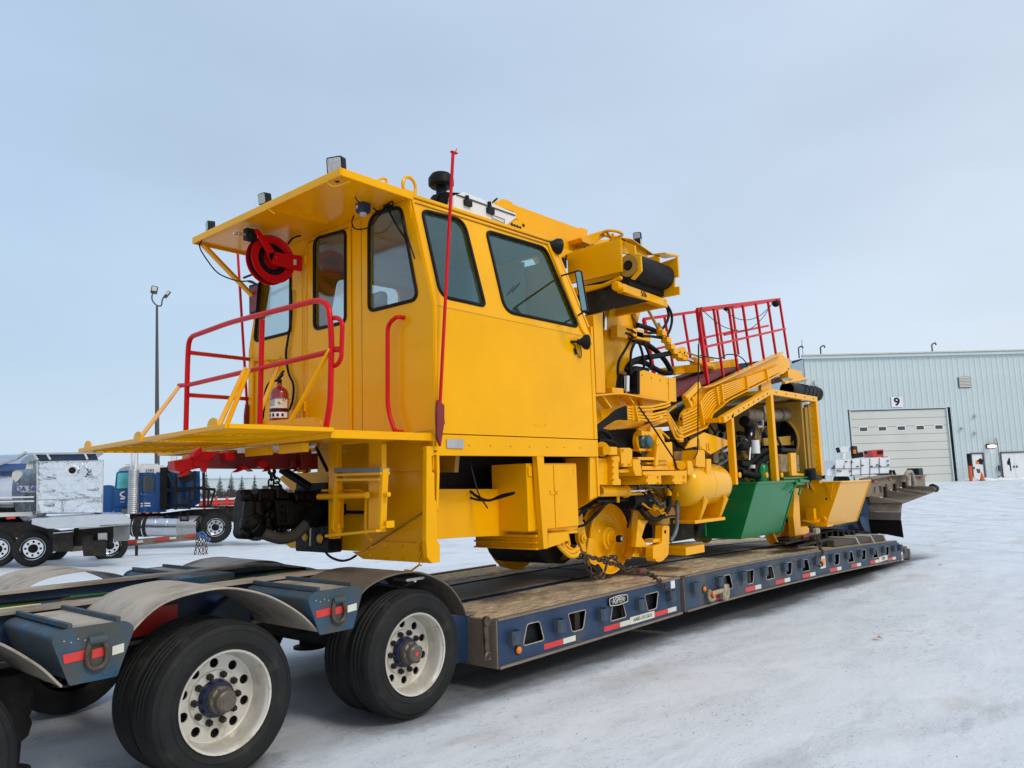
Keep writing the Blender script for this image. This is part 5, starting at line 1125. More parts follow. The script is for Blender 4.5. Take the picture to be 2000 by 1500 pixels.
# --- cab walls with window openings
w1 = rp([V(p) for p in [(-7.386,4.355,3.332),(-7.241,4.355,4.253),(-6.697,4.355,4.209),(-6.693,4.355,3.327)]], [.07, .07, .07, .07], 6)
w2 = rp([V(p) for p in [(-6.271,4.34,3.286),(-6.273,4.34,4.215),(-5.757,4.34,4.18),(-5.763,4.34,3.281)]], [.08, .10, .07, .07], 6)
w3 = rp([V(p) for p in [(-5.445,4.355,3.329),(-5.437,4.355,4.25),(-4.979,4.355,4.212),(-4.772,4.355,3.323)]], [.08, .17, .09, .10], 6)
d_out = [V(p) for p in [(-6.399,4.355,2.327),(-6.407,4.355,4.25),(-5.706,4.355,4.249),(-5.713,4.355,2.28)]]
zb, zt, zbend = 2.17, 4.262, 3.25
d_out[0].z = d_out[3].z = 2.19; d_out[1].z = d_out[2].z = 4.20; d_out[0].x = d_out[1].x = -6.395; d_out[2].x = d_out[3].x = -5.70
front = [V((XO, YF, zb)), V((XS, YF, zb)), V((XS, YF, zbend)), V((XS - .273, YF, zt)), V((XO + .273, YF, zt)), V((XO, YF, zbend))]
m = MB(); m.ex([front, w1, w3, d_out], (0, .04, 0)); P_('cab_front_wall', m)
dd = rp([d_out[0] + V((.012, -.015, .01)), d_out[1] + V((.012, -.015, -.012)), d_out[2] + V((-.012, -.015, -.012)), d_out[3] + V((-.012, -.015, .01))], .03)
m = MB(); m.ex([dd, [V((p.x, YF - .015, p.z)) for p in w2]], (0, .04, 0)); door_ = P_('cab_door', m, bev=.003)
window('window', [V((p.x, YF - .015, p.z)) for p in w2], (0, -1, 0), 'glassc', door_)
window('window', w1, (0, -1, 0), 'glassc'); window('window', w3, (0, -1, 0), 'glassc')
m = MB(); m.tube([d_out[0] + V((0, -.012, 0)), d_out[1] + V((0, -.012, 0)), d_out[2] + V((0, -.012, 0)), d_out[3] + V((0, -.012, 0))], .010, 6); P_('door_seal', m)
for z in (2.55, 3.05, 3.62, 4.02):
    m = MB(); m.cyl((-6.41, YF - .025, z - .05), (-6.41, YF - .025, z + .05), .014, 8); m.box((-6.44, YF - .02, z - .03), (-6.36, YF - .01, z + .03)); P_('door_hinge', m)
m = MB(); m.cyl((-6.455, YF - .03, 2.4), (-6.455, YF - .03, 4.1), .009, 6); P_('conduit', m)
m = MB(); m.tube(sm([(-6.659,4.33,3.764),(-6.649,4.33,3.507),(-6.701,4.33,3.293),(-6.744,4.33,3.109),(-6.698,4.33,2.915),(-6.61,4.33,2.781),(-6.622,4.33,2.627),(-6.675,4.33,2.54)], 4), .012, 6); P_('drain_hose', m, 'black')
m = MB(); m.box((-5.55, YF - .004, 2.19), (-5.545, YF + .0, 4.22)); P_('wall_seam', m, 'olive')
# side walls: straight below the sill, leaning inwards above it
YR = 6.66; YT = 6.43; YS_ = 4.395
w4 = rp([V(p) for p in [(-4.623,4.464,3.336),(-4.849,4.468,4.173),(-4.86,5.023,4.213),(-4.623,5.031,3.337)]], [.12, .09, .14, .06], 6)
w5 = rp([V(p) for p in [(-4.62,5.29,3.325),(-4.851,5.309,4.18),(-4.859,6.253,4.209),(-4.623,6.461,3.335)]], [.14, .09, .10, .07], 6)
up_ = [V((XS, YF + .041, zbend)), V((XS, YR, zbend)), V((XS - .28, YT, zt + .03)), V((XS - .273, YF + .041, zt))]
up_ = [V((XS - .27 * (p.z - zbend), p.y, p.z)) for p in up_]
nI = V((1, 0, .27)).normalized()
m = MB(); m.ex([up_, w4, w5], -nI * .04); P_('cab_side_wall', m)
window('window', w4, nI, 'glass'); window('window', w5, nI, 'glass')
def mir(pts): return [V((2 * -6.05 - p.x, p.y, p.z)) for p in pts]
m = MB(); m.ex([mir(up_), mir(w4), mir(w5)], V((nI.x, 0, -nI.z)) * .04); P_('cab_side_wall', m)
m = MB(); m.ex(mir(w4), (.006, 0, 0)); m.ex(mir(w5), (.006, 0, 0)); P_('far_panes', m, 'glassc')
m = MB(); m.box((XS - .04, YF + .041, zb), (XS, YR, zbend)); m.box((XO, YF + .041, zb), (XO + .04, YR, zbend)); P_('cab_lower_wall', m, bev=.0)
m = MB(); m.ex([(XS, YR, zb), (XO, YR, zb), (XO, YR, zbend), (XO, YR, zbend + .12), (XS, YR, zbend + .12)], (0, .03, 0)); P_('cab_rear_wall', m)
m = MB(); m.ex([[V((XS - .03, YR, 3.36)), V((XO + .03, YR, 3.36)), V((XO + .27, YT, 4.27)), V((XS - .27, YT, 4.27))], [V((p[0], YR - (YR - YT) * (p[2] - 3.36) / .9, p[2])) for p in [(-5.372,6.5,4.138),(-5.369,6.5,4.214),(-5.122,6.5,4.205),(-5.1,6.5,4.162),(-5.133,6.5,4.134)]]], (0, .03, 0)); P_('rear_window_frame', m)
m = MB(); m.tube(rp([(-4.866,6.306,4.281),(-4.609,6.497,3.329),(-4.565,6.602,3.163)], .02), .016, 6); m.tube([(XS + .004, YF + .02, zb), (XS + .004, YF + .02, zbend), (XS - .262, YF + .02, zt)], .013, 8); P_('corner_trim', m)
m = MB(); m.tube([(XS + .003, YR - .03, zb), (XS + .003, YR - .03, zbend)], .008, 6); P_('corner_trim', m)
# roof, visor, ribs
zr0 = 4.265
m = MB(); m.ex([(XS - .255, YF - .01, zr0), (XO + .255, YF - .01, zr0), (XO + .275, YT + .05, zr0 + .045), (XS - .275, YT + .05, zr0 + .045)], (0, 0, .035)); P_('cab_roof', m, bev=.006)
m = MB(); m.box((-4.84, 3.60, 4.252), (-7.26, YF - .01, 4.262)); P_('roof_visor', m)
m = MB(); m.box((-4.825, 3.585, 4.225), (-7.275, 3.600, 4.295)); m.box((-4.825, 3.60, 4.225), (-4.840, YF + .0, 4.295)); m.box((-7.26, 3.60, 4.225), (-7.275, YF, 4.295)); m.box((-4.84, 3.6, 4.280), (-7.26, YF - .01, 4.292)); P_('visor_rim', m, bev=.008, seg=2)
m = MB(); a = [(-5.908,3.584,4.245),(-5.869,4.21,4.245)]; m.beam(a[0], a[1], .035, .03); P_('visor_rib', m)
m = MB(); m.beam((-7.20, 3.66, 4.22), (-7.36, 4.37, 3.78), .05, .03); P_('visor_strut', m)
m = MB(); m.ex([(XS - .24, YF - .006, 4.25), (XS - .24, YF - .006, 4.06), (XS - .30, YF - .006, 4.25)], (0, -.01, 0)); P_('gusset', m)
m = MB(); a_, b_ = V((XS - .262, YF + .05, 4.222)), V((XS - .265, YT, 4.262)); m.beam(a_ + V((.004, 0, 0)), b_ + V((.004, 0, 0)), .012, .008); P_('drip_rail', m, 'olive')
# roof furniture
m = MB(); m.tube(arcfil([(-4.92,3.979,4.31),(-4.92,4.043,4.335),(-4.92,4.093,4.377),(-4.92,4.144,4.378),(-4.92,4.135,4.327)], .03), .012, 6); P_('grab_handle', m)
m = MB(); c = (-4.9,4.381,4.376); m.tube([V(c) + V((0, math.cos(t) * .075, math.sin(t) * .085)) for t in [math.pi * 2 * i / 16 for i in range(16)]], .016, 6, closed=True); m.hexa([V(c) + V(q_) for q_ in ((-.01, -.09, -.14), (.01, -.09, -.14), (.01, .10, -.14), (-.01, .10, -.14), (-.01, -.075, -.04), (.01, -.075, -.04), (.01, .075, -.04), (-.01, .075, -.04))]); P_('lifting_eye', m)
m = MB(); c = V((-5.6,5.455,4.908)); m.lathe(c, (0, 0, 1), [(.0, .10), (.10, .10), (.135, .05), (.135, -.02), (.11, -.045), (.055, -.05), (.055, -.20), (.09, -.26)], 20); m.tube(sm([c + V((0, 0, -.2)), c + V((.0, -.08, -.36)), c + V((.0, -.20, -.48))], 4), .12, 14); P_('intake_snorkel', m, 'black')
m = MB(); a, b = V((-5.45,5.322,4.652)), V((-5.45,5.593,4.712)); m.tube([a, b], .07, 12)
for i in range(9): q_ = a.lerp(b, i / 8); m.lathe(q_, b - a, [(.070, -.01), (.085, 0), (.070, .01)], 12)
P_('ribbed_hose', m, 'black')
bxp = [V(p) for p in [(-5.3,5.34,4.662),(-5.3,5.499,4.746),(-5.3,6.316,4.721),(-5.3,6.318,4.668),(-5.3,6.152,4.54),(-5.3,5.336,4.531)]]
m = MB(); m.ex([bxp[0], bxp[1], bxp[2], bxp[3], bxp[4], bxp[5]], (-.55, 0, 0)); hv = P_('roof_unit', m, 'white', .008)
m = MB(); a = [V(p) + V((.006, 0, 0)) for p in [(-5.3,5.374,4.679),(-5.3,6.288,4.687)]]; m.beam(a[0], a[1], .012, .012); m.tube([(-5.29,5.906,4.598),(-5.29,6.105,4.595),(-5.29,6.103,4.551),(-5.29,5.904,4.558)], .004, 4, closed=True); P_('unit_trim', m, 'steelgrey', par=hv)
for p in [(-5.285,5.516,4.705),(-5.285,5.525,4.625)], [(-5.285,5.857,4.729),(-5.285,5.87,4.63)]: m = MB(); m.beam(p[0], p[1], .03, .03, (0, 1, 0)); m.box(V(p[1]) - V((.02, .05, .03)), V(p[1]) + V((.02, .05, .03))); P_('latch', m, 'ink', par=hv)
# work lights
def wlight(c, n, s=.085, tilt=0, nm='work_light'):
    c = V(c); n = V(n).normalized(); u = n.cross(V((0, 0, 1))).normalized(); v_ = u.cross(n)
    g = bpy.data.objects.new(nm, None); C.objects.link(g); g.parent = rm; g.location = c - parent_world(rm)
    m = MB(); m.ex(rp([c + u * a * s + v_ * b * s for a, b in ((-1, -1), (1, -1), (1, 1), (-1, 1))], .02), -n * .07); m.build('housing', 'ink', g, .006)
    m = MB(); m.ex(rp([c + n * .003 + u * a * s * .85 + v_ * b * s * .85 for a, b in ((-1, -1), (1, -1), (1, 1), (-1, 1))], .015), -n * .004); m.build('lens', 'lens', g)
    m = MB(); m.beam(c - n * .035 - v_ * s, c - n * .035 - v_ * (s + .06), .03, .03, n); m.build('bracket', 'ink', g)
wlight((-4.98,3.638,4.372), (.40, -.9, -.12), .072); wlight((-6.111,3.66,4.402), (.12, -.98, -.15), .052); wlight((-7.048,3.62,4.362), (-.25, -.95, -.05), .05)
m = MB(); m.tube(sm([(-4.96,3.59,4.281),(-5.025,3.59,4.262),(-4.995,3.59,4.204),(-4.892,3.59,4.153),(-4.717,3.59,4.14)], 5), .005, 5); m.tube(sm([(-5.95,3.59,4.276),(-5.876,3.59,4.221),(-5.783,3.59,4.155)], 4), .005, 5); P_('light_cable', m, 'yellow')
m = MB(); m.tube(sm([(-7.003,3.63,4.338),(-7.166,3.63,4.245),(-7.203,3.63,4.187),(-7.068,3.63,4.039),(-6.836,3.63,3.848),(-6.546,3.63,3.72),(-6.363,3.63,3.668),(-6.23,3.63,3.645),(-6.142,3.63,3.604)], 5), .007, 5); m.tube(sm([(-5.193,4,4.383),(-5.185,4,4.288),(-5.159,4,4.223),(-5.115,4,4.185)], 4), .006, 5); m.tube(sm([(-5.315,4.28,4.286),(-5.234,4.28,4.216),(-5.128,4.28,4.176),(-5.023,4.28,4.19),(-5.005,4.28,4.232),(-5.057,4.28,4.24),(-5.145,4.28,4.198),(-5.309,4.28,4.097),(-5.419,4.28,4.091),(-5.551,4.28,4.127),(-5.588,4.28,4.204),(-5.54,4.28,4.272)], 5), .007, 5); P_('light_cable', m, 'black')
# little blue camera / beacon under the visor
m = MB(); c = V((-5.258,4.15,4.209)); m.box(c - V((.055, .05, .045)), c + V((.055, .05, .05))); bc_ = P_('camera_housing', m, 'blue', .012); m = MB(); m.cyl(c + V((.0, 0, -.045)), c + V((0, 0, -.07)), .032, 14); m.box(c + V((-.03, -.052, -.01)), c + V((-.005, -.056, .02))); P_('camera_lens', m, 'offwhite', par=bc_)
# wipers
m = MB(); m.tube(sm([(-5.131,4.32,4.241),(-5.038,4.32,4.074),(-4.888,4.32,3.875)], 3), .009, 6); m.tube([(-4.921,4.315,4.055),(-4.834,4.315,3.826),(-4.771,4.315,3.676)], .008, 6); m.box(V((-5.134,4.33,4.232)) - V((.03, .03, .03)), V((-5.134,4.33,4.232)) + V((.03, .03, .03))); P_('wiper', m, 'ink')
m = MB(); m.tube([V(p) + nI * .02 for p in [(-4.682,5.462,3.553),(-4.714,5.611,3.672)]], .006, 5); P_('wiper', m, 'ink')
# interior
M['beige'] = mat('beige panel', (.55, .47, .30), .7)
exX('belt_gap_shade', [(-5.42,7.208,4.374),(-5.42,7.395,4.467),(-5.42,7.395,4.328),(-5.42,7.255,4.26)], .3, 'under')  # added dark panel, its colour stands for the shade in the gaps behind the cab
exX('deflector', [(-4.8,9.512,2.333),(-4.8,10.379,2.221),(-4.8,9.658,2.039),(-4.8,9.324,2.147),(-4.8,8.969,2.109),(-4.8,9.121,2.219)], .03)
m = MB(); m.box((XS - .06, YF + .05, 2.18), (XO + .06, YR - .02, 2.22)); m.box((XS - .33, YF + .05, 4.22), (XO + .33, YT - .05, 4.245)); P_('cab_lining', m, 'cabin')
m = MB(); m.box((XO + .06, YF + .06, 2.2), (XO + .12, YR - .05, 3.28)); m.box((XS - .1, YR - .10, 2.2), (-5.25, YR - .05, 3.5)); P_('cab_lining', m, 'offwhite')
m = MB(); m.ex([(-5.752,6.42,4.182),(-5.306,6.42,4.184),(-5.314,6.42,3.565),(-5.667,6.42,3.726)], (0, .02, 0)); P_('cab_lining', m, 'beige')
m = MB(); m.box((-5.1, 5.1, 3.3), (-5.5, 5.5, 3.85)); m.box((-5.0, 5.0, 2.9), (-5.6, 5.55, 3.05)); m.box((-5.0, 5.48, 3.0), (-5.6, 5.6, 3.6)); P_('operator_seat', m, 'seat', .04, seg=2)
m = MB(); m.box((-6.3, 4.75, 2.95), (-6.85, 5.25, 3.12)); m.box((-6.3, 5.2, 3.1), (-6.85, 5.32, 3.85)); P_('operator_seat', m, 'offwhite', .05, seg=2)
m = MB(); m.box((-5.9, 4.5, 2.2), (-6.5, 4.7, 3.2)); m.box((-5.2, 6.0, 2.2), (-5.9, 6.35, 3.4)); P_('control_console', m, 'cabin', .02)
# little round lamps / horns / mirror on the side
m = MB(); c = V((-4.85,6.41,4.261)); m.lathe(c, (.35, .9, 0), [(.0, -.10), (.03, -.09), (.045, -.05), (.085, .02), (.088, .06), (.0, .07)], 18); P_('side_horn', m, 'ink')
m = MB(); c = V((-4.52,6.401,3.161)); m.lathe(c, (.5, .85, 0), [(.0, -.08), (.025, -.07), (.035, -.03), (.078, .015), (.080, .045), (.0, .055)], 18); m.tube([c - V((.04, .06, 0)), (XS, c.y - .12, c.z)], .014, 6); P_('side_horn', m, 'ink')
m = MB(); m.tube(sm([(-4.59,6.269,3.152),(-4.59,6.334,3.136),(-4.59,6.358,3.09),(-4.59,6.406,3.015),(-4.59,6.448,3.027),(-4.59,6.441,3.116),(-4.59,6.403,3.16)], 4), .004, 5); m.beam(*[(-4.585,6.325,3.094),(-4.585,6.352,3.033)], .012, .02, (1, 0, 0)); P_('pull_cord', m, 'ink')
mirr = bpy.data.objects.new('side_mirror', None); C.objects.link(mirr); mirr.parent = rm; mc = V((-4.3,6.088,3.603)); mirr.location = mc - parent_world(rm)
m = MB(); nq = V((.40, -.92, .0)).normalized(); uq = V((-nq.y, nq.x, 0)); hz = V((0, 0, 1)); tl = V((0.0, 0.035, 0))
q4 = [mc - uq * .036 - hz * .20 + tl * 1.2, mc + uq * .036 - hz * .20 + tl * 1.2, mc + uq * .036 + hz * .20 - tl * 1.2, mc - uq * .036 + hz * .20 - tl * 1.2]
m.ex(rp(q4, .015), -nq * .03); m.build('mirror_housing', 'ink', mirr, .004); m = MB(); M['mirror'] = mat('mirror glass', (.24, .38, .38), .06, metal=1.0, var=.02); m.ex(rp(inset([p + nq * .004 for p in q4], .012), .01), -nq * .003); m.build('mirror_glass', 'mirror', mirr)
m = MB(); m.tube([V((-4.758,6.385,3.908)), mc + hz * .20 - tl, ], .010, 6); m.tube([V((-4.641,6.497,3.475)), mc - hz * .2 + tl], .010, 6); m.build('mirror_arm', 'ink', mirr)
mirr2 = bpy.data.objects.new('side_mirror', None); C.objects.link(mirr2); mirr2.parent = rm; c = V((-7.375,4.3,3.817)); mirr2.location = c - parent_world(rm)
m = MB(); m.ex([(-7.417,4.3,3.952),(-7.225,4.3,3.943),(-7.269,4.3,3.63),(-7.402,4.3,3.638)], (0, .04, 0)); m.build('mirror_housing', 'ink', mirr2); m = MB(); m.ex([(-7.366,4.29,3.912),(-7.22,4.29,3.919),(-7.253,4.29,3.639),(-7.365,4.29,3.645)], (0, -.004, 0)); m.build('mirror_glass', 'dkred', mirr2); m = MB(); m.tube([(-7.525,4.3,4.059),(-7.355,4.3,4.061)], .013, 6); m.tube([(-7.553,4.3,3.607),(-7.231,4.3,3.616)], .018, 6); m.tube([(-7.458,4.3,4.01),(-7.224,4.3,3.915)], .008, 6); m.build('mirror_arm', 'ink', mirr2)
# tall red marker poles
def pole(base, top, nm='marker_pole'):
    base, top = V(base), V(top); g = bpy.data.objects.new(nm, None); C.objects.link(g); g.parent = rm; g.location = base - parent_world(rm)
    m = MB(); m.beam(base, top, .022, .022, (1, 0, 0)); m.box(top - V((.02, .02, .0)), top + V((.012, .05, .012))); m.tube([top + V((0, .03, .01)), top + V((0, .045, .05))], .006, 5); m.build('pole', 'red', g, .002)
    m = MB(); m.ex([base + V(q_) for q_ in ((0, -.05, -.17), (0, -.015, -.24), (0, .03, -.05), (0, .035, .10), (0, -.035, .14), (0, -.05, .02))], (.03, 0, 0)); m.ex([base + V(q_) for q_ in ((-.03, .04, -.08), (-.03, .075, -.05), (-.03, .055, .10), (-.03, .03, .10))], (.02, 0, 0)); m.build('pivot_plate', 'dkred', g, .003)
pole((-4.55,4.357,2.296), (-4.47,4.506,4.594)); pole((-7.408,4.3,2.519), (-7.665,4.3,4.406))
# wall grab rail
m = MB(); pr = [(-4.961,4.27,3.195),(-5.084,4.27,3.143),(-5.096,4.27,2.402),(-5.006,4.27,2.206)]; m.tube(arcfil([V(pr[0]) + V((0, .08, 0)), pr[0], V(pr[1]), pr[2], pr[3], V(pr[3]) + V((0, .08, 0))], .10), .019, 10); P_('grab_rail', m, 'red')
# lower trim of cab, side skirt beam
m = MB(); m.box((XS - .03, YF + .02, 1.985), (XS + .002, YR + .03, 2.162)); P_('side_sill', m, bev=.004)
m = MB(); m.box((XO - .002, YF + .02, 1.985), (XO + .03, YR + .03, 2.162)); P_('side_sill', m)
m = MB(); m.box((XS - .03, YF - .03, 2.10), (XO + .03, YR, 2.158)); P_('cab_floor', m)
m = MB(); a = [(-4.597,4.475,2.123),(-4.597,4.672,2.125),(-4.597,4.669,2.046),(-4.597,4.473,2.049)]; m.ex(rp(a, .01), (.012, 0, 0)); P_('side_reflector', m, 'alu', .002)
# --- platform with toe board and rails
m = MB(); m.box((XS, 3.36, 2.125), (-7.35, YF - .03, 2.165)); P_('platform_deck', m)
m = MB(); m.box((XS + .003, 2.53 + .82, 2.105), (XS - .05, YF, 2.168)); m.box((-7.30, 3.35, 2.105), (-7.35, YF, 2.168)); m.box((XS, 3.33, 2.105), (-7.35, 3.38, 2.168)); P_('platform_frame', m, bev=.004)
for yy, x0 in ((3.42, -5.55), (3.42, -5.05), (3.42, -6.1), (3.42, -6.65)):
    m = MB(); m.box((x0, yy - .03, 2.03), (x0 - .33, yy + .03, 2.10)); P_('bearer_tube', m, bev=.003)
m = MB(); pr = rp([(-5.754,3.42,2.293),(-5.755,3.42,2.313),(-4.952,3.42,2.29),(-4.873,3.42,2.27),(-4.849,3.42,2.216)], .03); m.ex(pr, (0, .012, 0)); P_('toe_board', m)
yr_ = 3.40
def tb(pts, r=.022, n=10): 
    m = MB(); m.tube(pts, r, n); return m
P_('top_rail', tb(arcfil([V(p) for p in [(-6.936,3.4,2.315),(-6.932,3.4,2.992),(-6.918,3.4,3.195),(-6.164,3.4,3.218),(-4.855,3.4,3.182),(-4.727,3.4,3.117),(-4.69,3.4,2.864),(-4.71,3.4,2.37),(-4.763,3.4,2.198)]], .16, 6), .023), 'red')
P_('mid_rail', tb([(-6.912,3.4,2.743),(-4.728,3.4,2.759)], .021), 'red')
P_('post', tb([(-5.674,3.4,2.289),(-5.65,3.4,3.157)], .022), 'red')
P_('stub', tb([(-7.094,3.4,2.758),(-6.921,3.4,2.744)], .021), 'red')
P_('side_rail', tb([V((-6.866,3.4,3.042)), V((-7.453,4.33,3.151))], .021), 'red'); P_('side_rail', tb([V((-6.878,3.4,2.645)), V((-7.468,4.33,2.723))], .021), 'red')
P_('hand_loop', tb(arcfil([V(p) for p in [(-4.727,3.42,3.02),(-4.641,3.42,3.011),(-4.585,3.42,2.961),(-4.601,3.42,2.692),(-4.661,3.42,2.648),(-4.727,3.42,2.656)]], .08), .018), 'red'); P_('hand_loop_bar', tb([(-4.737,3.42,2.782),(-4.604,3.42,2.764)], .022), 'red')
# folding gates of wire mesh, held out by struts
def gate(x0, x1, y0, y1, z, zf, nm='mesh_gate'):
    g = bpy.data.objects.new(nm, None); C.objects.link(g); g.parent = rm; g.location = V((x0, y0, z)) - parent_world(rm)
    m = MB(); zz = lambda x: z + (zf - z) * (x - x0) / (x1 - x0)
    for a, b in (((x0, y0), (x1, y0)), ((x0, y1), (x1, y1)), ((x0, y0), (x0, y1)), ((x1, y0), (x1, y1))): m.beam((a[0], a[1], zz(a[0])), (b[0], b[1], zz(b[0])), .035, .032)
    m.beam(((x0 + x1) / 2, y0, zz((x0 + x1) / 2)), ((x0 + x1) / 2, y1, zz((x0 + x1) / 2)), .02, .02); m.build('gate_frame', 'yellow', g, .003)
    m = MB(); sp_ = .085; L, W = abs(x1 - x0), y1 - y0; s_ = 1 if x1 > x0 else -1
    import itertools
    k = -W
    while k < L:
        for dr_ in (1, -1):
            t0 = max(0, -k); t1 = min(W, L - k)
            if t1 - t0 > .03:
                pa, pb = (k + t0, t0), (k + t1, t1)
                if dr_ < 0: pa, pb = (pa[0], W - pa[1]), (pb[0], W - pb[1])
                A = V((x0 + s_ * pa[0], y0 + pa[1], zz(x0 + s_ * pa[0]) + .002 * dr_)); B = V((x0 + s_ * pb[0], y0 + pb[1], zz(x0 + s_ * pb[0]) + .002 * dr_)); m.tube([A, B], .0055, 4, caps=False)
        k += sp_
    o = m.build('wire_mesh', 'yellow', g); o['kind'] = 'stuff'
    return g
gate(-4.60, -5.78, 2.53, 3.34, 2.165, 2.150); gate(-5.82, -7.02, 2.53, 3.34, 2.150, 2.130)
for x in (-4.78, -5.9, -6.85):
    zq = 2.17 - .014 * (-x - 4.6)
    m = MB(); m.ex([(x - .07, 2.52, zq - .01)] + [(x + .07 * math.cos(t), 2.52, zq + .01 + .055 * math.sin(t)) for t in [math.pi - math.pi * i / 10 for i in range(11)]] + [(x + .07, 2.52, zq - .01)], (0, .012, 0)); P_('hinge_ear', m)
for a, b in (((-7.084,3.4,2.75), (-5.888,2.53,2.161)), ((-5.835,3.36,2.768), (-4.843,2.6,2.187)), ((-5.781,3.36,2.748), (-5.016,2.75,2.21)), ((-4.695,3.39,2.777), (-5.072,3.3,2.263)), ((-6.641,4.2,3.02), (-5.686,3.42,2.409))):
    m = MB(); m.beam(a, b, .032, .022); P_('gate_strut', m, bev=.003)
m = MB(); m.box((-6.05, 4.28, 2.17), (-7.0, YF, 2.9)); 
exY('locker_frame', [(-7.386,4.3,3.142),(-7.042,4.3,3.098),(-7.041,4.3,3.081),(-7.324,4.3,3.114),(-7.325,4.3,2.432),(-7.41,4.3,2.43)], .03)
exY('locker_door', [(-7.375,4.33,3.094),(-7.238,4.33,3.077),(-7.256,4.33,2.436),(-7.376,4.33,2.436)], .02)
m = MB(); m.beam(*[(-6.799,4.3,3.074),(-7.042,4.3,3.098)], .03, .02, (0, 0, 1)); m.beam(*[(-7.041,4.3,3.057),(-6.91,4.3,2.961)], .06, .02, (0, 1, 0)); P_('locker_bracket', m)
# --- lower front: bulkhead, skirt, corner post
pl_ = [V(p) for p in [(-5.356,4.37,2.189),(-4.616,4.37,2.173),(-4.624,4.37,1.86),(-4.74,4.37,1.539),(-5.565,4.37,1.182),(-6.037,4.37,1.181),(-6.037,4.37,1.28),(-5.899,4.37,1.411),(-5.895,4.37,2.211)]]
pl_[1].x = pl_[2].x = XS; pl_[3].x = XS - .02
m = MB(); m.ex(pl_, (0, .03, 0)); P_('front_bulkhead', m, bev=.004)
m = MB(); m.ex([V(p) for p in [(-5.256,4.345,2.171),(-4.612,4.345,2.166),(-4.628,4.345,1.866),(-5.217,4.345,1.872)]], (0, .02, 0)); P_('bulkhead_panel', m, bev=.003)
m = MB(); m.ex([V(p) for p in [(-4.715,4.34,1.543),(-4.702,4.34,1.146),(-4.888,4.34,1.148),(-5.298,4.34,1.278)]], (0, .02, 0)); P_('bulkhead_panel', m, bev=.003)
sk = [V(p) for p in [(-5.639,4.3,1.183),(-5.476,4.3,1.191),(-5.249,4.3,1.281),(-4.656,4.3,1.28),(-4.63,4.3,1.127),(-5.486,4.3,1.126)]]
m = MB(); m.ex(sk, (0, .03, 0)); P_('snow_skirt', m, bev=.003)
m = MB()
for p in [(-5.176,4.295,1.242),(-4.97,4.295,1.254),(-4.758,4.295,1.253),(-5.169,4.295,1.157),(-4.964,4.295,1.16),(-4.767,4.295,1.162),(-5.364,4.295,1.226),(-5.382,4.295,1.155)]: m.lathe(p, (0, -1, 0), [(.014, 0), (.012, .008), (0, .010)], 8)
P_('skirt_bolts', m)
skl = [V((2 * -6.05 - p.x, p.y, p.z)) for p in sk]
fl = [V((2 * -6.05 - p.x, p.y, p.z)) for p in pl_]
m = MB(); m.ex([V(p) for p in [(-6.997,4.42,1.86),(-6.893,4.42,1.909),(-6.415,4.42,1.907),(-6.165,4.42,1.911),(-6.165,4.42,1.741),(-6.289,4.42,1.744),(-6.765,4.42,1.737)]], (0, .05, 0)); P_('far_bulkhead', m)
m = MB(); m.ex([V(p) for p in [(-6.955,4.42,1.268),(-6.943,4.42,1.23),(-6.783,4.42,1.171),(-6.694,4.42,1.168),(-6.086,4.42,1.175),(-6.085,4.42,1.382),(-6.289,4.42,1.5),(-6.414,4.42,1.5)]], (0, .05, 0)); P_('far_bulkhead', m)
m = MB(); m.ex([V(p) for p in [(-6.327,4.41,2.102),(-6.13,4.41,2.117),(-5.542,4.41,2.075),(-5.545,4.41,1.845),(-6.151,4.41,1.856),(-6.316,4.41,1.867)]], (0, .02, 0)); P_('front_crossplate', m)
m = MB(); m.ex([V(p) for p in [(-6.206,4.45,2.244),(-5.545,4.45,2.203),(-5.547,4.45,2.052),(-6.207,4.45,2.084)]], (0, .02, 0)); P_('front_crossplate', m)
# near corner post, cut to shape, on the side plane
cp = [(-4.6,4.26,2.062),(-4.6,4.338,2.063),(-4.6,4.336,1.985),(-4.6,4.314,1.979),(-4.6,4.316,1.855),(-4.6,4.342,1.844),(-4.6,4.341,1.633),(-4.6,4.358,1.612),(-4.6,4.358,1.305),(-4.6,4.389,1.267),(-4.6,4.385,1.13),(-4.6,4.293,1.127),(-4.6,4.246,1.174),(-4.6,4.235,1.314)]
m = MB(); m.ex(cp, (-.05, 0, 0)); P_('corner_post', m, bev=.005)
m = MB(); m.box((XS - .001, YF - .05, 2.03), (XS - .14, YF + .1, 2.06)); m.tube([(XS - .01, YF - .03, 2.0), (XS - .01, YF + .12, 2.0)], .012, 6); P_('step_bracket', m)
m = MB(); m.beam(*[(-5.461,4.33,1.214),(-4.704,4.33,1.545)], .012, .012); P_('weld_seam', m, 'olive')
chain(sm([(-4.74,4.28,1.287),(-4.734,4.28,1.226),(-4.729,4.28,1.135)], 3), .04, .005, 'yellow', 'pin_chain', rm)
m = MB(); m.tube([(-4.902,4.27,1.062),(-4.827,4.27,1.06),(-4.718,4.27,1.116)], .009, 6); m.tube([V((-4.707,4.27,1.127)) + V((math.cos(t), 0, math.sin(t))) * .02 for t in [.6 * i for i in range(10)]], .005, 5); P_('safety_pin', m)
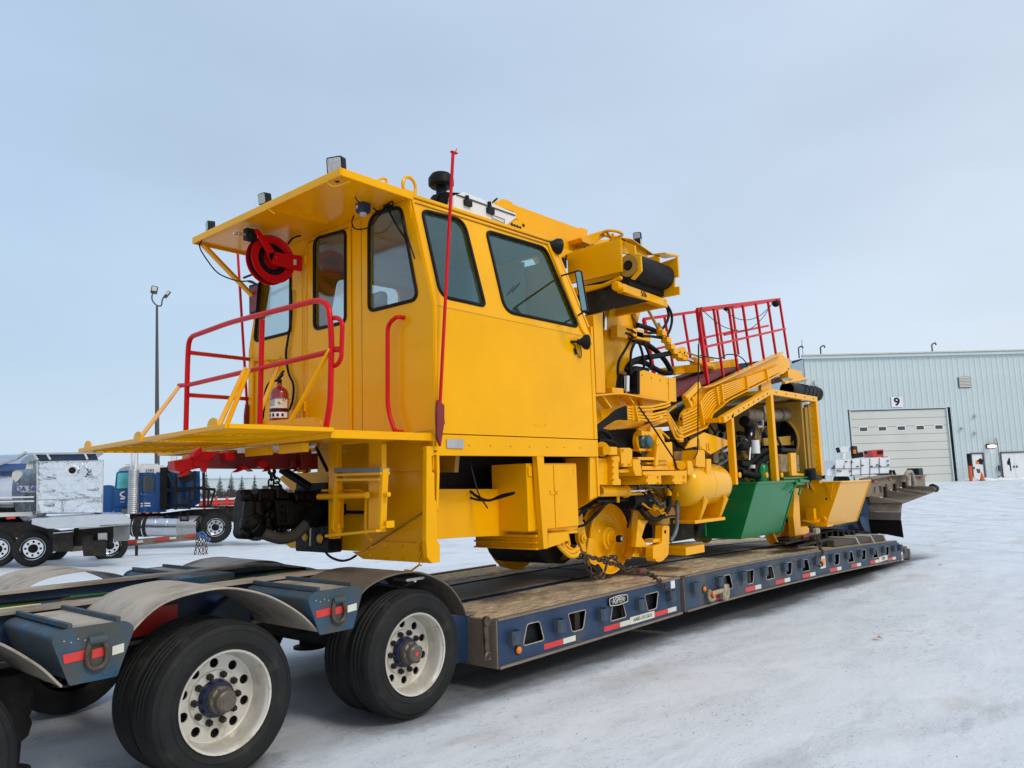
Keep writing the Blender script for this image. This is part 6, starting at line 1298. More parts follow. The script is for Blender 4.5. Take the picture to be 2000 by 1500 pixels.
# --- ladder
def bar2(nm, a, b, w_, h, mt='yellow', upv=(0, 0, 1), bev=.003): m = MB(); m.beam(a, b, w_, h, upv); return P_(nm, m, mt, bev)
yl = 3.98
exY('ladder_post', [(-5.597,3.98,2.201),(-5.366,3.98,2.186),(-5.366,3.98,2.148),(-5.414,3.98,2.118),(-5.419,3.98,1.804),(-5.389,3.98,1.75),(-5.391,3.98,1.42),(-5.435,3.98,1.324),(-5.543,3.98,1.321),(-5.542,3.98,2.125),(-5.597,3.98,2.162)], .05)
exY('ladder_post', [(-5.05,3.98,2.166),(-4.854,3.98,2.154),(-4.854,3.98,2.118),(-4.826,3.98,2.085),(-4.829,3.98,1.891),(-4.851,3.98,1.831),(-4.857,3.98,1.407),(-4.912,3.98,1.406),(-5.009,3.98,1.405),(-4.993,3.98,2.095),(-5.05,3.98,2.129)], .05)
m = MB(); m.box((XS, 3.94, 2.105), (-5.30, 4.05, 2.155)); P_('ladder_head', m)
for a, b in (((-5.28,3.9,1.913), (-5.343,3.9,1.405)), ((-4.698,3.9,1.887), (-4.736,3.9,1.449))): bar2('ladder_stile', a, b, .035, .06, upv=(0, 1, 0))
for y0, y1, mt in ((560, 560, 'greyplate'), (625, 625, 'yellow'), (750, 745, 'yellow'), (1060, 1030, 'yellow')):
    a, b = V((-5.289,3.9,1.887)), V((-4.698,3.9,1.868))
    k_ = V((-5.286,3.9,2.486)); 
for a, b, mt, hh in (((-5.289,3.9,1.894), (-4.69,3.9,1.874), 'greyplate', .10), ((-5.289,3.9,1.855), (-4.691,3.9,1.849), 'yellow', .10), ((-5.289,3.9,1.815), (-4.722,3.9,1.804), 'yellow', .08), ((-5.414,3.9,1.356), (-4.744,3.9,1.41), 'yellow', .10)):
    m = MB(); m.beam(a, b, hh, .04 if mt == 'greyplate' else .022); P_('rung', m, mt, .003)
P_('rung', tb([(-5.567,3.9,1.678),(-4.913,3.9,1.684)], .026), 'yellow'); P_('rung', tb(arcfil([(-5.682,4.02,1.73),(-5.148,4.02,1.725),(-5.078,4.02,1.691),(-5.093,4.02,1.36),(-5.02,4.02,1.32)], .06), .013), 'yellow')
m = MB(); m.tube([(-4.701,3.9,1.688),(-4.648,3.9,1.687)], .02, 8); m.box(V((-4.704,3.9,1.483)), V((-4.683,3.98,1.43))); P_('ladder_stop', m)
for c in ((-5.32,3.89,1.725), (-5.303,3.89,1.416)): m = MB(); m.tube([V(c) + V((math.cos(t) * .035, 0, math.sin(t) * .035)) for t in [.7 * i for i in range(7)]], .010, 6); m.box(V(c) - V((.05, .0, .05)), V(c) + V((.03, .02, .04))); P_('ladder_clip', m, bev=.003)
# --- coupler, its draft box, air hose and hanging chain
m = MB(); m.box((-5.86, 4.22, 1.17), (-6.40, 4.36, 1.80)); P_('draft_box', m, 'blacksteel', .01)
m = MB(); m.ex([V(p) for p in [(-6.32,4.18,1.43),(-5.829,4.18,1.59),(-5.829,4.18,1.205),(-6.318,4.18,1.224)]], (0, .03, 0)); P_('draft_plate', m, 'blacksteel')
m = MB(); m.tube([(-6.049,4.15,1.435),(-6.056,4.15,1.234)], .008, 6); m.tube([(-6.283,4.15,1.427),(-6.287,4.15,1.367)], .008, 6); P_('draft_edge', m, 'alu')
for c in ((-6.163,4.17,1.313), (-5.934,4.17,1.301)): m = MB(); m.lathe(c, (0, -1, 0), [(.045, 0), (.035, .012), (0, .014)], 14); P_('plate_bolt', m, 'tank_yellow')
xc = -6.05
m = MB(); m.box((xc - .30, 3.62, 1.40), (xc + .10, 4.2, 1.72)); m.box((xc - .26, 3.55, 1.38), (xc + .12, 3.72, 1.76)); m.box((xc - .17, 3.52, 1.42), (xc + .10, 3.6, 1.70)); P_('drawbar_shank', m, 'blacksteel', .02, seg=2)
m = MB(); K = [V(p) for p in [(-5.95,3.413,1.556),(-5.95,3.433,1.659),(-5.95,3.435,1.695),(-5.95,3.48,1.716),(-5.95,3.593,1.72),(-5.95,3.74,1.731),(-5.95,3.746,1.647),(-5.95,3.721,1.397),(-5.95,3.638,1.375),(-5.95,3.591,1.41),(-5.95,3.545,1.363),(-5.95,3.47,1.337),(-5.95,3.415,1.382),(-5.95,3.429,1.461)]]; m.ex(rp(K, .04), (-.16, 0, 0)); P_('coupler_head', m, 'blacksteel', .03, seg=2)
m = MB(); m.tube(sm([(-5.9,3.457,1.658),(-5.9,3.448,1.595),(-5.9,3.443,1.533)], 3), .055, 10); m.tube(sm([(-5.9,3.522,1.655),(-5.9,3.523,1.592),(-5.9,3.529,1.528)], 3), .055, 10); m.ball(V((-5.9,3.474,1.482)), .10, 12); m.tube([(-5.86,3.401,1.509),(-5.86,3.466,1.456)], .03, 8); P_('coupler_knuckle', m, 'blacksteel')
m = MB(); m.box(V((-5.85,3.666,1.434)), V((-6.2,4.062,1.646))); P_('coupler_carrier', m, 'blacksteel', .03, seg=2)
m = MB(); m.ex([V(p) for p in [(-5.83,3.654,1.663),(-5.83,3.825,1.652),(-5.83,3.837,1.447),(-5.83,3.672,1.448)]] and [[V(p) for p in [(-5.83,3.654,1.663),(-5.83,3.825,1.65),(-5.83,3.837,1.447),(-5.83,3.677,1.443)]], [V(p) for p in reversed([(-5.83,3.694,1.611),(-5.83,3.766,1.608),(-5.83,3.766,1.548),(-5.83,3.697,1.551)])], [V(p) for p in reversed([(-5.83,3.698,1.533),(-5.83,3.769,1.534),(-5.83,3.772,1.478),(-5.83,3.701,1.478)])]], (-.03, 0, 0)); P_('carrier_plate', m, 'blacksteel', .006)
m = MB(); m.ex([(-5.9,3.714,1.666),(-5.9,3.708,1.722),(-5.9,3.719,1.783),(-5.9,3.761,1.791),(-5.9,3.772,1.753),(-5.9,3.827,1.728),(-5.9,3.849,1.661)], (-.12, 0, 0)); P_('release_lug', m, 'blacksteel', .015)
for i, p in enumerate([(-5.86,3.398,1.7),(-5.86,3.58,1.625),(-5.86,3.622,1.532),(-5.86,3.582,1.462),(-5.86,3.739,1.406),(-5.86,3.911,1.678),(-5.86,3.972,1.68),(-5.86,3.392,1.398),(-5.86,3.581,1.498)]): m = MB(); m.lathe(p, (1, 0, 0), [(.0, .03), (.022, .03), (.024, .0), (.04, -.01), (.04, -.05)], 10); m.ball(V(p) + V((-.06, .03, .02)), .05, 8, (1, 1.2, .8)); P_('coupler_casting', m, 'blacksteel')
m = MB(); m.tube(sm([(-5.82,3.513,1.404),(-5.82,3.599,1.367),(-5.82,3.708,1.338),(-5.82,3.815,1.351),(-5.82,3.896,1.397),(-5.82,3.968,1.462)], 6), .048, 14); P_('air_hose', m, 'hose')if False else None
M['hose'] = mat('dusty grey rubber hose', (.075, .07, .06), .7, var=.15)
P_('air_hose', m, 'hose')
m = MB(); a, b = V((-5.8,3.938,1.46)), V((-5.8,4.05,1.548)); m.tube([a, b], .045, 12)
for i in range(7): m.lathe(a.lerp(b, i / 6), b - a, [(.045, -.012), (.066, 0), (.045, .012)], 14)
a, b = V((-5.82,3.457,1.452)), V((-5.82,3.512,1.409)); m.tube([a, b], .04, 10)
for i in range(4): m.lathe(a.lerp(b, i / 3), b - a, [(.04, -.01), (.06, 0), (.04, .01)], 14)
P_('hose_clamp', m, 'ink')
bar2('tie_arm', (-6.285,4,1.934), (-5.956,4.1,1.75), .05, .07, 'ink', (0, 1, 0)); bar2('tie_arm', (-6.188,4.1,1.722), (-5.717,4.1,1.77), .05, .06, 'ink', (0, 1, 0))
bar2('tie_arm', (-6.056,4.2,2.152), (-5.858,4.2,1.903), .03, .02, 'ink', (0, 1, 0))
chain([(-6.309,3.9,1.951),(-6.301,3.9,1.861),(-6.304,3.9,1.797),(-6.276,3.9,1.737)], .075, .009, 'blacksteel', 'hanging_chain', rm); chain([(-6.293,3.9,1.95),(-6.27,3.9,1.895),(-6.224,3.9,1.839),(-6.17,3.9,1.799),(-6.144,3.9,1.783)], .075, .009, 'blacksteel', 'hanging_chain', rm)
m = MB(); m.tube(sm([(-5.987,4.25,1.279),(-5.978,4.25,1.193),(-5.89,4.25,1.134),(-5.739,4.25,1.106),(-5.61,4.25,1.122),(-5.516,4.25,1.159)], 5), .011, 6); m.tube(sm([(-5.958,4.25,1.337),(-6.007,4.25,1.279),(-5.997,4.25,1.221),(-5.968,4.25,1.177)], 4), .011, 6); P_('dangling_cable', m, 'ink')
m = MB(); m.ex(rp([(-5.906,4.22,1.335),(-5.829,4.22,1.353),(-5.839,4.22,1.206),(-5.887,4.22,1.202),(-5.965,4.22,1.248)], .03), (0, .03, 0)); P_('rubber_flap', m, 'black')
m = MB(); m.tube([(-5.748,4.3,1.531),(-5.463,4.3,1.529)], .015, 8); m.ball(V((-5.748,4.3,1.531)), .03, 8); P_('sensor_cable', m, 'ink'); exY('cable_port', [(-5.885,4.36,1.598),(-5.808,4.36,1.603),(-5.813,4.36,1.505),(-5.886,4.36,1.499)], .01, 'ink', 0)
# red tool beam under the platform
tbm = bpy.data.objects.new('tool_beam', None); C.objects.link(tbm); tbm.parent = rm; tbm.location = V((-6.05, 3.6, 1.98)) - parent_world(rm)
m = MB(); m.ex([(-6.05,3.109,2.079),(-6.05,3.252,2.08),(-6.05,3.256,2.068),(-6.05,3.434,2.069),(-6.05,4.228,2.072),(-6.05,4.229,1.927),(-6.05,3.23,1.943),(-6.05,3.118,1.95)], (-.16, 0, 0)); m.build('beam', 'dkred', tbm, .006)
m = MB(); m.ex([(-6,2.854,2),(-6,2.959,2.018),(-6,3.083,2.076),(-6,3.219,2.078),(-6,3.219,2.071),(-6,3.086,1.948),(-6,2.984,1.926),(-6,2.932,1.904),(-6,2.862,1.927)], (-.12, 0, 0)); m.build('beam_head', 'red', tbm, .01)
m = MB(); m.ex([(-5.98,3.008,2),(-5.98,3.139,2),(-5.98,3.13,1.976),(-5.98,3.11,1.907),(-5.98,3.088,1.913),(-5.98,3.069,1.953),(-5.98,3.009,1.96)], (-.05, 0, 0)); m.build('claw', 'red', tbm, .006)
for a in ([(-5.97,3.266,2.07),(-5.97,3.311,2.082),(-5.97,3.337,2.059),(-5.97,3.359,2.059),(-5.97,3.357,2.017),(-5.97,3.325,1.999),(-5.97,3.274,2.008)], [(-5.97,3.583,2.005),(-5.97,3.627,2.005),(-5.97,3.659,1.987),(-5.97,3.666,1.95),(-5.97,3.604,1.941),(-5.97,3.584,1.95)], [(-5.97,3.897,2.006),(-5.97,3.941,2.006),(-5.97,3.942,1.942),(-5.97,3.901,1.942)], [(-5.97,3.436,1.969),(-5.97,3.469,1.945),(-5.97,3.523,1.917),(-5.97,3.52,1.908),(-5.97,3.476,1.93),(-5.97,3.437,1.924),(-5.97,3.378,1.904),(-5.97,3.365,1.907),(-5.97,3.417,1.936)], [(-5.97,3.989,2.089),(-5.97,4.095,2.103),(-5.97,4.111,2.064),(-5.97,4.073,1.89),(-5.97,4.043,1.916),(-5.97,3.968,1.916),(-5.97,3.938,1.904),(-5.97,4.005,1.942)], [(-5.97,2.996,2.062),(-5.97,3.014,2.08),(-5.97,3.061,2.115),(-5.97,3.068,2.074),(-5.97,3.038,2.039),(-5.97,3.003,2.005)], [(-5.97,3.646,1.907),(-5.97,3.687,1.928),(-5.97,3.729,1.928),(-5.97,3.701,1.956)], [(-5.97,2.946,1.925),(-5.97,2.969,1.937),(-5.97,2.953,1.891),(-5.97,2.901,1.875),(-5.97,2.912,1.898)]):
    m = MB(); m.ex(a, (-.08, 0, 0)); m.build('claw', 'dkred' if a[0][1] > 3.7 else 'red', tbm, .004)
m = MB(); m.tube([(-6,3.98,1.917),(-6,4.04,1.92),(-6,4.109,1.916)], .02, 6); m.build('grease_line', 'yellow', tbm)

# --- side bay: frame post, cabinet, step beam, main sill
exX('main_sill', [(-5.05,4.615,1.716),(-5.05,6.92,1.653),(-5.05,6.885,1.177),(-5.05,5.212,1.258),(-5.05,4.62,1.274)], .25)
exX('main_sill', [(-6.9,6.305,1.703),(-6.9,10.011,1.603),(-6.9,9.958,.938),(-6.9,7.121,1.078),(-6.9,6.312,1.1)], .25)
m = MB(); m.box((-5.35, 4.4, 1.25), (-6.75, 9.0, 1.55)); P_('belly_tank', m, 'under')
m = MB(); m.box((-5.34, 4.42, 1.3), (-5.36, 6.66, 2.15)); m.box((-5.0, 6.60, 1.3), (-6.9, 6.64, 2.15)); P_('bay_back', m, 'ink')  # black sheets, the bay's shaded depth is put into their colour
m = MB(); m.ex([(-5.224,4.9,2.016),(-4.915,4.9,2.002),(-4.936,4.9,1.854),(-5.22,4.9,1.863)], (0, .05, 0)); P_('bay_bracket', m, 'olive')
exX('bay_post', [(-4.6,5.669,1.986),(-4.6,5.776,1.986),(-4.6,5.793,1.118),(-4.6,5.722,1.118)], .06)
exX('bay_end_plate', [(-4.6,6.304,1.976),(-4.6,6.653,1.977),(-4.6,6.657,1.58),(-4.6,6.301,1.478)], .03) if False else None
exX('bay_end_plate', [(-4.62,6.567,1.984),(-4.62,6.678,1.984),(-4.62,6.681,1.579),(-4.62,6.533,1.539)], .03)
m = MB(); yb_ = 6.70; m.ex([(XS - .003, 6.66, 1.98), (-5.15, 6.66, 1.99), (-5.15, 6.66, 1.33), (-4.862, 6.66, 1.46), (XS - .003, 6.66, 1.58)], (0, .03, 0)); P_('bay_end_wall', m)
m = MB(); c0, c1 = (-4.68,5.605,1.285), (-4.68,6.394,1.25); ya, yb = c0[1], c1[1]; zb_, zt_ = c0[2] , V((-4.68,5.601,1.923)).z
m.box((-4.68, ya, zb_), (-5.13, yb, zt_)); cab_ = P_('battery_cabinet', m, bev=.004)
ym_ = V((-4.68,6.005,1.547)).y
m = MB(); m.box((-4.668, ya + .10, zb_ + .01), (-4.68, ym_ - .006, zt_ - .015)); P_('cabinet_door', m, par=cab_, bev=.002)
m = MB(); m.box((-4.668, ym_ + .006, zb_ + .01), (-4.68, yb - .01, zt_ - .015)); P_('cabinet_door', m, par=cab_, bev=.002)
m = MB(); m.box((-4.66, ym_ - .07, 1.62), (-4.668, ym_ + .04, 1.66)); m.tube([(-4.655, ym_ - .01, 1.66), (-4.65, ym_ + .02, 1.63), (-4.655, ym_ + .05, 1.65)], .006, 5); P_('cabinet_latch', m, par=cab_)
m = MB(); m.box((-4.665, ya + .012, zt_ - .12), (-4.679, ya + .06, zt_ - .03)); m.box((-4.665, yb - .06, zt_ - .12), (-4.668, yb - .02, zt_ - .03)); P_('hinge', m, par=cab_)
m = MB(); m.tube(sm([(-4.506,5.22,1.656),(-4.66,5.22,1.635),(-4.819,5.22,1.591),(-4.963,5.22,1.627),(-5.076,5.22,1.688),(-5.211,5.22,1.714)], 4), .013, 6); m.tube(sm([(-4.514,5.22,1.65),(-4.723,5.22,1.607),(-4.883,5.22,1.591),(-5.045,5.22,1.616),(-5.212,5.22,1.69),(-5.385,5.22,1.718)], 4), .011, 6); m.tube(sm([(-4.755,4.9,1.989),(-4.699,4.9,1.813),(-4.642,4.9,1.657),(-4.541,4.9,1.535)], 4), .007, 6); P_('power_cable', m, 'ink')
# transverse step beam with bolts in front of the cabinet
sb = [V(p) for p in [(-5.277,5.42,1.238),(-5.181,5.42,1.306),(-4.348,5.42,1.286),(-4.311,5.42,1.159),(-4.347,5.42,1.152),(-5.195,5.42,1.149)]]
m = MB(); xl = -5.48; m.box((XS - .065, 5.72, 1.12), (xl, 5.80, 1.24)); m.box((XS - .065, 5.69, 1.225), (xl, 5.80, 1.25)); m.box((XS - .065, 5.69, 1.168), (xl, 5.80, 1.182)); m.box((XS - .065, 5.69, 1.11), (xl, 5.80, 1.125)); P_('step_beam', m, bev=.003)
m = MB()
for i in range(5):
    for z_ in (1.205, 1.145): m.lathe((XS - .12 - i * .175, 5.72, z_), (0, -1, 0), [(.016, 0), (.014, .010), (0, .012)], 8)
P_('beam_bolts', m)
exX('step_side', [(-4.6,5.801,1.255),(-4.6,6.284,1.252),(-4.6,6.272,1.228),(-4.6,6.113,1.233),(-4.6,6.12,1.171),(-4.6,5.984,1.145),(-4.6,5.794,1.124)], .30)
# --- rail wheels, journal, brake hangers
def rwheel(x, y, z, s, r=.43):
    g = bpy.data.objects.new('rail_wheel', None); C.objects.link(g); g.parent = rm; g.location = V((x, y, z)) - parent_world(rm)
    m = MB(); m.lathe((x, y, z), (s, 0, 0), [(.0, .05), (.055, .05), (.06, .02), (.095, .018), (.105, -.005), (.135, -.012), (.15, -.05), (.20, -.085), (r * .78, -.075), (r * .88, -.04), (r * .90, .0), (r * .955, .004), (r * .965, -.012), (r * .93, -.03), (r * .93, -.11), (r, -.12), (r, -.145), (r * .9, -.155), (.1, -.155)], 56); m.build('wheel_disc', 'yellow', g)
    m = MB(); m.cyl((x + s * .03, y, z), (x + s * .10, y, z), .055, 6); m.build('axle_nut', 'yellow', g, .004)
    m = MB(); m.lathe((x, y, z), (s, 0, 0), [(.042, .09), (.042, .145), (.034, .16), (.02, .155), (0, .15)], 18); m.build('axle_end', 'blacksteel', g); m = MB(); m.lathe((x, y, z), (s, 0, 0), [(.026, .1605), (.0, .162)], 16); m.build('axle_face', 'alu', g)
    return g
wc = V((-5.2,7.763,1.029)); 
rwheel(-5.22, wc.y, 1.05, 1, .43); rwheel(-6.82, wc.y, 1.055, -1, .44)
m = MB(); m.cyl((-5.4, wc.y, 1.055), (-6.7, wc.y, 1.055), .09, 14); P_('axle', m, 'under')
wc2 = V((-5.28,13.065,.97)); z2 = 1.0
rwheel(-5.28, 13.05, .96, 1, .42); rwheel(-6.82, 13.05, .96, -1, .42)
m = MB(); m.cyl((-5.75, wc.y - .45, 1.08), (-6.55, wc.y - .45, 1.08), .30, 24); m.cyl((-5.95, wc.y, 1.055), (-6.3, wc.y, 1.055), .33, 24); P_('traction_motor', m, 'under')
m = MB(); m.lathe((-5.94, wc.y, 1.055), (1, 0, 0), [(.30, 0), (.28, .04), (.12, .06), (0, .06)], 24); P_('motor_cover', m, 'olive')
for x0 in (-5.15, -5.5):
    pass
exX('brake_hanger', rp([(-5.16,7.065,1.373),(-5.16,7.126,1.42),(-5.16,7.185,1.149),(-5.16,7.17,1.034),(-5.16,7.185,.949),(-5.16,7.121,.955),(-5.16,7.045,1.093),(-5.16,7.045,1.291)], .02), .05, bev=.006)
exX('brake_hanger', rp([(-5.16,8.294,1.512),(-5.16,8.335,1.483),(-5.16,8.299,1.383),(-5.16,8.296,1.144),(-5.16,8.263,1.019),(-5.16,8.259,.892),(-5.16,8.162,.864),(-5.16,8.103,.78),(-5.16,8.036,.786),(-5.16,8.128,.957),(-5.16,8.123,1.083),(-5.16,8.214,1.405),(-5.16,8.258,1.413)], .02), .05, bev=.006)
for p in ((-5.15,7.118,1.104), (-5.15,8.228,1.094), (-5.15,8.202,.915)): m = MB(); m.lathe(p, (1, 0, 0), [(.05, -.0), (.048, .012), (.02, .016), (.02, .03), (.0, .032)], 14); P_('hanger_pin', m)
exX('brake_shoe', [(-5.2,7.247,.934),(-5.2,7.303,1.089),(-5.2,7.381,1.088),(-5.2,7.369,.932),(-5.2,7.374,.847),(-5.2,7.46,.788),(-5.2,7.441,.748),(-5.2,7.312,.811)], .09)
m = MB(); m.ex([(-5.2,7.338,.766),(-5.2,7.46,.788),(-5.2,7.56,.701),(-5.2,7.45,.662)], (-.09, 0, 0)); P_('wheel_chock', m, 'under')
# tow hook chain links at the step beam end
m = MB(); pts = [V(p) for p in [(-4.75,6.109,1.162),(-4.75,6.151,1.183),(-4.75,6.202,1.148),(-4.75,6.229,1.083),(-4.75,6.343,1.029),(-4.75,6.454,1.052),(-4.75,6.439,.995),(-4.75,6.319,.997),(-4.75,6.197,1.073),(-4.75,6.147,1.115)]]; m.tube(sm(pts, 4, True), .022, 8, closed=True); m.tube(sm([V(p) for p in [(-4.78,6.281,1.116),(-4.78,6.407,1.048),(-4.78,6.517,1.052)]], 4), .02, 8); m.tube([(-4.8,6.315,1.221),(-4.8,6.358,1.218),(-4.8,6.382,1.095)], .02, 8); P_('shackle', m)
# hydraulic cylinder and boots over the wheel
m = MB(); a = [(-4.95,7.184,1.618),(-4.95,7.711,1.602)]; m.tube(a, .062, 16); m.lathe(a[1], (0, 1, 0), [(.06, -.03), (.075, -.02), (.075, .02), (.05, .03)], 18); P_('hydraulic_cylinder', m)
m = MB(); m.tube([(-4.95,7.721,1.605),(-4.95,8.145,1.6)], .035, 14); P_('cylinder_rod', m, 'chrome')
m = MB(); m.box(V((-4.93,8.058,1.565)), V((-5.02,8.321,1.615))); a = [(-4.94,7.543,1.582),(-4.94,7.534,1.481)]; m.tube(a, .018, 8); m.tube([(-4.92,7.137,1.575),(-4.92,8.133,1.563)], .018, 8); P_('cylinder_clevis', m)
m = MB(); a, b = V((-5,7.856,1.489)), V((-5,8.278,1.484)); 
m.lathe(a, b - a, [(.0, 0), (.10, 0), (.11, .02), (.11, .2), (.13, .22), (.11, .25), (.14, .28), (.11, .31), (.14, .34), (.11, .37), (.12, .40), (.0, .42)], 20); m.tube([(-5,7.178,1.506),(-5,7.857,1.502)], .028, 8); P_('brake_cylinder', m, 'ink')
m = MB(); m.tube(sm([(-5.05,7.536,1.492),(-5.05,7.367,1.428),(-5.05,7.202,1.347),(-5.05,7.06,1.277),(-5.05,6.995,1.31)], 5), .014, 6); m.tube(sm([(-5,6.845,1.368),(-5,6.932,1.421),(-5,7.033,1.44),(-5,7.163,1.439)], 4), .014, 6); m.tube(sm([(-4.98,6.809,1.254),(-4.98,6.921,1.267),(-4.98,7.082,1.331),(-4.98,7.219,1.399),(-4.98,7.361,1.484)], 4), .016, 6); P_('brake_hose', m, 'black')
m = MB(); m.tube(sm([(-4.9,7.933,1.402),(-4.9,8.015,1.326),(-4.9,8.131,1.267),(-4.9,8.294,1.247),(-4.9,8.468,1.281),(-4.9,8.61,1.372),(-4.9,8.649,1.524)], 6), .030, 10); P_('large_hose', m, 'black')
m = MB(); m.tube([(-4.88,8.614,1.525),(-4.88,8.602,1.614)], .032, 10); m.tube([(-4.86,8.79,1.508),(-4.86,8.799,1.586)], .034, 10); m.tube([(-4.86,8.807,1.653),(-4.86,8.799,1.586)], .022, 8); P_('hose_fitting', m)
m = MB(); m.tube(sm([(-4.88,8.826,1.507),(-4.88,8.792,1.319),(-4.88,8.76,1.144),(-4.88,8.691,1.039),(-4.88,8.571,.961)], 5), .024, 8); P_('armoured_hose', m, 'greyhose') if False else None
M['greyhose'] = mat('grey braided hose', (.10, .12, .13), .5, var=.3, scale=30); P_('armoured_hose', m, 'greyhose')
m = MB(); m.tube(sm([(-4.95,7.781,1.425),(-4.95,7.801,1.336),(-4.95,7.764,1.246),(-4.95,7.73,1.187)], 4), .016, 6); P_('brake_hose', m, 'black')
# workhead frame: lower beam, clamps, jack
exX('workhead_beam', [(-5.05,8.06,.933),(-5.05,8.343,.899),(-5.05,8.593,.846),(-5.05,8.571,.744),(-5.05,7.97,.826),(-5.05,7.993,.856)], .12)
exX('workhead_beam', [(-4.95,7.971,1.265),(-4.95,8.211,1.241),(-4.95,8.123,1.183),(-4.95,8.029,1.053),(-4.95,8.15,.945),(-4.95,8.138,.925),(-4.95,7.88,.946)], .06)
exX('clamp_plate', rp([(-4.85,8.105,.946),(-4.85,8.177,.95),(-4.85,8.314,.96),(-4.85,8.358,1.169),(-4.85,8.519,1.159),(-4.85,8.504,1.031),(-4.85,8.457,.811),(-4.85,8.367,.771),(-4.85,8.242,.778),(-4.85,8.116,.759),(-4.85,8.09,.802)], .03), .10)
m = MB(); m.lathe((-4.845,8.405,1.092), (1, 0, 0), [(.022, .002), (.0, .003)], 14); P_('clamp_hole', m, 'under')
m = MB(); m.ex(rp([(-4.82,8.089,.799),(-4.82,8.317,.793),(-4.82,8.293,.764),(-4.82,8.187,.753),(-4.82,8.107,.769)], .03), (-.06, 0, 0)); m.box(V((-4.88,8.169,.976)), V((-5,8.494,1.018))); P_('clamp_jaw', m)
m = MB(); a = V((-5.1,8.719,1.211)); m.lathe(a, (0, 0, -1), [(0, -.02), (.13, -.02), (.13, .05), (.10, .06), (.10, .30), (.08, .32), (.08, .42), (0, .42)], 20); P_('lift_jack', m, 'olive')
exX('jack_plate', [(-5.3,8.513,1.444),(-5.3,10.176,1.34),(-5.3,10.156,1.19),(-5.3,9.563,1.197),(-5.3,8.972,1.212),(-5.3,8.534,1.231)], .12)
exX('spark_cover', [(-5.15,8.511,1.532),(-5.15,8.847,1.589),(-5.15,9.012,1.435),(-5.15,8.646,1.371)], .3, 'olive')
m = MB(); m.lathe(V((-5.25,8.885,1.406)), (1, 0, 0), [(.0, .02), (.22, .02), (.24, -.02), (.24, -.2)], 28); P_('drum_cover', m)
m = MB(); m.box((-4.72, 8.55, .93), (-5.35, 9.0, 1.02)); P_('support_block', m, bev=.004) if False else None
a0_ = V((-4.75,8.715,.78)); a1_ = V((-4.75,9.209,.775))
m = MB(); m.box((-4.75, a0_.y, a0_.z), (-5.35, a1_.y, a0_.z + .10)); P_('support_block', m, bev=.004)
# main bolster stack seen between cab and air tank (all on the near side)
for pts, x, d, in (([(-4.66,7.029,1.995),(-4.66,7.178,1.996),(-4.66,7.184,1.966),(-4.66,7.172,1.932),(-4.66,7.155,1.932),(-4.66,7.148,1.754),(-4.66,7.182,1.743),(-4.66,7.185,1.681),(-4.66,7.02,1.689),(-4.66,7.032,1.928)], 0, .30), ([(-4.72,6.853,1.978),(-4.72,7.126,1.969),(-4.72,7.102,1.689),(-4.72,6.847,1.695)], 0, .30), ([(-4.7,7.209,1.851),(-4.7,7.54,1.868),(-4.7,7.525,1.818),(-4.7,7.232,1.817)], 0, .30),
                ([(-4.66,7.213,2.089),(-4.66,7.413,2.091),(-4.66,7.452,2.067),(-4.66,7.434,1.882),(-4.66,7.248,1.879),(-4.66,7.214,1.898)], 0, .16), ([(-4.8,7.329,2.092),(-4.8,7.429,2.094),(-4.8,7.42,1.993),(-4.8,7.32,1.988)], 0, .1), ([(-4.64,7.425,1.961),(-4.64,7.575,1.961),(-4.64,7.569,1.901),(-4.64,7.6,1.831),(-4.64,7.604,1.775),(-4.64,7.463,1.778),(-4.64,7.423,1.847)], 0, .3),
                ([(-4.62,7.595,1.825),(-4.62,8.626,1.826),(-4.62,8.618,1.766),(-4.62,7.6,1.78)], 0, .5), ([(-4.6,7.625,1.776),(-4.6,7.951,1.778),(-4.6,7.95,1.677),(-4.6,7.643,1.676),(-4.6,7.613,1.704)], 0, .45), ([(-4.6,8.221,1.774),(-4.6,8.57,1.769),(-4.6,8.56,1.685),(-4.6,8.512,1.659),(-4.6,8.209,1.671)], 0, .45), ([(-4.95,8.559,1.771),(-4.95,8.845,1.767),(-4.95,8.833,1.665),(-4.95,8.548,1.671)], 0, .1),
                ([(-4.68,7.671,1.887),(-4.68,8.398,1.883),(-4.68,8.436,1.835),(-4.68,7.667,1.841)], 0, .4), ([(-4.7,8.485,1.949),(-4.7,8.907,1.949),(-4.7,8.915,1.831),(-4.7,8.483,1.835)], 0, .2), ([(-4.62,8.652,1.946),(-4.62,8.755,1.946),(-4.62,8.809,1.824),(-4.62,8.802,1.769),(-4.62,8.642,1.773)], 0, .25),
                ([(-4.62,8.901,2.08),(-4.62,9.082,2.088),(-4.62,9.128,2.06),(-4.62,9.114,1.866),(-4.62,8.909,1.868),(-4.62,8.865,1.89)], 0, .2), ([(-4.66,8.89,1.858),(-4.66,9.278,1.861),(-4.66,9.271,1.809),(-4.66,8.908,1.813)], 0, .3), ([(-4.62,9.164,1.969),(-4.62,9.289,1.969),(-4.62,9.271,1.751),(-4.62,9.133,1.742)], 0, .3), ([(-4.9,9.339,1.799),(-4.9,9.682,1.801),(-4.9,9.675,1.747),(-4.9,9.333,1.746)], 0, .2), ([(-4.8,8.939,1.738),(-4.8,9.487,1.729),(-4.8,9.479,1.671),(-4.8,8.943,1.676)], 0, .3)):
    m = MB(); m.ex(rp(pts, .008, 2), (-d, 0, 0)); P_('bolster_block', m, bev=.004)
m = MB(); m.cyl(V((-4.62,8.488,1.888)), V((-4.75,8.726,1.892)), .055, 16); m.cyl(V((-4.6,6.843,2.057)), V((-4.8,7.14,2.07)), .05, 14); m.cyl(V((-4.66,6.848,2.07)), V((-4.95,7.275,2.09)), .08, 14); m.box(V((-4.62,6.818,2.011)), V((-4.7,7.08,2.094))); P_('bolster_pin', m)
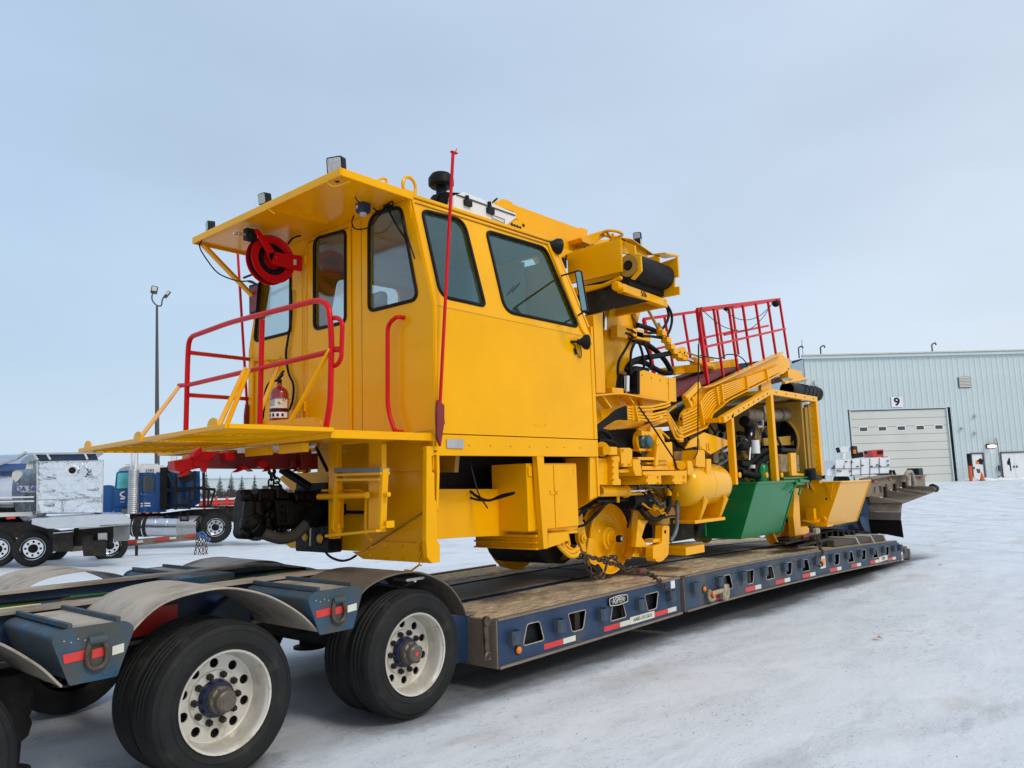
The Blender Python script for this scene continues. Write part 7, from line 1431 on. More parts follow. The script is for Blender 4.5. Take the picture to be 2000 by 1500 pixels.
m = MB(); m.ex([(-4.95,8.928,2.08),(-4.95,9.536,2.092),(-4.95,9.455,1.96),(-4.95,8.927,1.971)], (-.3, 0, 0)); m.ex([(-5.1,7.534,1.682),(-5.1,8.461,1.644),(-5.1,9.372,1.621),(-5.1,9.36,1.527),(-5.1,8.449,1.533),(-5.1,7.526,1.585)], (-.5, 0, 0)); P_('frame_infill', m, 'olive')
m = MB(); m.box((-5.65, 6.75, 1.35), (-6.9, 9.6, 1.9)); P_('centre_frame', m, 'under')
m = MB()
for p in [(-4.6,8.952,2.125),(-4.6,9.151,2.07),(-4.6,9.213,2.071)]: a = V(p); m.cyl(a, a + V((0, 0, .10)), .012, 8)
m.cyl(V((-4.7,9.154,2.098)), V((-4.7,9.148,2.144)), .03, 10); P_('valve_stem', m)
exX('mast_bracket', rp([(-4.72,8.036,1.887),(-4.72,8.1,2.193),(-4.72,8.181,2.27),(-4.72,8.224,2.282),(-4.72,8.282,2.229),(-4.72,8.296,2.165),(-4.72,8.472,2.184),(-4.72,8.47,1.885)], .02), .12)
exX('mast_bracket', [(-4.64,7.9,1.89),(-4.64,7.978,2.144),(-4.64,8.029,2.145),(-4.64,7.971,1.889)], .03)
m = MB(); m.box(V((-4.7,7.828,1.954)), V((-4.9,8.309,1.981))); m.box(V((-4.7,7.823,1.908)), V((-4.9,8.304,1.931))); m.box(V((-4.66,7.569,1.957)), V((-4.9,8.123,1.989))); P_('pin_stack', m)
m = MB(); m.tube([(-4.6,7.543,2.556),(-4.6,7.848,2.323),(-4.6,8.101,2.11),(-4.6,8.275,1.968)], .011, 6); m.tube(sm([(-4.6,8.275,1.968),(-4.6,8.301,1.913),(-4.6,8.326,1.849)], 3), .014, 6); P_('control_cable', m, 'ink')
m = MB(); m.tube(sm([(-4.6,9.098,3.461),(-4.6,9.005,2.824),(-4.6,8.917,2.222),(-4.6,8.876,2.045),(-4.6,8.778,1.97)], 4), .008, 6); P_('control_cable', m, 'ink')
for a in ([(-4.9,7.933,1.705),(-4.9,7.965,1.631),(-4.9,8.02,1.671)], [(-4.9,8.111,1.669),(-4.9,8.16,1.647),(-4.9,8.145,1.605)], [(-4.88,8.752,1.654),(-4.88,8.875,1.629),(-4.88,8.925,1.56),(-4.88,9.021,1.585),(-4.88,9.051,1.63)], [(-4.9,8.17,1.647),(-4.9,8.421,1.63),(-4.9,8.73,1.638)]): m = MB(); m.tube(sm(a, 4), .012, 6); P_('hydraulic_line', m, 'greyhose')
# --- air tank
aw = V((-4.95,10.261,1.646)); 
yA0, yA1 = 8.75, 9.95; zc_ = 1.64; rr = .27; xA = -4.86
m = MB(); m.lathe((xA, yA0, zc_), (0, 1, 0), [(0, 0), (rr * .6, .03), (rr * .93, .10), (rr, .17), (rr, yA1 - yA0 - .17), (rr * .93, yA1 - yA0 - .10), (rr * .6, yA1 - yA0 - .03), (0, yA1 - yA0)], 44); P_('air_tank', m, 'tank_yellow')
m = MB(); m.cyl((xA, yA0 + .6, zc_), (xA, yA0 + .606, zc_), rr + .003, 44); P_('tank_seam', m, 'yellow')
for yy in (9.05, 9.62):
    m = MB(); m.ex([(xA - .26, yy, zc_ - .18), (xA + .24, yy, zc_ - .18), (xA + .14, yy, zc_ - .44), (xA - .16, yy, zc_ - .44)], (0, .03, 0)); m.ex([(xA + .24, yy - .02, zc_ - .14), (xA + .24, yy + .10, zc_ - .2), (xA + .15, yy + .03, zc_ - .44)], (-.02, 0, 0)); P_('tank_foot', m)
m = MB(); m.box((xA - .15, 8.9, zc_ - .48), (xA + .16, 9.75, zc_ - .44)); P_('tank_rail', m)
# --- engine bay frame
FX = -4.62
def fb_(pts, w_=.09, d=.09, nm='engine_frame', x=None):
    m = MB(); pts = [V(p) for p in pts]
    for i in range(len(pts) - 1): m.beam(pts[i] - V((d / 2, 0, 0)), pts[i + 1] - V((d / 2, 0, 0)), d, w_, V((0, 0, 1)) if abs((pts[i + 1] - pts[i]).normalized().z) < .7 else V((0, 1, 0)))
    return P_(nm, m, bev=.004)
pA, pB, pC = V((FX, 9.75, 2.50)), V((FX, 11.42, 3.0)), V((FX, 13.42, 3.0))
mf = lambda p: V((2 * -6.05 - p.x, p.y, p.z))
for q_ in ((pA, pB), (pB, pC)): fb_(q_); fb_([mf(p) for p in q_])
for y_, zt_ in ((10.02, 2.58), (11.45, 2.96), (13.38, 2.96)):
    fb_([(FX, y_, 1.62), (FX, y_, zt_)], .10 if y_ > 11 else .07); fb_([(XO + .1, y_, 1.62), (XO + .1, y_, zt_)], .08)
for p in (pA, pB, pC): m = MB(); m.beam((p.x - .05, p.y, p.z + .0), (XO + .05, p.y, p.z + .0), .08, .06); P_('cross_member', m)
m = MB(); m.beam((FX - .05, 13.38, 1.62), (XO + .05, 13.38, 1.62), .1, .1); m.beam((FX - .6, 10, 1.55), (FX - .6, 13.4, 1.55), .1, .08); P_('cross_member', m)
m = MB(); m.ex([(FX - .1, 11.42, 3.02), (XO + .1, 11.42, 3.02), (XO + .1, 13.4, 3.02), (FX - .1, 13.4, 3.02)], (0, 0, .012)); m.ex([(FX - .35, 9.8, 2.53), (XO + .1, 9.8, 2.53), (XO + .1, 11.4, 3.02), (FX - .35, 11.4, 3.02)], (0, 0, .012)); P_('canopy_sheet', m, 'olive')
m = MB()
for i in range(9): a = pA.lerp(pB, (i + .7) / 9.5); m.lathe(a + V((.002, 0, .0)), (1, 0, 0), [(.016, 0), (.0, .004)], 8)
for i in range(5): a = pB.lerp(pC, (i + .5) / 5); m.lathe(a + V((.002, 0, .0)), (1, 0, 0), [(.016, 0), (.0, .004)], 8)
P_('bolt_holes', m, 'under')
# radiator shroud with fan ring facing the front
m = MB(); RY = 12.95; cx_, cz_ = -5.27, 2.30
circ = [V((cx_ + .44 * math.cos(2 * math.pi * i / 40), RY, cz_ + .44 * math.sin(2 * math.pi * i / 40))) for i in range(40)]
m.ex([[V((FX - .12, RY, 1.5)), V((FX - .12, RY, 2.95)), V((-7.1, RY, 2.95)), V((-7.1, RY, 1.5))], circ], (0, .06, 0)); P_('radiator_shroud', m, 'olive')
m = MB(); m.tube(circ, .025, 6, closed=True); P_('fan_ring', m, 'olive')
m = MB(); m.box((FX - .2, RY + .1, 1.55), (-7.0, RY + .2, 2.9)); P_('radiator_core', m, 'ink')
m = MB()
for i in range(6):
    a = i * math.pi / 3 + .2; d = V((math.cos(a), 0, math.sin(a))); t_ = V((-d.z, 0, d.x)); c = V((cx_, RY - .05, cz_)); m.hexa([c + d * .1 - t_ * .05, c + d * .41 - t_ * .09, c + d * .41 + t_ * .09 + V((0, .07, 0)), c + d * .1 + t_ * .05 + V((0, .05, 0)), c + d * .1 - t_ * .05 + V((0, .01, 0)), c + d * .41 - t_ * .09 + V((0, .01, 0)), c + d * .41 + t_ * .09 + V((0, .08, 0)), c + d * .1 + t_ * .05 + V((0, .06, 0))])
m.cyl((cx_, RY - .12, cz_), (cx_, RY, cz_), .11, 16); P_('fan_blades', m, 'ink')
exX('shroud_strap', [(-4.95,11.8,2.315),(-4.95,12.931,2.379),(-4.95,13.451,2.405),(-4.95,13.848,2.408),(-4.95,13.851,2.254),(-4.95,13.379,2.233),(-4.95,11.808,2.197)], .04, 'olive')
for a in ([(-4.72,13.065,2.851),(-4.72,13.241,2.861),(-4.72,13.201,1.812),(-4.72,13.045,1.813)], [(-4.7,13.179,2.907),(-4.7,13.361,2.93),(-4.7,13.317,1.785),(-4.7,13.157,1.786)]): exX('radiator_flange', a, .08, 'olive')
exX('radiator_side', [(-4.8,13.633,2.981),(-4.8,13.836,2.98),(-4.8,13.847,1.652),(-4.8,13.625,1.656)], .04, 'offwhite')
exX('hinge_plate', [(-4.66,12.119,2.073),(-4.66,12.341,2.075),(-4.66,12.322,1.757),(-4.66,12.627,1.735),(-4.66,12.62,1.705),(-4.66,12.108,1.712)], .05)
m = MB()
for i in range(12): t_ = i / 11; a = V((-4.66,13.226,2.906)).lerp(V((-4.66,13.203,1.785)), t_); m.ball(a, .014, 6)
for p in [(-4.6,10.089,1.75),(-4.6,11.005,1.737),(-4.6,11.567,1.73)]: m.lathe(p, (1, 0, 0), [(.035, -.03), (.04, 0), (.02, .01), (.0, .012)], 12)
P_('hinge_bolts', m)
# engine
m = MB(); m.box((-5.35, 10.1, 1.5), (-6.2, 12.1, 2.15)); m.box((-5.45, 10.3, 2.1), (-6.05, 11.9, 2.45)); m.box((-5.25, 10.4, 1.75), (-5.4, 11.0, 2.0)); P_('engine_block', m, 'engine', .03)
rnd = random.Random(11)
for i in range(46):
    y = rnd.uniform(9.9, 12.3); z = rnd.uniform(1.6, 2.5); x = rnd.uniform(-5.0, -5.4); s_ = rnd.uniform(.04, .14); m = MB()
    kx = rnd.random()
    if kx < .35: m.cyl((x, y, z), (x - s_, y, z), s_ * .7, 14)
    elif kx < .6: m.cyl((x, y - s_, z), (x, y + s_, z), s_ * .45, 12)
    elif kx < .8: m.box((x, y - s_, z - s_ * .6), (x - .1, y + s_, z + s_ * .6))
    else: m.cyl((x, y, z - s_), (x, y, z + s_), s_ * .5, 12)
    P_('engine_accessory', m, rnd.choice(['engine', 'engine', 'under', 'exh', 'olive', 'blacksteel', 'steelgrey']), .01)
for i in range(22):
    y = rnd.uniform(9.9, 12.4); z = rnd.uniform(1.6, 2.6); x = rnd.uniform(-4.9, -5.2); pts = [V((x, y, z))]
    for _ in range(4): pts.append(pts[-1] + V((rnd.uniform(-.08, .08), rnd.uniform(-.22, .22), rnd.uniform(-.22, .18))))
    m = MB(); m.tube(sm(pts, 4), rnd.choice([.012, .016, .024]), 7); P_('engine_hose', m, rnd.choice(['black', 'ink', 'greyhose', 'black', 'exh', 'alu']))
m = MB(); m.tube(arcfil([(-5,11.221,2.674),(-5,11.721,2.674),(-5,13.136,2.75),(-5,13.322,2.824),(-5,13.358,2.997)], .18, 6), .105, 18); P_('exhaust_pipe', m, 'exh')
m = MB()
for p in [(-5,11.779,2.676),(-5,12.136,2.696),(-5,12.573,2.719),(-5,13.136,2.75)]: m.lathe(p, (0, 1, 0), [(.105, -.02), (.118, -.015), (.118, .015), (.105, .02)], 20)
P_('exhaust_clamp', m, 'steelgrey')
m = MB(); m.tube(sm([(-4.95,11.119,2.563),(-4.95,11.298,2.5),(-4.95,11.306,2.385),(-4.95,11.205,2.268),(-4.95,11.086,2.197),(-4.95,10.85,2.194)], 5), .085, 14); P_('intake_hose', m, 'black')
m = MB(); m.tube(sm([(-4.9,10.75,1.925),(-4.9,10.953,1.902),(-4.9,11.202,1.958),(-4.9,11.437,2.05),(-4.9,11.674,2.11),(-4.9,11.906,2.101)], 5), .050, 12); m.tube(sm([(-4.88,11.203,1.754),(-4.88,11.274,1.855),(-4.88,11.426,1.934),(-4.88,11.725,2.016)], 5), .06, 12); P_('radiator_hose', m, 'black')
m = MB(); m.tube(sm([(-4.85,10.645,1.793),(-4.85,10.897,1.768),(-4.85,11.103,1.732),(-4.85,11.265,1.73)], 4), .05, 10); P_('radiator_hose', m, 'black')
m = MB(); a = V((-4.85,11.223,2.166)); m.cyl(a - V((0, 0, .10)), a + V((0, 0, .10)), .07, 16); P_('fuel_filter', m, 'white')
for p0, p1, r_, mt in (((-4.9,11.232,2.38), (-4.9,11.047,1.835), .02, 'alu'), ((-4.7,11.735,2.299), (-4.75,12.024,2.142), .02, 'ink'), ((-4.9,10.413,2.487), (-4.9,10.258,2.417), .06, 'black')): m = MB(); m.tube([p0, p1], r_, 8); P_('engine_hose', m, mt)
m = MB(); m.box(V((-4.7,11.762,2.054)), V((-4.9,12.58,1.762))); P_('fluid_pump', m, 'engine', .02); m = MB(); m.box(V((-4.68,11.849,2.148)), V((-4.8,12.453,2.088))); P_('air_fitting', m, 'ink', .02)
m = MB(); m.cyl(V((-4.6,12.747,1.811)), V((-4.6,12.776,1.64)), .09, 14); m.box(V((-4.62,12.695,1.63)), V((-4.7,13.497,1.706))); P_('rear_light', m, 'ink', .01); m = MB(); m.tube(sm([(-4.6,12.743,1.64),(-4.6,12.66,1.569),(-4.6,12.677,1.496),(-4.6,12.772,1.469)], 4), .010, 6); P_('rear_light_cable', m, 'ink')
# muffler lying on the canopy
m = MB(); a, b = V((-5.25,13.711,3.273)), V((-5.25,15.029,3.265)); a = V((-4.97,12.977,3.179)); b = V((-4.97, a.y + 1.45, a.z + .01)); m.lathe(a, b - a, [(.11, 0.0), (.125, .0), (.130, .03), (.130, 1.42), (.0, 1.44)], 28); m.lathe(a, b - a, [(.112, .0), (.11, .4), (0, .4)], 24); P_('muffler', m, 'blacksteel')
m = MB()
for i in range(5): c = a.lerp(b, .35 + i * .14); m.tube([c + V((math.cos(t) * .136, .05 * math.sin(t * 3), math.sin(t) * .136)) for t in [2 * math.pi * k / 14 for k in range(14)]], .006, 5, closed=True)
m.tube(sm([a + V((.07, .5, .12)), a + V((.13, .8, .06)), a + V((.07, 1.0, .12)), a + V((.14, 1.3, .02))], 4), .006, 5); P_('wire_tie', m, 'ink')
# --- green tank and yellow hopper, their sides leaning inwards towards the bottom
def hopper(nm, y0, y1, zt_, zb_, xt, xb, mt, xi=-5.55, skew=0.0):
    m = MB(); pts = [(xt, y0, zt_), (xt, y1, zt_), (xi, y1, zt_), (xi, y0, zt_), (xb, y0, zb_), (xb, y1, zb_), (xi, y1, zb_), (xi, y0, zb_)]
    m.hexa([pts[4], pts[5], pts[6], pts[7], pts[0], pts[1], pts[2], pts[3]]); o = P_(nm, m, mt, .006)
    m = MB(); e_ = .012; m.beam((xt + .0, y0, zt_), (xt + .0, y1, zt_), .03, .03); m.beam((xt, y0, zt_), (xi, y0, zt_), .03, .03); m.beam((xt + .004, y1, zt_), (xb + .004, y1, zb_), .02, .02, (0, 1, 0)); P_('tank_rim', m, mt, .003, par=o)
    return o
gt = hopper('green_tank', 10.62, 12.10, 1.63, .83, -4.60, -4.90, 'green', -6.2)
yt = hopper('sand_hopper', 14.20, 15.92, 1.57, .78, -4.60, -4.93, 'tank_yellow', -5.9)
m = MB(); a = V((-4.85,11.395,1.761)); m.lathe((a.x, a.y, 1.64), (0, 0, 1), [(.10, 0), (.10, .22), (.07, .26), (.06, .27), (.0, .27)], 18); P_('filler_neck', m, 'green', par=gt)
m = MB(); a = V((-4.7,11.06,1.864)); m.cyl((a.x - .15, a.y, a.z - .02), (a.x - .15, a.y, a.z + .03), .05, 12); P_('filler_cap', m, 'offwhite', par=gt)
m = MB(); m.box(V((-4.62,11.672,1.662)), V((-4.9,12.825,1.692))); m.tube([(-4.57,12.134,1.633),(-4.57,12.515,1.615)], .03, 8); m.box(V((-4.57,12.04,1.565)), V((-4.62,12.378,1.64))); m.beam(V((-4.56,11.987,1.566)), V((-4.6,11.808,1.454)), .03, .02); m.beam(V((-4.56,12.165,1.522)), V((-4.56,12.062,1.416)), .03, .03, (0, 1, 0)); P_('tank_latch', m, 'green', .004, par=gt)
m = MB(); m.tube(sm([(-5,9.751,1.194),(-5,9.754,1.073),(-5,9.754,.936)], 3), .012, 6); P_('sight_tube', m, 'green', par=gt)
m = MB(); m.ex([V(p) for p in [(-5.132,14.18,1.58),(-5.063,14.18,1.426),(-5.104,14.18,1.427)]], (0, -.03, 0)); m.ex([(-4.72, 14.18, 1.55), (-4.78, 14.18, 1.28), (-4.86, 14.18, 1.55)], (0, -.03, 0)); m.box((-4.8, 13.9, .80), (-5.1, 14.2, .83)); P_('hopper_gusset', m)
m = MB(); m.lathe((-4.871,14.18,1.277), (0, -1, 0), [(.02, .002), (.0, .003)], 10); P_('drain_hole', m, 'ink', par=yt)
m = MB(); c = V((-5.11,14,.913)); m.tube([c + V((math.cos(t) * .14, math.sin(t) * .06, -.02 + math.sin(t) * .02)) for t in [2 * math.pi * i / 16 for i in range(16)]], .030, 8, closed=True); m.box(c + V((-.07, -.03, -.02)), c + V((.07, .10, .20))); m.lathe(c + V((.24, 0, .02)), (0, -1, 0), [(.03, 0), (.05, .02), (.03, .04)], 12); P_('tie_down_ring', m)
exX('rear_bogie_plate', [(-5.1,13.192,1.354),(-5.1,13.506,1.453),(-5.1,13.4,.669),(-5.1,13.028,.547),(-5.1,13.214,1.179)], .06)
exX('rear_bogie_plate', [(-5,13.065,1.524),(-5,13.247,1.538),(-5,13.201,.837),(-5,13.489,.838),(-5,13.586,.793),(-5,13.561,.679),(-5,13.388,.616),(-5,12.938,.668),(-5,12.912,1.023)], .10)
m = MB(); m.box(V((-5,13.037,.661)), V((-5.6,15.275,.674))); P_('bogie_block', m, 'under', .01)
exX('rear_sill', [(-5.3,14.405,.756),(-5.3,17.264,.644),(-5.3,17.212,.459),(-5.3,14.361,.555)], .2, 'blue')
m = MB()
for i in range(12): y = 10.4 + i * .30; m.cyl((-5.4, y, 1.0 + .1 * math.sin(i * 2)), (-5.9, y + .1, 1.05 + .08 * math.cos(i)), .06 + .03 * (i % 3), 10)
m.box((-5.5, 9.5, .85), (-6.7, 14.0, 1.2)); P_('underframe_gear', m, 'under')

# --- mast, hopper bin, hoses between cab and conveyor
exX('mast_column', [(-5,7.298,3.658),(-5,7.487,3.716),(-5,7.475,2.751),(-5,7.291,2.739)], .25)
exX('mast_column', [(-5.15,7.29,3.666),(-5.15,7.518,3.731),(-5.15,7.508,2.753),(-5.15,7.247,2.736)], .2, 'under')
exX('boom_support', [(-5.35,7.955,2.818),(-5.35,8.013,3.524),(-5.35,8.191,3.914),(-5.35,8.942,4.108),(-5.35,8.947,3.993),(-5.35,8.767,3.651),(-5.35,8.527,3.11),(-5.35,8.411,2.849)], .4)
m = MB(); a, b = V((-5.32,8.679,4.037)), V((-5.32,8.78,3.753)); pts = [a.lerp(b, i / 120) + V((.03 * math.cos(i * 1.6), .03 * math.sin(i * 1.6), 0)) for i in range(121)]; m.tube(pts, .006, 4); P_('coil_spring', m, 'olive')
m = MB(); m.tube([(-5.2,7.811,3.573),(-5.2,7.829,3.801)], .035, 10); P_('mast_cylinder', m, 'chrome')
exX('bin_side', [(-4.95,8.094,3.026),(-4.95,8.281,3.09),(-4.95,8.897,3.044),(-4.95,8.908,2.994),(-4.95,8.862,2.73),(-4.95,8.084,2.763)], .04, 'yellow')
exX('bin_rib', [(-4.94,8.879,3.042),(-4.94,9.067,3.057),(-4.94,9.046,2.732),(-4.94,8.854,2.729)], .08, 'yellow')
exX('bin_back', [(-5.9,9.648,3.271),(-5.9,9.87,3.348),(-5.9,10.605,3.293),(-5.9,10.822,3.249),(-5.9,10.804,2.922),(-5.9,9.635,2.958)], .04, 'yellow')
m = MB(); 
for p in [(-4.948,8.231,3.024),(-4.948,8.454,3.007),(-4.948,8.674,2.992),(-4.948,8.869,2.974)]: m.lathe(p, (1, 0, 0), [(.014, 0), (.012, .01), (0, .012)], 8)
P_('bin_bolts', m)
exY('bin_front', [(-5.055,8.05,2.811),(-5.036,8.05,2.968),(-4.957,8.05,3.062),(-4.902,8.05,3.056),(-4.92,8.05,2.766)], .06, 'black')
hp = [(-4.85,7.02,2.688),(-4.85,7.466,2.741),(-4.85,7.679,2.747),(-4.85,7.884,2.741),(-4.85,8.691,2.712),(-4.85,8.188,2.572),(-4.85,8.178,2.629),(-4.85,7.886,2.461),(-4.85,7.648,2.412),(-4.85,7.306,2.308),(-4.85,7.017,2.314)]
m = MB(); m.ex([V(p) for p in [(-4.75,6.875,2.665),(-4.75,7.312,2.718),(-4.75,7.507,2.726),(-4.75,7.721,2.72),(-4.75,8.512,2.692),(-4.75,8.544,2.682),(-4.75,8.033,2.692),(-4.75,7.749,2.702),(-4.75,7.519,2.711),(-4.75,7.311,2.701),(-4.75,6.874,2.649)]], (-.9, 0, 0)); P_('bin_lip', m)
m = MB(); m.ex([V(p) for p in [(-4.95,7.164,2.688),(-4.95,7.619,2.745),(-4.95,7.836,2.751),(-4.95,8.371,2.732),(-4.95,8.377,2.481),(-4.95,8.131,2.373),(-4.95,7.47,2.32),(-4.95,7.161,2.325)]], (-.05, 0, 0)); P_('bin_skirt', m)
m = MB(); m.ex([V(p) for p in [(-4.93,8.057,2.735),(-4.93,8.321,2.727),(-4.93,8.344,2.561),(-4.93,8.359,2.479),(-4.93,8.202,2.481)]], (.04, 0, 0)); P_('bin_skirt', m)
for a in ([(-4.9,7.11,2.673),(-4.9,7.143,2.671),(-4.9,7.293,2.554),(-4.9,7.278,2.542)], [(-4.9,7.612,2.732),(-4.9,7.648,2.73),(-4.9,7.783,2.627),(-4.9,7.767,2.617)]): m = MB(); m.ex(a, (.10, 0, 0)); P_('bin_gusset', m)
exX('bin_end', [(-4.9,8.295,2.723),(-4.9,8.762,2.708),(-4.9,8.743,2.694),(-4.9,8.675,2.686),(-4.9,8.422,2.638),(-4.9,8.3,2.549)], .04)
# tail drum of the lower conveyor with its motor
m = MB(); a = V((-4.9,8.002,2.205)); 
m.ex([V(p) for p in [(-5,7.258,2.302),(-5,8.133,2.356),(-5,8.106,2.229),(-5,8.124,2.107),(-5,8.195,2.043),(-5,8.205,1.986),(-5,7.586,1.984),(-5,7.569,2.108),(-5,7.251,2.21)]], (-.8, 0, 0)); P_('tail_belt', m, 'belt')
m = MB(); c = V((-4.85,7.995,2.193)); m.ex(rp([(-4.84,7.899,2.302),(-4.84,8.1,2.332),(-4.84,8.247,2.247),(-4.84,8.237,2.157),(-4.84,8.152,2.091),(-4.84,7.949,2.049),(-4.84,7.864,2.096),(-4.84,7.845,2.198)], .08), (-.06, 0, 0)); P_('drum_housing', m)
m = MB(); c = V((-4.8,7.987,2.182)); m.lathe(c, (1, 0, 0), [(.10, -.04), (.10, .0), (.075, .02), (.07, .06), (.03, .07), (.0, .07)], 18)
for i in range(6): t = i * math.pi / 3; m.cyl(c + V((.0, math.cos(t) * .085, math.sin(t) * .085)), c + V((.02, math.cos(t) * .085, math.sin(t) * .085)), .012, 6)
M['teal'] = mat('teal motor paint', (.05, .12, .14), .4, var=.3); P_('drum_motor', m, 'teal')
m = MB(); m.box(V((-4.79,7.81,2.069)), V((-4.9,8.269,2.096))); m.box(V((-4.79,8.09,2.152)), V((-4.9,8.367,2.344))); m.box(V((-4.78,7.871,2.25)), V((-4.85,8.113,2.301))); P_('drum_bracket', m)
m = MB(); m.tube(sm([V(p) for p in [(-4.85,7.902,2.318),(-4.85,8.121,2.382),(-4.85,8.445,2.443),(-4.85,8.63,2.475)]], 4), .02, 8); m.tube([V(p) for p in [(-4.84,7.944,2.303),(-4.84,8.213,2.376),(-4.84,8.612,2.466)]], .016, 6); P_('guard_rod', m)
for p in ([(-4.88,7.084,2.288),(-4.88,7.137,2.297),(-4.88,7.254,2.278),(-4.88,7.344,2.228),(-4.88,7.361,2.19)], [(-4.86,7.072,2.183),(-4.86,7.23,2.183),(-4.86,7.376,2.159),(-4.86,7.415,2.141)]): m = MB(); m.tube(sm(p, 5), .028, 8); P_('large_hose', m, 'black')
for i in range(5):
    o_ = i * 26; pts = [V((-4.8,6.944,2.308)) + V((0, 0, -.01 * i)), V((-4.8,7.187,2.42)) + V((0, 0, -.012 * i)), V((-4.78,7.339,2.508)) + V((0, 0, -.02 * i)), V((-4.76,7.522,2.565)) + V((0, 0, -.033 * i))]
    m = MB(); m.tube(sm(pts, 5), .020, 8); P_('hydraulic_hose', m, 'black')
    q_ = V((-4.76,7.522,2.565)) + V((0, 0, -.033 * i)); m = MB(); m.tube([q_, q_ + V((0, .26, -.002))], .016, 8); m.cyl(q_ + V((0, .10, 0)), q_ + V((0, .15, 0)), .024, 6); P_('pipe_fitting', m)
m = MB(); a = [(-4.74,7.664,2.591),(-4.74,7.718,2.406)]; m.beam(a[0], a[1], .05, .02, (0, 1, 0)); P_('pipe_clamp', m)
# steel pipes running from the fittings, down and up along the conveyor
for i in range(5):
    dz = -.036 * i; A = V((-4.74,7.72,2.574)) + V((0, 0, dz)); 
    if i < 2: pts = [A, V((-4.72,8.003,2.591)) + V((0, 0, dz)), V((-4.7,8.337,2.644)) + V((0, .0, dz)), V((-4.7,8.438,2.675)) + V((0, 0, dz))]
    else: pts = [A, V((-4.72,8,2.567)) + V((0, 0, dz)), V((-4.7,8.302,2.622)) + V((0, 0, dz)), V((-4.7,8.351,2.625)) + V((0, .0, dz)), V((-4.7,8.637,2.239)) + V((0, -.05 * (i - 2), .06 - .04 * (i - 2))), V((-4.7,8.688,2.24)) + V((0, .02, .05 - .04 * (i - 2)))]
    m = MB(); m.tube(arcfil(pts, .05, 4), .014, 8); P_('steel_pipe', m)
# --- rear inclined conveyor: side sheets, pipes, belt, rollers, railings
cs = [(-4.95,9.202,2.587),(-4.95,9.798,2.974),(-4.95,10.075,3.013),(-4.95,11.188,3.333),(-4.95,12.445,3.725),(-4.95,12.783,3.783),(-4.95,13.162,3.688),(-4.95,13.134,3.551),(-4.95,12.826,3.434),(-4.95,12.268,3.344),(-4.95,10.492,2.798),(-4.95,9.982,2.624),(-4.95,9.8,2.419),(-4.95,9.095,2.278),(-4.95,9.114,2.43)]
m = MB(); m.ex(cs, (-.04, 0, 0)); P_('conveyor_side', m, bev=.004)
m = MB(); m.ex([V(p) - V((.95, 0, 0)) for p in cs], (-.04, 0, 0)); P_('conveyor_side', m, bev=.004)
e0, e1 = V((-4.9,12.656,3.774)), V((-4.9,9.975,3.009))
for a, b in ((e0, e1), (V((-4.9,12.475,3.398)), V((-4.9,10.433,2.827))), (e1, V((-4.9,9.699,2.962)))): m = MB(); m.beam(a, b, .10, .02); P_('conveyor_flange', m, bev=.003)
lowlips = (V((-4.9,10.433,2.827)), V((-4.9,9.92,2.617)), V((-4.9,9.701,2.412)), V((-4.9,9.002,2.256)))
for i in range(3): m = MB(); m.beam(lowlips[i], lowlips[i + 1], .10, .02); P_('conveyor_flange', m)
# nested pipe runs that follow the side sheet
for i in range(7):
    f = i / 6
    def L2(a, b): return V(a).lerp(V(b), f)
    pts = [L2((-4.9,9.106,2.553), (-4.9,9.077,2.316)), L2((-4.9,9.511,2.659), (-4.9,9.63,2.445)), L2((-4.88,9.822,2.897), (-4.88,10.055,2.748)), L2((-4.88,10.214,3.015), (-4.88,10.353,2.849)), L2((-4.88,11.797,3.358), (-4.88,11.829,3.258)), L2((-4.88,12.677,3.577), (-4.88,12.572,3.458))]
    m = MB(); m.tube(arcfil(pts, .10, 4), .014, 7); P_('steel_pipe', m)
for a, b in (((-4.86,10.219,3.051), (-4.86,10.241,2.785)), ((-4.86,11.087,3.234), (-4.86,11.1,3.039)), ((-4.86,9.536,2.735), (-4.86,9.608,2.441)), ((-4.86,11.861,3.423), (-4.86,11.9,3.22)), ((-4.86,10.049,2.992), (-4.86,10.093,2.74))): m = MB(); m.beam(a, b, .05, .03, (0, 1, 0)); P_('pipe_clamp', m, bev=.003)
m = MB(); 
for i in range(6): q_ = V((-4.87,8.964,2.378)).lerp(V((-4.87,8.962,2.214)), i / 5); m.cyl(q_ - V((0, .04, 0)), q_ + V((0, .05, 0)), .022, 6)
P_('pipe_fitting', m)
for p in ((-4.945,9.154,2.517), (-4.945,9.44,2.597)): m = MB(); a = V(p); m.box(a - V((.0, .025, .022)), a + V((.004, .025, .022))); P_('slot', m, 'ink')
# conveyor bed and belt
b0, b1 = V((-5.0, 9.3, 2.75)), V((-5.0, 13.2, 3.78))
m = MB(); m.ex([V(p) - V((.06, 0, 0)) for p in [(-4.95,9.051,2.767),(-4.95,10.042,3.056),(-4.95,11.056,3.36),(-4.95,11.063,3.401),(-4.95,10.056,3.158),(-4.95,9.082,2.888)]], (-.82, 0, 0)); P_('conveyor_belt', m, 'redbelt')
m = MB(); m.ex([V(p) - V((.04, 0, 0)) for p in [(-4.95,9.781,2.847),(-4.95,12.653,3.681),(-4.95,12.87,3.659),(-4.95,12.844,3.524),(-4.95,10.506,2.893)]], (-.86, 0, 0)); P_('conveyor_belt', m, 'belt')
m = MB(); c = V((-4.98,13.198,3.628)); m.lathe(c, (-1, 0, 0), [(0, -.02), (.09, -.02), (.12, 0), (.12, .9), (0, .92)], 24); P_('head_roller', m, 'alu')
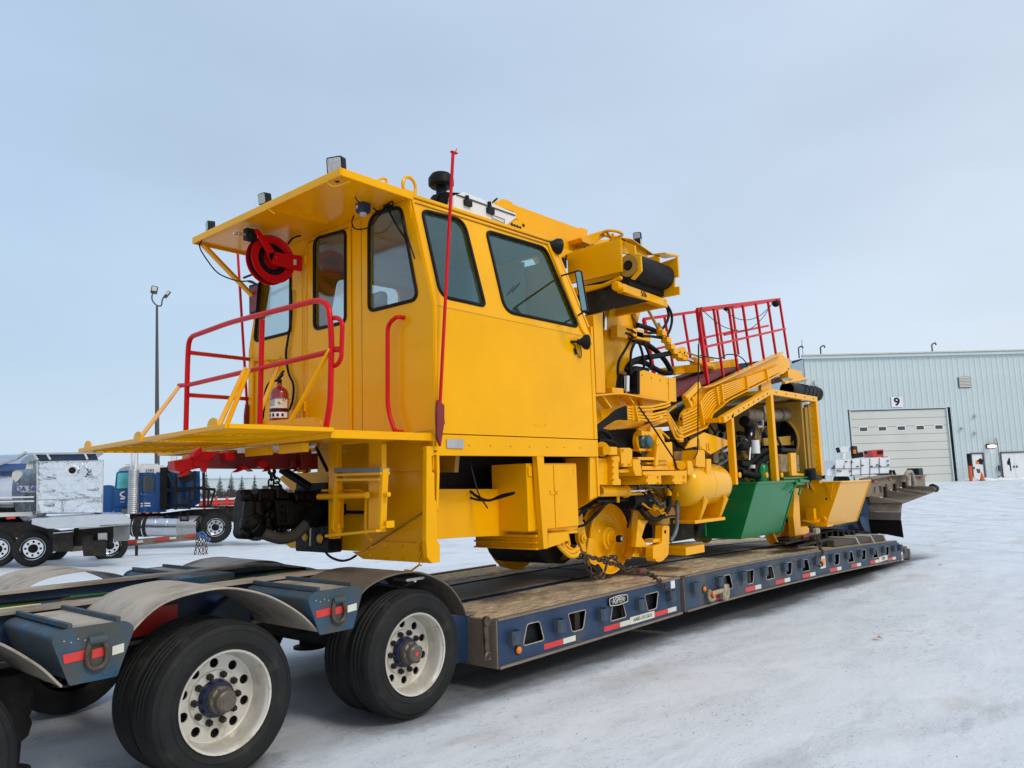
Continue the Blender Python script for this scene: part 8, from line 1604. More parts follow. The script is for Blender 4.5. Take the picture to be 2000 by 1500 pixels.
m = MB(); m.tube([V(p) for p in [(-5,9.359,2.825),(-5,9.804,3.007)]], .035, 8); m.beam(V((-4.92,9.241,2.784)), V((-4.92,9.669,3.006)), .05, .08); m.beam(V((-4.92,9.26,2.794)), V((-4.92,9.352,2.678)), .09, .04, (0, 1, 0)); m.beam(V((-4.96,9.501,2.83)), V((-4.96,9.547,2.763)), .05, .04, (0, 1, 0)); P_('belt_scraper', m)
exX('chute_side', [(-5.6,10.279,3.232),(-5.6,10.939,3.327),(-5.6,11.957,3.522),(-5.6,12.537,3.754),(-5.6,12.512,3.595),(-5.6,11.376,3.343),(-5.6,10.277,3.057)], .05)
exX('hoist_box', [(-5.3,9.748,3.32),(-5.3,10.973,3.506),(-5.3,11.865,3.647),(-5.3,11.843,3.507),(-5.3,10.441,3.298),(-5.3,9.734,3.199)], .3)
exY('hoist_box', [(-5.437,10,3.361),(-5.079,10,3.335),(-5.076,10,3.233),(-5.441,10,3.238)], .05)
m = MB(); m.ex([(-5.2,12.931,3.361),(-5.2,13.346,3.462),(-5.2,13.447,3.379),(-5.2,12.975,3.297)], (-.6, 0, 0)); P_('discharge_chute', m, 'exh'); m = MB(); m.tube([(-4.95,13.147,3.328),(-4.95,13.862,3.43)], .035, 8); m.box(V((-4.95,13.043,3.386)), V((-5.1,13.701,3.551))); m.beam(V((-4.95,12.796,3.278)), V((-4.95,13.512,3.379)), .06, .04); P_('tensioner', m)
m = MB(); m.ex([(-4.97,11.937,3.235),(-4.97,12.318,3.35),(-4.97,12.327,3.116),(-4.97,11.882,3.065)], (-.05, 0, 0)); P_('conveyor_leg', m)
# railings
def railing(x, top0, top1, base, n, lab):
    g = bpy.data.objects.new('conveyor_railing', None); C.objects.link(g); g.parent = rm; g.location = V(top0) - parent_world(rm)
    t0, t1 = V(top0), V(top1)
    m = MB(); m.beam(t0, t1, .045, .045); m.build('top_rail', 'red', g, .003)
    b0, b1 = V(base[0]), V(base[1]); 
    m = MB(); m.beam(t0.lerp(b0, .5), t1.lerp(b1, .5) + (t1 - t0).normalized() * .05, .04, .035); m.build('mid_rail', 'red', g, .003)
    for i in range(n):
        f = i / (n - 1); m = MB(); m.beam(b0.lerp(b1, f), t0.lerp(t1, f), .05 if i == 0 else .035, .05 if i == 0 else .035, (0, 1, 0)); m.build('post', 'red', g, .003)
railing(-5.0, (-5,9.924,4.122), (-5,13.031,4.773), ((-5,10.098,3.029), (-5,13.244,3.748)), 7, '')
railing(-5.89, (-5.89,9.932,4.127), (-5.89,13.067,4.805), ((-5.89,10.17,3.197), (-5.89,13.198,3.93)), 6, '')
m = MB(); m.beam(V((-5.89,12.739,4.707)), V((-5.89,15.291,5.283)), .045, .045); m.beam(V((-5.89,12.668,4.232)), V((-5.89,14.659,4.663)), .04, .04); P_('far_top_rail', m, 'red')
m = MB(); m.tube(sm([(-4.97,10.029,4.117),(-4.97,10.581,3.976),(-4.97,11.196,3.968),(-4.97,11.635,4.056),(-4.97,12.181,4.322),(-4.97,12.607,4.628)], 5), .006, 5); m.tube(sm([(-5,10.812,4.25),(-5,11.158,4.181),(-5,11.581,4.2),(-5,12.1,4.337),(-5,12.619,4.59)], 5), .006, 5); m.tube(sm([(-4.97,9.995,4.159),(-4.97,9.915,3.998),(-4.97,9.836,3.544),(-4.97,9.78,3.174),(-4.97,9.747,3.008)], 4), .007, 5); m.tube(sm([(-4.97,9.862,3.446),(-4.97,10.136,3.446),(-4.97,10.506,3.465),(-4.97,10.731,3.547),(-4.97,11.133,3.569),(-4.97,11.395,3.475),(-4.97,11.344,3.309),(-4.97,11.115,3.17)], 5), .009, 6); P_('light_cable', m, 'ink')
m = MB(); c = V((-5,12.855,4.677)); m.ball(c, .07, 10); P_('rail_light', m, 'ink'); m = MB(); c = V((-5,10.881,4.271)); m.ball(c, .04, 8, (1, 1.6, .7)); P_('rail_light', m, 'ink')
# hydraulic cylinder that swings the conveyor, with its linkage
m = MB(); m.tube([(-5.2,10.102,3.424),(-5.2,10.46,3.393),(-5.2,10.656,3.375)], .055, 14); P_('swing_cylinder', m)
m = MB(); m.tube([(-5.2,9.857,3.429),(-5.2,10.1,3.409)], .028, 12); P_('cylinder_rod', m, 'chrome')
m = MB(); a = [(-5.2,9.131,3.771),(-5.2,9.264,3.645),(-5.2,9.455,3.504),(-5.2,9.655,3.399),(-5.2,9.856,3.419)]; m.tube([V(p) for p in a], .035, 8)
for p in [(-5.17,9.162,3.695),(-5.17,9.282,3.614),(-5.17,9.385,3.531),(-5.17,9.454,3.471),(-5.17,9.564,3.425),(-5.17,9.699,3.409),(-5.17,9.65,3.492),(-5.17,9.725,3.461)]: q_ = V(p); m.box(q_ - V((.05, .06, .03)), q_ + V((.05, .06, .04)))
m.beam(V((-5.15,9.477,3.48)), V((-5.15,9.68,3.551)), .05, .05); m.beam(V((-5.15,9.7,3.553)), V((-5.15,9.804,3.427)), .05, .05); m.beam(V((-5.2,10.561,3.491)), V((-5.2,10.72,3.507)), .05, .05); P_('linkage', m, bev=.004)
m = MB(); m.tube([(-5.2,8.806,4.073),(-5.2,9.147,3.754)], .020, 8); m.tube([(-5.2,9.138,3.839),(-5.2,9.22,3.754)], .024, 8); m.tube(sm([V(p) for p in [(-5.2,9.868,3.52),(-5.2,10.196,3.504),(-5.2,10.407,3.485)]], 3), .014, 6); P_('tie_rod', m, 'olive')
for pts, r_ in (([(-5.25,8.685,3.766),(-5.25,8.927,3.761),(-5.25,9.14,3.742),(-5.25,9.301,3.695),(-5.25,9.387,3.629)], .05), ([(-5.22,9.217,4.247),(-5.22,9.376,4.166),(-5.22,9.461,4.082),(-5.22,9.468,3.975),(-5.22,9.358,3.843),(-5.22,9.161,3.73),(-5.22,8.904,3.679),(-5.22,8.606,3.623)], .028), ([(-5.2,9.18,4.228),(-5.2,9.395,4.146),(-5.2,9.517,4.047),(-5.2,9.521,3.911),(-5.2,9.406,3.74),(-5.2,9.228,3.655),(-5.2,8.972,3.638),(-5.2,8.691,3.612)], .028),
                ([(-5.3,8.596,3.578),(-5.3,8.746,3.56),(-5.3,8.988,3.541),(-5.3,9.233,3.474),(-5.3,9.445,3.371),(-5.3,9.567,3.267),(-5.3,9.599,3.211),(-5.3,9.351,3.199),(-5.3,9.1,3.243),(-5.3,8.874,3.287),(-5.3,8.65,3.274),(-5.3,8.478,3.203)], .055), ([(-5.2,9.45,3.465),(-5.2,9.108,3.391),(-5.2,8.748,3.326),(-5.2,8.489,3.263),(-5.2,8.335,3.186),(-5.2,8.279,3.11)], .055),
                ([(-5.15,8.352,3.527),(-5.15,8.193,3.367),(-5.15,8.038,3.212),(-5.15,7.994,3.062),(-5.15,8.029,2.937),(-5.15,8.132,2.876)], .026), ([(-5.15,8.448,3.503),(-5.15,8.337,3.365),(-5.15,8.299,3.22),(-5.15,8.279,3.087)], .026), ([(-5.15,8.515,3.51),(-5.15,8.587,3.393),(-5.15,8.624,3.252),(-5.15,8.613,3.143)], .026), ([(-5.15,8.634,3.525),(-5.15,8.741,3.4),(-5.15,8.797,3.269),(-5.15,8.785,3.159)], .026),
                ([(-5.2,8.33,3.656),(-5.2,8.444,3.653),(-5.2,8.541,3.629)], .022), ([(-5.2,8.292,3.598),(-5.2,8.406,3.594),(-5.2,8.484,3.559)], .022)):
    m = MB(); m.tube(sm(pts, 6), r_ * .66, 10); P_('large_hose', m, 'black')
m = MB(); m.tube([(-5.25,8.116,3.601),(-5.25,8.574,3.66)], .018, 8); m.tube([(-5.25,8.113,3.565),(-5.25,8.521,3.625)], .018, 8); m.box(V((-5.2,8.104,3.53)), V((-5.3,8.343,3.682))); m.box(V((-5.2,8.487,3.586)), V((-5.3,8.742,3.689))); m.box(V((-5.2,8.568,3.56)), V((-5.3,8.912,3.659))); P_('hose_manifold', m, bev=.004)
m = MB(); m.box(V((-5.3,8.665,3.075)), V((-5.6,9.004,3.223))); m.tube(sm([V(p) for p in [(-5.2,8.543,3.134),(-5.2,8.407,3.095),(-5.2,8.334,3.01),(-5.2,8.307,2.894)]], 4), .06, 10); P_('bin_hose', m, 'black')
m = MB(); m.tube([V(p) for p in [(-5,7.966,2.99),(-5,7.941,2.8)]], .035, 10); m.box(V((-5,7.917,2.782)), V((-5.05,8.068,2.839))); P_('mast_cylinder', m, 'chrome'); m = MB(); m.tube([V(p) for p in [(-5.1,8.019,3.006),(-5.1,7.955,2.803)]], .07, 10); m.tube([V(p) for p in [(-5.1,8.266,3.027),(-5.1,8.231,2.822)]], .10, 10); P_('mast_boot', m, 'black')
m = MB(); m.box(V((-4.95,7.549,2.756)), V((-5.05,7.792,2.819))); P_('mast_foot', m, bev=.004)
# --- boom over the cab and cross conveyor
bm = [(-5.55,6.21,4.879),(-5.55,6.392,4.979),(-5.55,6.536,4.984),(-5.55,6.574,4.961),(-5.55,7.846,4.976),(-5.55,7.92,5.001),(-5.55,8.067,4.999),(-5.55,8.049,4.927),(-5.55,8.072,4.903),(-5.55,7.868,4.791),(-5.55,6.605,4.782),(-5.55,6.617,4.825),(-5.55,6.57,4.867),(-5.55,6.209,4.859)]
m = MB(); m.ex(bm, (-.35, 0, 0)); P_('boom', m, bev=.006)
m = MB(); m.ex([V(p) for p in [(-5.5,6.406,4.656),(-5.5,6.545,4.755),(-5.5,7.798,4.771),(-5.5,8.741,5.027),(-5.5,8.088,4.731),(-5.5,7.595,4.554),(-5.5,7.496,4.449),(-5.5,7.369,4.563),(-5.5,6.984,4.644)]], (-.45, 0, 0)); P_('boom_lower', m, bev=.004)
m = MB()
for p in [(-5.495,6.468,4.676),(-5.495,6.516,4.672),(-5.495,6.565,4.673),(-5.495,6.614,4.671),(-5.495,6.676,4.717),(-5.495,7.896,4.725)]: m.lathe(p, (1, 0, 0), [(.022, .001), (0, .002)], 8)
P_('boom_holes', m, 'ink')
m = MB(); m.beam(V((-5.53,6.591,4.767)), V((-5.53,7.852,4.778)), .05, .02); P_('boom_flange', m)
m = MB(); m.tube(sm([(-5.6,6.343,4.98),(-5.6,6.295,4.941),(-5.6,6.265,4.907)], 4), .012, 5); P_('boom_cable', m, 'ink')
exX('boom_pocket', [(-5.25,6.883,4.377),(-5.25,7.044,4.438),(-5.25,7.057,4.474),(-5.25,7.32,4.48),(-5.25,7.161,4.408),(-5.25,6.983,4.305)], .2, 'yellow')
bxY = 7.45
cf = [V(p) for p in [(-5.454,7.45,4.514),(-4.673,7.45,4.539),(-4.693,7.45,4.146),(-5.463,7.45,4.153)]]
m = MB(); m.ex([V((cf[0].x, bxY, 4.14)), V((cf[1].x, bxY, 4.14)), V((cf[1].x, bxY, 4.525)), V((cf[0].x, bxY, 4.525))], (0, .03, 0)); P_('crossbelt_side', m, bev=.004)
x0c, x1c = cf[0].x, cf[1].x
m = MB(); m.box((x0c - .5, bxY + .88, 4.14), (x1c, bxY + .91, 4.525)); P_('crossbelt_side', m, bev=.004)
m = MB(); m.box((x0c - .5, bxY + .01, 4.525), (x1c + .0, bxY + .10, 4.545)); P_('crossbelt_flange', m)
m = MB(); m.box((x0c - .6, bxY + .06, 3.98), (x1c + .05, bxY + .86, 4.10)); P_('cross_belt', m, 'belt')
exY('crossbelt_beam', [(-5.582,7.4,4.091),(-4.93,7.4,4.033),(-4.667,7.4,4.079),(-4.669,7.4,4.04),(-4.964,7.4,3.993),(-5.22,7.4,3.981),(-5.386,7.4,3.951),(-5.587,7.4,3.987)], .05)
exY('crossbelt_beam', [(-5.411,7.46,4),(-4.989,7.46,3.995),(-4.358,7.46,3.733),(-5.228,7.46,3.728)], .04, 'under')
m = MB(); m.beam((x1c + .0, bxY - .06, 3.93), (x1c + .0, bxY + .95, 3.90), .09, .10); m.lathe((x1c - .02, bxY - .06, 3.95), (0, 1, 0), [(0, -.08), (.05, -.075), (.06, -.04), (.06, .0)], 14); P_('cross_arm', m, bev=.006)
m = MB(); a = [(-4.66,7.537,3.914),(-4.66,7.73,3.905)]; 
text('506', .10, (x1c + .05, bxY + .38, 3.92), (0, 1, 0), (0, 0, 1), 'ink', rm, name='stencil_number', depth=.001, xs=.9)
m = MB(); m.beam((x0c, bxY, 3.97), (x0c, bxY + .9, 3.97), .06, .08); m.beam((x0c, bxY + .90, 3.90), (x1c, bxY + .90, 3.90), .06, .10); P_('cross_arm', m)
# head roller with rubber belt
rc = V((-4.61, bxY + .06, 4.205))
m = MB(); m.lathe(rc, (0, 1, 0), [(0, 0), (.13, 0), (.155, .02), (.158, .10), (.162, .40), (.158, .70), (.155, .78), (.12, .80), (0, .80)], 36); P_('head_roller', m, 'belt')
m = MB(); m.lathe(rc + V((0, -.03, 0)), (0, 1, 0), [(.06, 0), (.13, 0), (.135, .02), (.12, .03)], 28); P_('roller_ring', m, 'olive')
m = MB(); m.lathe(rc + V((.0, -.045, 0)), (0, 1, 0), [(0, 0), (.05, 0), (.055, .03)], 16); P_('bearing_cap', m, 'blacksteel')
m = MB(); m.ex([rc + V(q_) for q_ in ((-.05, -.02, .30), (.10, -.02, .22), (.10, -.02, .12), (.17, -.02, .08), (.17, -.02, -.10), (.06, -.02, -.18), (.02, -.02, -.16), (.12, -.02, -.08), (.12, -.02, .04), (.02, -.02, .14))], (0, .03, 0)); P_('roller_bracket', m, bev=.003)
m = MB(); m.ex([rc + V(q_) for q_ in ((-.10, .80, .20), (.16, .80, .22), (.20, .80, .24), (.20, .80, -.02), (.14, .80, -.02), (.14, .80, -.14), (.20, .80, -.14), (.20, .80, -.24), (-.1, .80, -.24))], (0, .03, 0)); P_('roller_bracket', m, bev=.003)
m = MB(); m.hexa([rc + V(q_) for q_ in ((.0, .55, .24), (.18, .55, .22), (.20, .84, .24), (.0, .84, .26), (.0, .55, .26), (.18, .55, .24), (.20, .84, .26), (.0, .84, .28))]); P_('roller_hood', m)
m = MB(); hd = [V((x1c + .01, bxY + .02, 4.545)), V((x1c + .10, bxY + .10, 4.52)), V((x1c + .04, bxY + .70, 4.47)), V((x1c - .1, bxY + .70, 4.50)), V((x1c - .2, bxY + .05, 4.57))]; m.ex(hd, (0, 0, .012)); m.ex([V((x1c + .0, bxY + .02, 4.56)), V((x1c + .0, bxY + .55, 4.54)), V((x1c + .0, bxY + .62, 4.42)), V((x1c + .0, bxY + .3, 4.40)), V((x1c + .0, bxY + .02, 4.36))], (-.02, 0, 0)); P_('belt_hood', m, bev=.003)
m = MB(); m.ex([V(p) for p in [(-5.3,7.542,4.716),(-5.3,8.013,4.917),(-5.3,8.088,4.92),(-5.3,8.109,4.866),(-5.3,7.75,4.67),(-5.3,7.585,4.676)]], (-.30, 0, 0)); P_('boom_stop', m, bev=.004)
m = MB(); c = V((-5.2,8.112,4.872)); m.tube([c + V((.10 * math.cos(t), .16 * math.sin(t), 0)) for t in [2 * math.pi * i / 20 for i in range(20)]], .020, 8, closed=True); m.tube([c, c + V((0, 0, -.12))], .02, 8); m.beam(c + V((0, -.15, 0)), c + V((0, 0, -.1)), .03, .02); P_('hand_wheel', m)
wlight((-5,8.371,4.854), (.3, -.8, -.2), .05); wlight((-4.9,8.302,4.72), (.95, .3, 0), .06)
m = MB(); c = V((-5,8.318,4.718)); m.lathe(c - V((0, 0, .05)), (0, 0, 1), [(.06, 0), (.06, .06), (.03, .09), (0, .09)], 14); P_('beacon', m, 'cone')

# ------------------------------------------------------------- things resting on machine and deck
fe = thing('fire_extinguisher', 'red fire extinguisher with a white label strapped behind the red front railing', 'fire extinguisher', (-6.573,4.15,2.402))
c = V((-6.525,4.12,2.405)); h = V((-6.53,4.12,2.741)).z - c.z
m = MB(); r_ = .085; m.lathe(c, (0, 0, 1), [(0, 0), (r_ * .85, .0), (r_, .02), (r_, h * .80), (r_ * .8, h * .92), (r_ * .3, h), (r_ * .25, h + .03), (0, h + .03)], 28); m.build('cylinder', 'dkred2', fe) if False else None
M['dkred2'] = mat('deep red extinguisher enamel', (.26, .012, .02), .25, coat=.5); m.build('cylinder', 'dkred2', fe)
def arc_sheet(c, r, z0, z1, a0, a1, n=14):
    m = MB(); vs = []
    for i in range(n + 1):
        a = a0 + (a1 - a0) * i / n; d = V((math.cos(a), math.sin(a), 0)) * r; vs += [c + d + V((0, 0, z0)), c + d + V((0, 0, z1))]
    m.add(vs, [(2 * i, 2 * i + 2, 2 * i + 3, 2 * i + 1) for i in range(n)], True); return m
a0, a1 = rad(-125), rad(25)
arc_sheet(c, r_ + .002, h * .36, h * .64, a0, a1).build('label', 'white', fe); arc_sheet(c, r_ + .002, h * .08, h * .24, a0, a1).build('label', 'white', fe)
arc_sheet(c, r_ + .0035, h * .40, h * .62, rad(-45), rad(10), 6).build('label_print', 'tapewhite', fe)
for i in range(6): arc_sheet(c, r_ + .003, h * (.60 - i * .035), h * (.60 - i * .035) + .004, rad(-110), rad(-60), 5).build('label_print', 'ink', fe)
for i in range(4): arc_sheet(c, r_ + .003, h * .11, h * .20, rad(-110 + i * 30), rad(-95 + i * 30), 2).build('label_print', 'ink', fe)
rq = random.Random(2)
for i in range(7): q_ = rad(rq.uniform(-45, 5)); zz_ = h * rq.uniform(.42, .60); arc_sheet(c, r_ + .0045, zz_, zz_ + .014, q_, q_ + .12, 2).build('label_print', rq.choice(['ink', 'amber', 'ink']), fe)
arc_sheet(c, r_ + .006, h * .27, h * .33, 0, 2 * math.pi, 24).build('strap', 'ink', fe)
m = MB(); m.lathe(c + V((0, 0, h * .635)), (0, 0, 1), [(r_ + .003, -.006), (r_ + .003, .0)], 24); m.build('band', 'ink', fe)
m = MB(); t_ = c + V((0, 0, h + .03)); m.cyl(t_, t_ + V((0, 0, .04)), .022, 10); m.beam(t_ + V((-.03, -.0, .04)), t_ + V((.10, -.03, .075)), .025, .014); m.beam(t_ + V((-.03, 0, .05)), t_ + V((.10, -.02, .11)), .02, .012); m.build('valve_handle', 'ink', fe)
m = MB(); m.tube(sm([t_ + V((-.02, -.02, .03)), t_ + V((-.12, -.03, .02)), t_ + V((-.20, -.03, -.06)), t_ + V((-.24, -.02, -.22)), t_ + V((-.27, -.02, -.30))], 5), .012, 8); m.cyl(t_ + V((-.26, -.02, -.28)), t_ + V((-.30, -.02, -.36)), .018, 10); m.build('discharge_hose', 'ink', fe)
m = MB(); m.box(c + V((-.14, -.02, .0)), c + V((-.09, .12, h * .6))); m.build('bracket', 'ink', fe, .004)
# hose reel on the cab front
hr = thing('hose_reel', 'large red hose reel mounted high on the cab front under the visor', 'hose reel', (-6.515,4.355,4.019))
rc2 = V((-6.46,4,3.975)); R_ = .235
for dx in (0, -.10):
    m = MB(); m.lathe(rc2 + V((dx, 0, 0)), (1, 0, 0), [(.0, -.030), (R_ * .50, -.030), (R_ * .62, -.022), (R_ * .70, .002), (R_ * .97, .004), (R_, .010), (R_ + .004, .004), (R_, -.006), (R_ * .7, -.008), (R_ * .5, -.034), (.0, -.034)], 44); m.build('reel_disc', 'red', hr)
m = MB(); m.lathe(rc2 + V((-.095, 0, 0)), (1, 0, 0), [(.10, 0), (.10, .09)], 28); m.build('reel_drum', 'dkred', hr)
m = MB(); m.lathe(rc2 + V((-.09, 0, 0)), (1, 0, 0), [(.10, 0), (.205, 0), (.205, .08), (.10, .08)], 36); m.build('wound_hose', 'black', hr)
m = MB(); m.ex(rp([V(p) for p in [(-6.42,3.913,3.993),(-6.42,3.982,4.033),(-6.42,4.167,4.046),(-6.42,4.291,4.058),(-6.42,4.288,3.893),(-6.42,4.168,3.896),(-6.42,3.955,3.906)]], .02), (.018, 0, 0)); m.ex(rp([V(p) for p in [(-6.42,3.761,4.212),(-6.42,3.808,4.221),(-6.42,3.982,4.033),(-6.42,3.948,3.924),(-6.42,3.899,4.003)]], .015), (.018, 0, 0)); m.lathe(V((-6.4,3.991,3.973)), (1, 0, 0), [(.02, .02), (.012, .03), (0, .03)], 12); m.build('reel_arm', 'red', hr, .003)
m = MB(); m.tube([V(p) for p in [(-6.39,3.771,4.169),(-6.39,3.908,4.01)]], .008, 6); m.build('arm_rib', 'red', hr)
m = MB(); m.ex([V(p) for p in [(-6.4,4.187,3.996),(-6.4,4.219,4.003),(-6.4,4.22,3.948),(-6.4,4.188,3.941)]], (.003, 0, 0)); m.build('label', 'offwhite', hr)
m = MB(); m.ball(V((-6.46,3.745,4.155)), .04, 8); m.box(V((-6.43,3.702,4.107)), V((-6.5,3.808,4.217))); m.build('hose_guide', 'ink', hr); m = MB(); m.tube([(-6.46,3.581,4.139),(-6.46,3.705,4.156)], .014, 10); m.lathe(V((-6.46,3.64,4.146)), (0, -1, .2), [(.014, 0), (.02, .01), (.014, .02)], 10); m.build('hose_nozzle', 'alu', hr)
m = MB(); m.tube(sm([V(p) for p in [(-6.518,4.2,4.187),(-6.428,4.2,4.225),(-6.306,4.2,4.22)]], 4), .010, 6); m.build('feed_hose', 'ink', hr)

# chains and binder that tie the machine down
c1 = thing('tie_down_chain', 'rusty chain looped round the near rail wheel and hooked to the deck side', 'chain', (-4.7,7.006,.839), 'tie down chains')
def ch(paths, par, L=.075, r=.0095, mt='steel'):
    for p in paths: chain(sm([V(q_) for q_ in p], 5), L, r, mt, 'chain_run', par)
ch(([(-4.85,6.637,.977),(-4.85,6.783,.94),(-4.85,6.961,.9),(-4.85,7.115,.853),(-4.85,7.289,.812),(-4.85,7.378,.791),(-4.85,7.495,.717)], [(-4.85,7.16,.857),(-4.85,7.112,.814),(-4.85,7.063,.747),(-4.85,6.974,.709),(-4.85,6.851,.746),(-4.85,6.775,.832),(-4.85,6.741,.921),(-4.85,6.757,.958)], [(-4.85,7.033,.909),(-4.85,7.162,.889),(-4.85,7.267,.896),(-4.85,7.322,.841),(-4.85,7.378,.787),(-4.85,7.48,.727),(-4.85,7.591,.74),(-4.85,7.702,.729),(-4.85,7.811,.684)], [(-4.66,7.49,.729),(-4.66,7.629,.692),(-4.66,7.755,.645)] + [(-4.55,7.649,.634),(-4.55,7.741,.578),(-4.55,7.81,.529),(-4.55,7.857,.49)]), c1)
m = MB(); m.tube(sm([V(q_) for q_ in [(-4.55,7.899,.489),(-4.55,7.961,.44),(-4.55,8.015,.383),(-4.55,7.969,.355),(-4.55,7.921,.387)]], 4), .016, 7); m.build('grab_hook', 'steel', c1); m = MB(); a = V((-4.66,7.513,.729)); m.box(a - V((.03, .07, .025)), a + V((.03, .07, .025))); m.build('chain_shortener', 'rustred', c1, .01) if False else None
M['rustred'] = mat('rusty red steel', (.14, .035, .02), .7, var=.3); m.build('chain_shortener', 'rustred', c1, .01)
m = MB(); m.box(V((-4.9,6.715,.917)), V((-4.97,6.952,.928))); m.build('chain_shortener', 'blacksteel', c1, .01)
c2 = thing('tie_down_chain', 'chain hanging from the yellow ring of the rear hopper down over the deck side', 'chain', (-4.6,12.816,.489), 'tie down chains')
ch(([(-4.75,13.02,.889),(-4.75,13.084,.829),(-4.75,13.141,.733),(-4.75,13.176,.656)], [(-4.6,12.805,.778),(-4.6,12.857,.666),(-4.6,12.908,.553),(-4.6,12.943,.478),(-4.6,12.956,.423)], [(-4.57,12.745,.443),(-4.57,12.725,.356),(-4.57,12.831,.256)]), c2, .10, .014)
m = MB(); a = V((-4.6,12.837,.803)); m.box(a - V((.05, .08, .05)), a + V((.03, .08, .05))); m.build('hook', 'clevisdirt', c2, .02); m = MB(); m.tube([(-4.75,12.58,.719),(-4.75,12.937,.747),(-4.75,13.193,.729)], .03, 7); m.build('binder', 'dkred', c2)
# timbers and banding on the rear deck
def bundle():
    t = thing('timber_bundle', 'grey timber and steel rail bundle banded down on the rear deck edge', 'timber', (-4.85, 15, .45))
    a, b = V((-4.7,13.249,.594)), V((-4.7,15.906,.49))
    for k in range(3):
        m = MB(); x0 = -4.70 - k * .14; y0, y1 = 13.9 + k * .12, 16.9 - k * .2
        m.hexa([(x0, y0, .585 - drop(y0)), (x0, y1, .585 - drop(y1)), (x0 - .13, y1, .585 - drop(y1)), (x0 - .13, y0, .585 - drop(y0)), (x0, y0, .70 - drop(y0)), (x0, y1, .70 - drop(y1)), (x0 - .13, y1, .70 - drop(y1)), (x0 - .13, y0, .70 - drop(y0))]); m.build('timber', 'wood2', t, .008)
    for y in (15.0, 15.9, 16.7):
        m = MB(); z = .705 - drop(y); m.tube([(-5.2, y - .05, z), (-4.68, y, z), (-4.63, y + .02, z - .13), (-4.60, y + .02, z - .13)], .014, 5); m.build('band', 'offwhite', t)
bundle()
sb_ = thing('steel_dunnage', 'dark greasy steel blocks stacked between wheel and hopper chain on the deck', 'dunnage', (-4.75,12.517,.652))
for a, b in (((-4.72,11.794,.692), (-4.9,12.773,.665)), ((-4.7,12.233,.623), (-4.95,13.724,.582)), ((-4.8,12.185,.712), (-5,13.344,.657))): m = MB(); m.box(a, b); m.build('block', 'blacksteel', sb_, .01)
rl = thing('spare_rail_parts', 'row of dark rail clips and bars lying behind the timber bundle', 'rail parts', (-5.3, 15.2, .5))
for i in range(9): y = 14.2 + i * .32; m = MB(); m.cyl((-5.15, y, .72 - drop(y)), (-5.4, y, .74 - drop(y)), .07, 10); m.box((-5.2, y + .1, .6 - drop(y)), (-5.5, y + .2, .80 - drop(y))); m.build('rail_clip', 'blacksteel', rl)
m = MB(); m.hexa([(-5.15, 14, .60 - drop(14)), (-5.15, 17, .60 - drop(17)), (-5.55, 17, .60 - drop(17)), (-5.55, 14, .60 - drop(14)), (-5.15, 14, .66 - drop(14)), (-5.15, 17, .66 - drop(17)), (-5.55, 17, .66 - drop(17)), (-5.55, 14, .66 - drop(14))]); m.build('bar', 'wood2', rl)
m = MB(); c = V((-5.0, 17.1, .60 - drop(17.1))); m.lathe(c, (0, 0, 1), [(.0, .10), (.12, .08), (.22, .0)], 18); tag(m.build('red_cap', 'orange'), 'red rubber cap lying on the far end of the deck', 'cap')
# litter on the snow
for i, (p, lab) in enumerate((((-2.688,9.036,-.05), 'dry brown leaf lying alone on the open snow beside the deck'), ((-3.896,17.561,-.1), 'small tan leaf on the snow past the coupling at the deck end'))):
    q_ = V(p); q_.z = gzn(q_.x, q_.y) + .015; m = MB(); m.add([q_ + V((-.05, -.02, 0)), q_ + V((.0, -.035, .02)), q_ + V((.06, .0, .005)), q_ + V((.01, .04, .025)), q_ + V((-.03, .02, .0))], [(0, 1, 4), (1, 3, 4), (1, 2, 3)]); tag(m.build('leaf', 'leafm'), lab, 'leaf') if False else None
    M.setdefault('leafm', mat('dry leaf', (.38, .16, .06), .8)); tag(m.build('leaf', 'leafm'), lab, 'leaf')

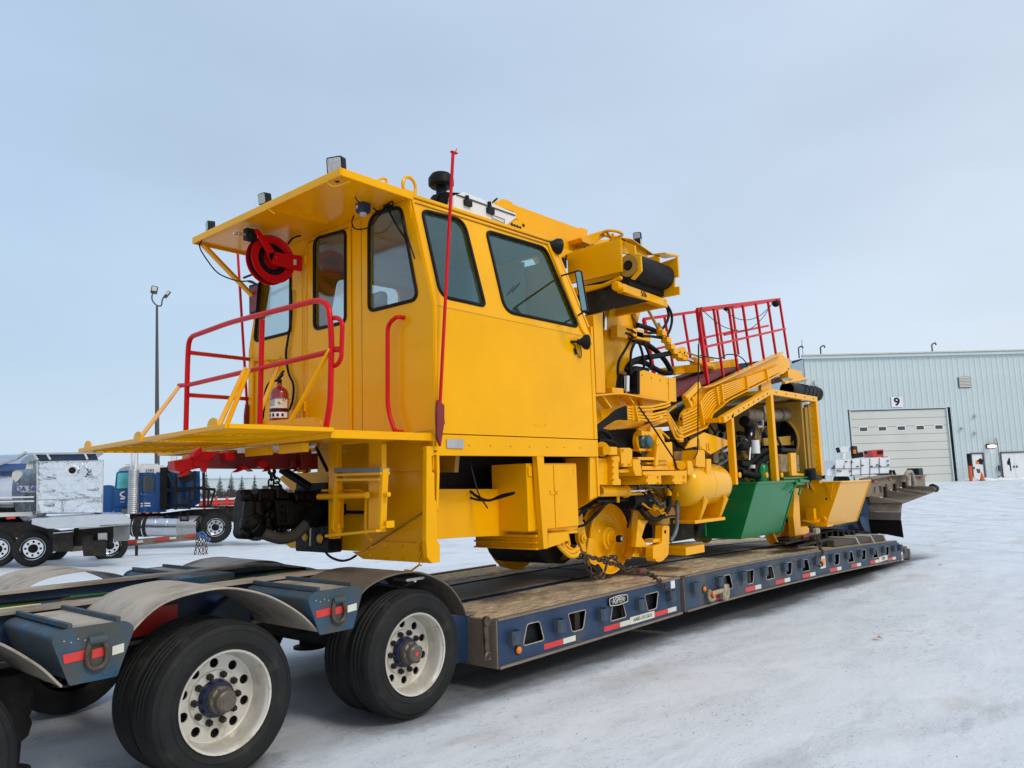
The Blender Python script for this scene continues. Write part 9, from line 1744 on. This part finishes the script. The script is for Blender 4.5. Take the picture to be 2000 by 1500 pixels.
# small things that clutter the middle: thin hoses, bolts, chips
rnd = random.Random(44)
for i in range(16):
    y = rnd.uniform(7.9, 8.5); z = rnd.uniform(1.35, 1.72); x = rnd.uniform(-4.78, -4.98); pts = [V((x, y, z))]
    for _ in range(4): pts.append(pts[-1] + V((rnd.uniform(-.05, .05), rnd.uniform(.02, .20), rnd.uniform(-.10, .06))))
    m = MB(); m.tube(sm(pts, 4), rnd.choice([.007, .009, .013]), 6); P_('hydraulic_hose', m, rnd.choice(['black', 'ink', 'greyhose', 'yellow']))
for i in range(10):
    y = rnd.uniform(7.6, 9.4); z = rnd.uniform(2.15, 2.6); x = rnd.uniform(-4.95, -5.2); pts = [V((x, y, z))]
    for _ in range(4): pts.append(pts[-1] + V((rnd.uniform(-.05, .05), rnd.uniform(.05, .18), rnd.uniform(-.12, .1))))
    m = MB(); m.tube(sm(pts, 4), rnd.choice([.009, .014, .018]), 6); P_('hydraulic_hose', m, rnd.choice(['black', 'ink', 'yellow', 'exh']))
m = MB()
for px in [(-4.58,7.628,1.763),(-4.58,7.874,1.76),(-4.58,7.621,1.694),(-4.58,7.866,1.688),(-4.58,8.225,1.754),(-4.58,8.486,1.75),(-4.58,8.217,1.686),(-4.58,8.477,1.681)]: m.lathe(px, (1, 0, 0), [(.016, -.03), (.016, .006), (0, .008)], 6)
for px in [(-4.64,7.038,1.946),(-4.64,7.032,1.879),(-4.64,7.026,1.812),(-4.64,7.021,1.746),(-4.64,7.242,2.063),(-4.64,7.228,1.907),(-4.64,7.364,1.907),(-4.64,9.019,2.048),(-4.64,9,1.902),(-4.64,9.261,1.935),(-4.64,9.241,1.786)]: m.lathe(px, (1, 0, 0), [(.013, -.04), (.013, .006), (0, .008)], 6)
P_('beam_bolts', m)
m = MB()
for p in [(-4.597,5.64,2.282),(-4.597,5.673,2.281),(-4.597,5.727,2.275),(-4.597,5.806,2.288),(-4.597,5.82,2.281),(-4.597,6.191,2.283)]: m.lathe(p, (1, 0, 0), [(.006, 0), (0, .001)], 6)
for p in [(-4.866,5.346,4.244),(-4.862,5.362,4.226),(-4.87,5.39,4.258),(-4.862,5.389,4.228),(-4.868,5.754,4.251),(-4.864,5.772,4.235),(-4.872,5.8,4.266)]: m.lathe(p, (1, 0, .27), [(.007, 0), (0, .001)], 6)
for k in range(7): y = 4.75 + k * .27; m.lathe((XS + .002, y, 2.075), (1, 0, 0), [(.009, 0), (.007, .004), (0, .005)], 6)
P_('weld_spots', m, 'olive')
for z0 in (2.70,):
    m = MB(); m.box((-5.0, YF - .0035, 2.19), (-4.62, YF - .0015, 2.194)); m.box((XS + .0008, 4.40, 3.246), (XS + .0022, 6.62, 3.250)); P_('panel_seam', m, 'olive')
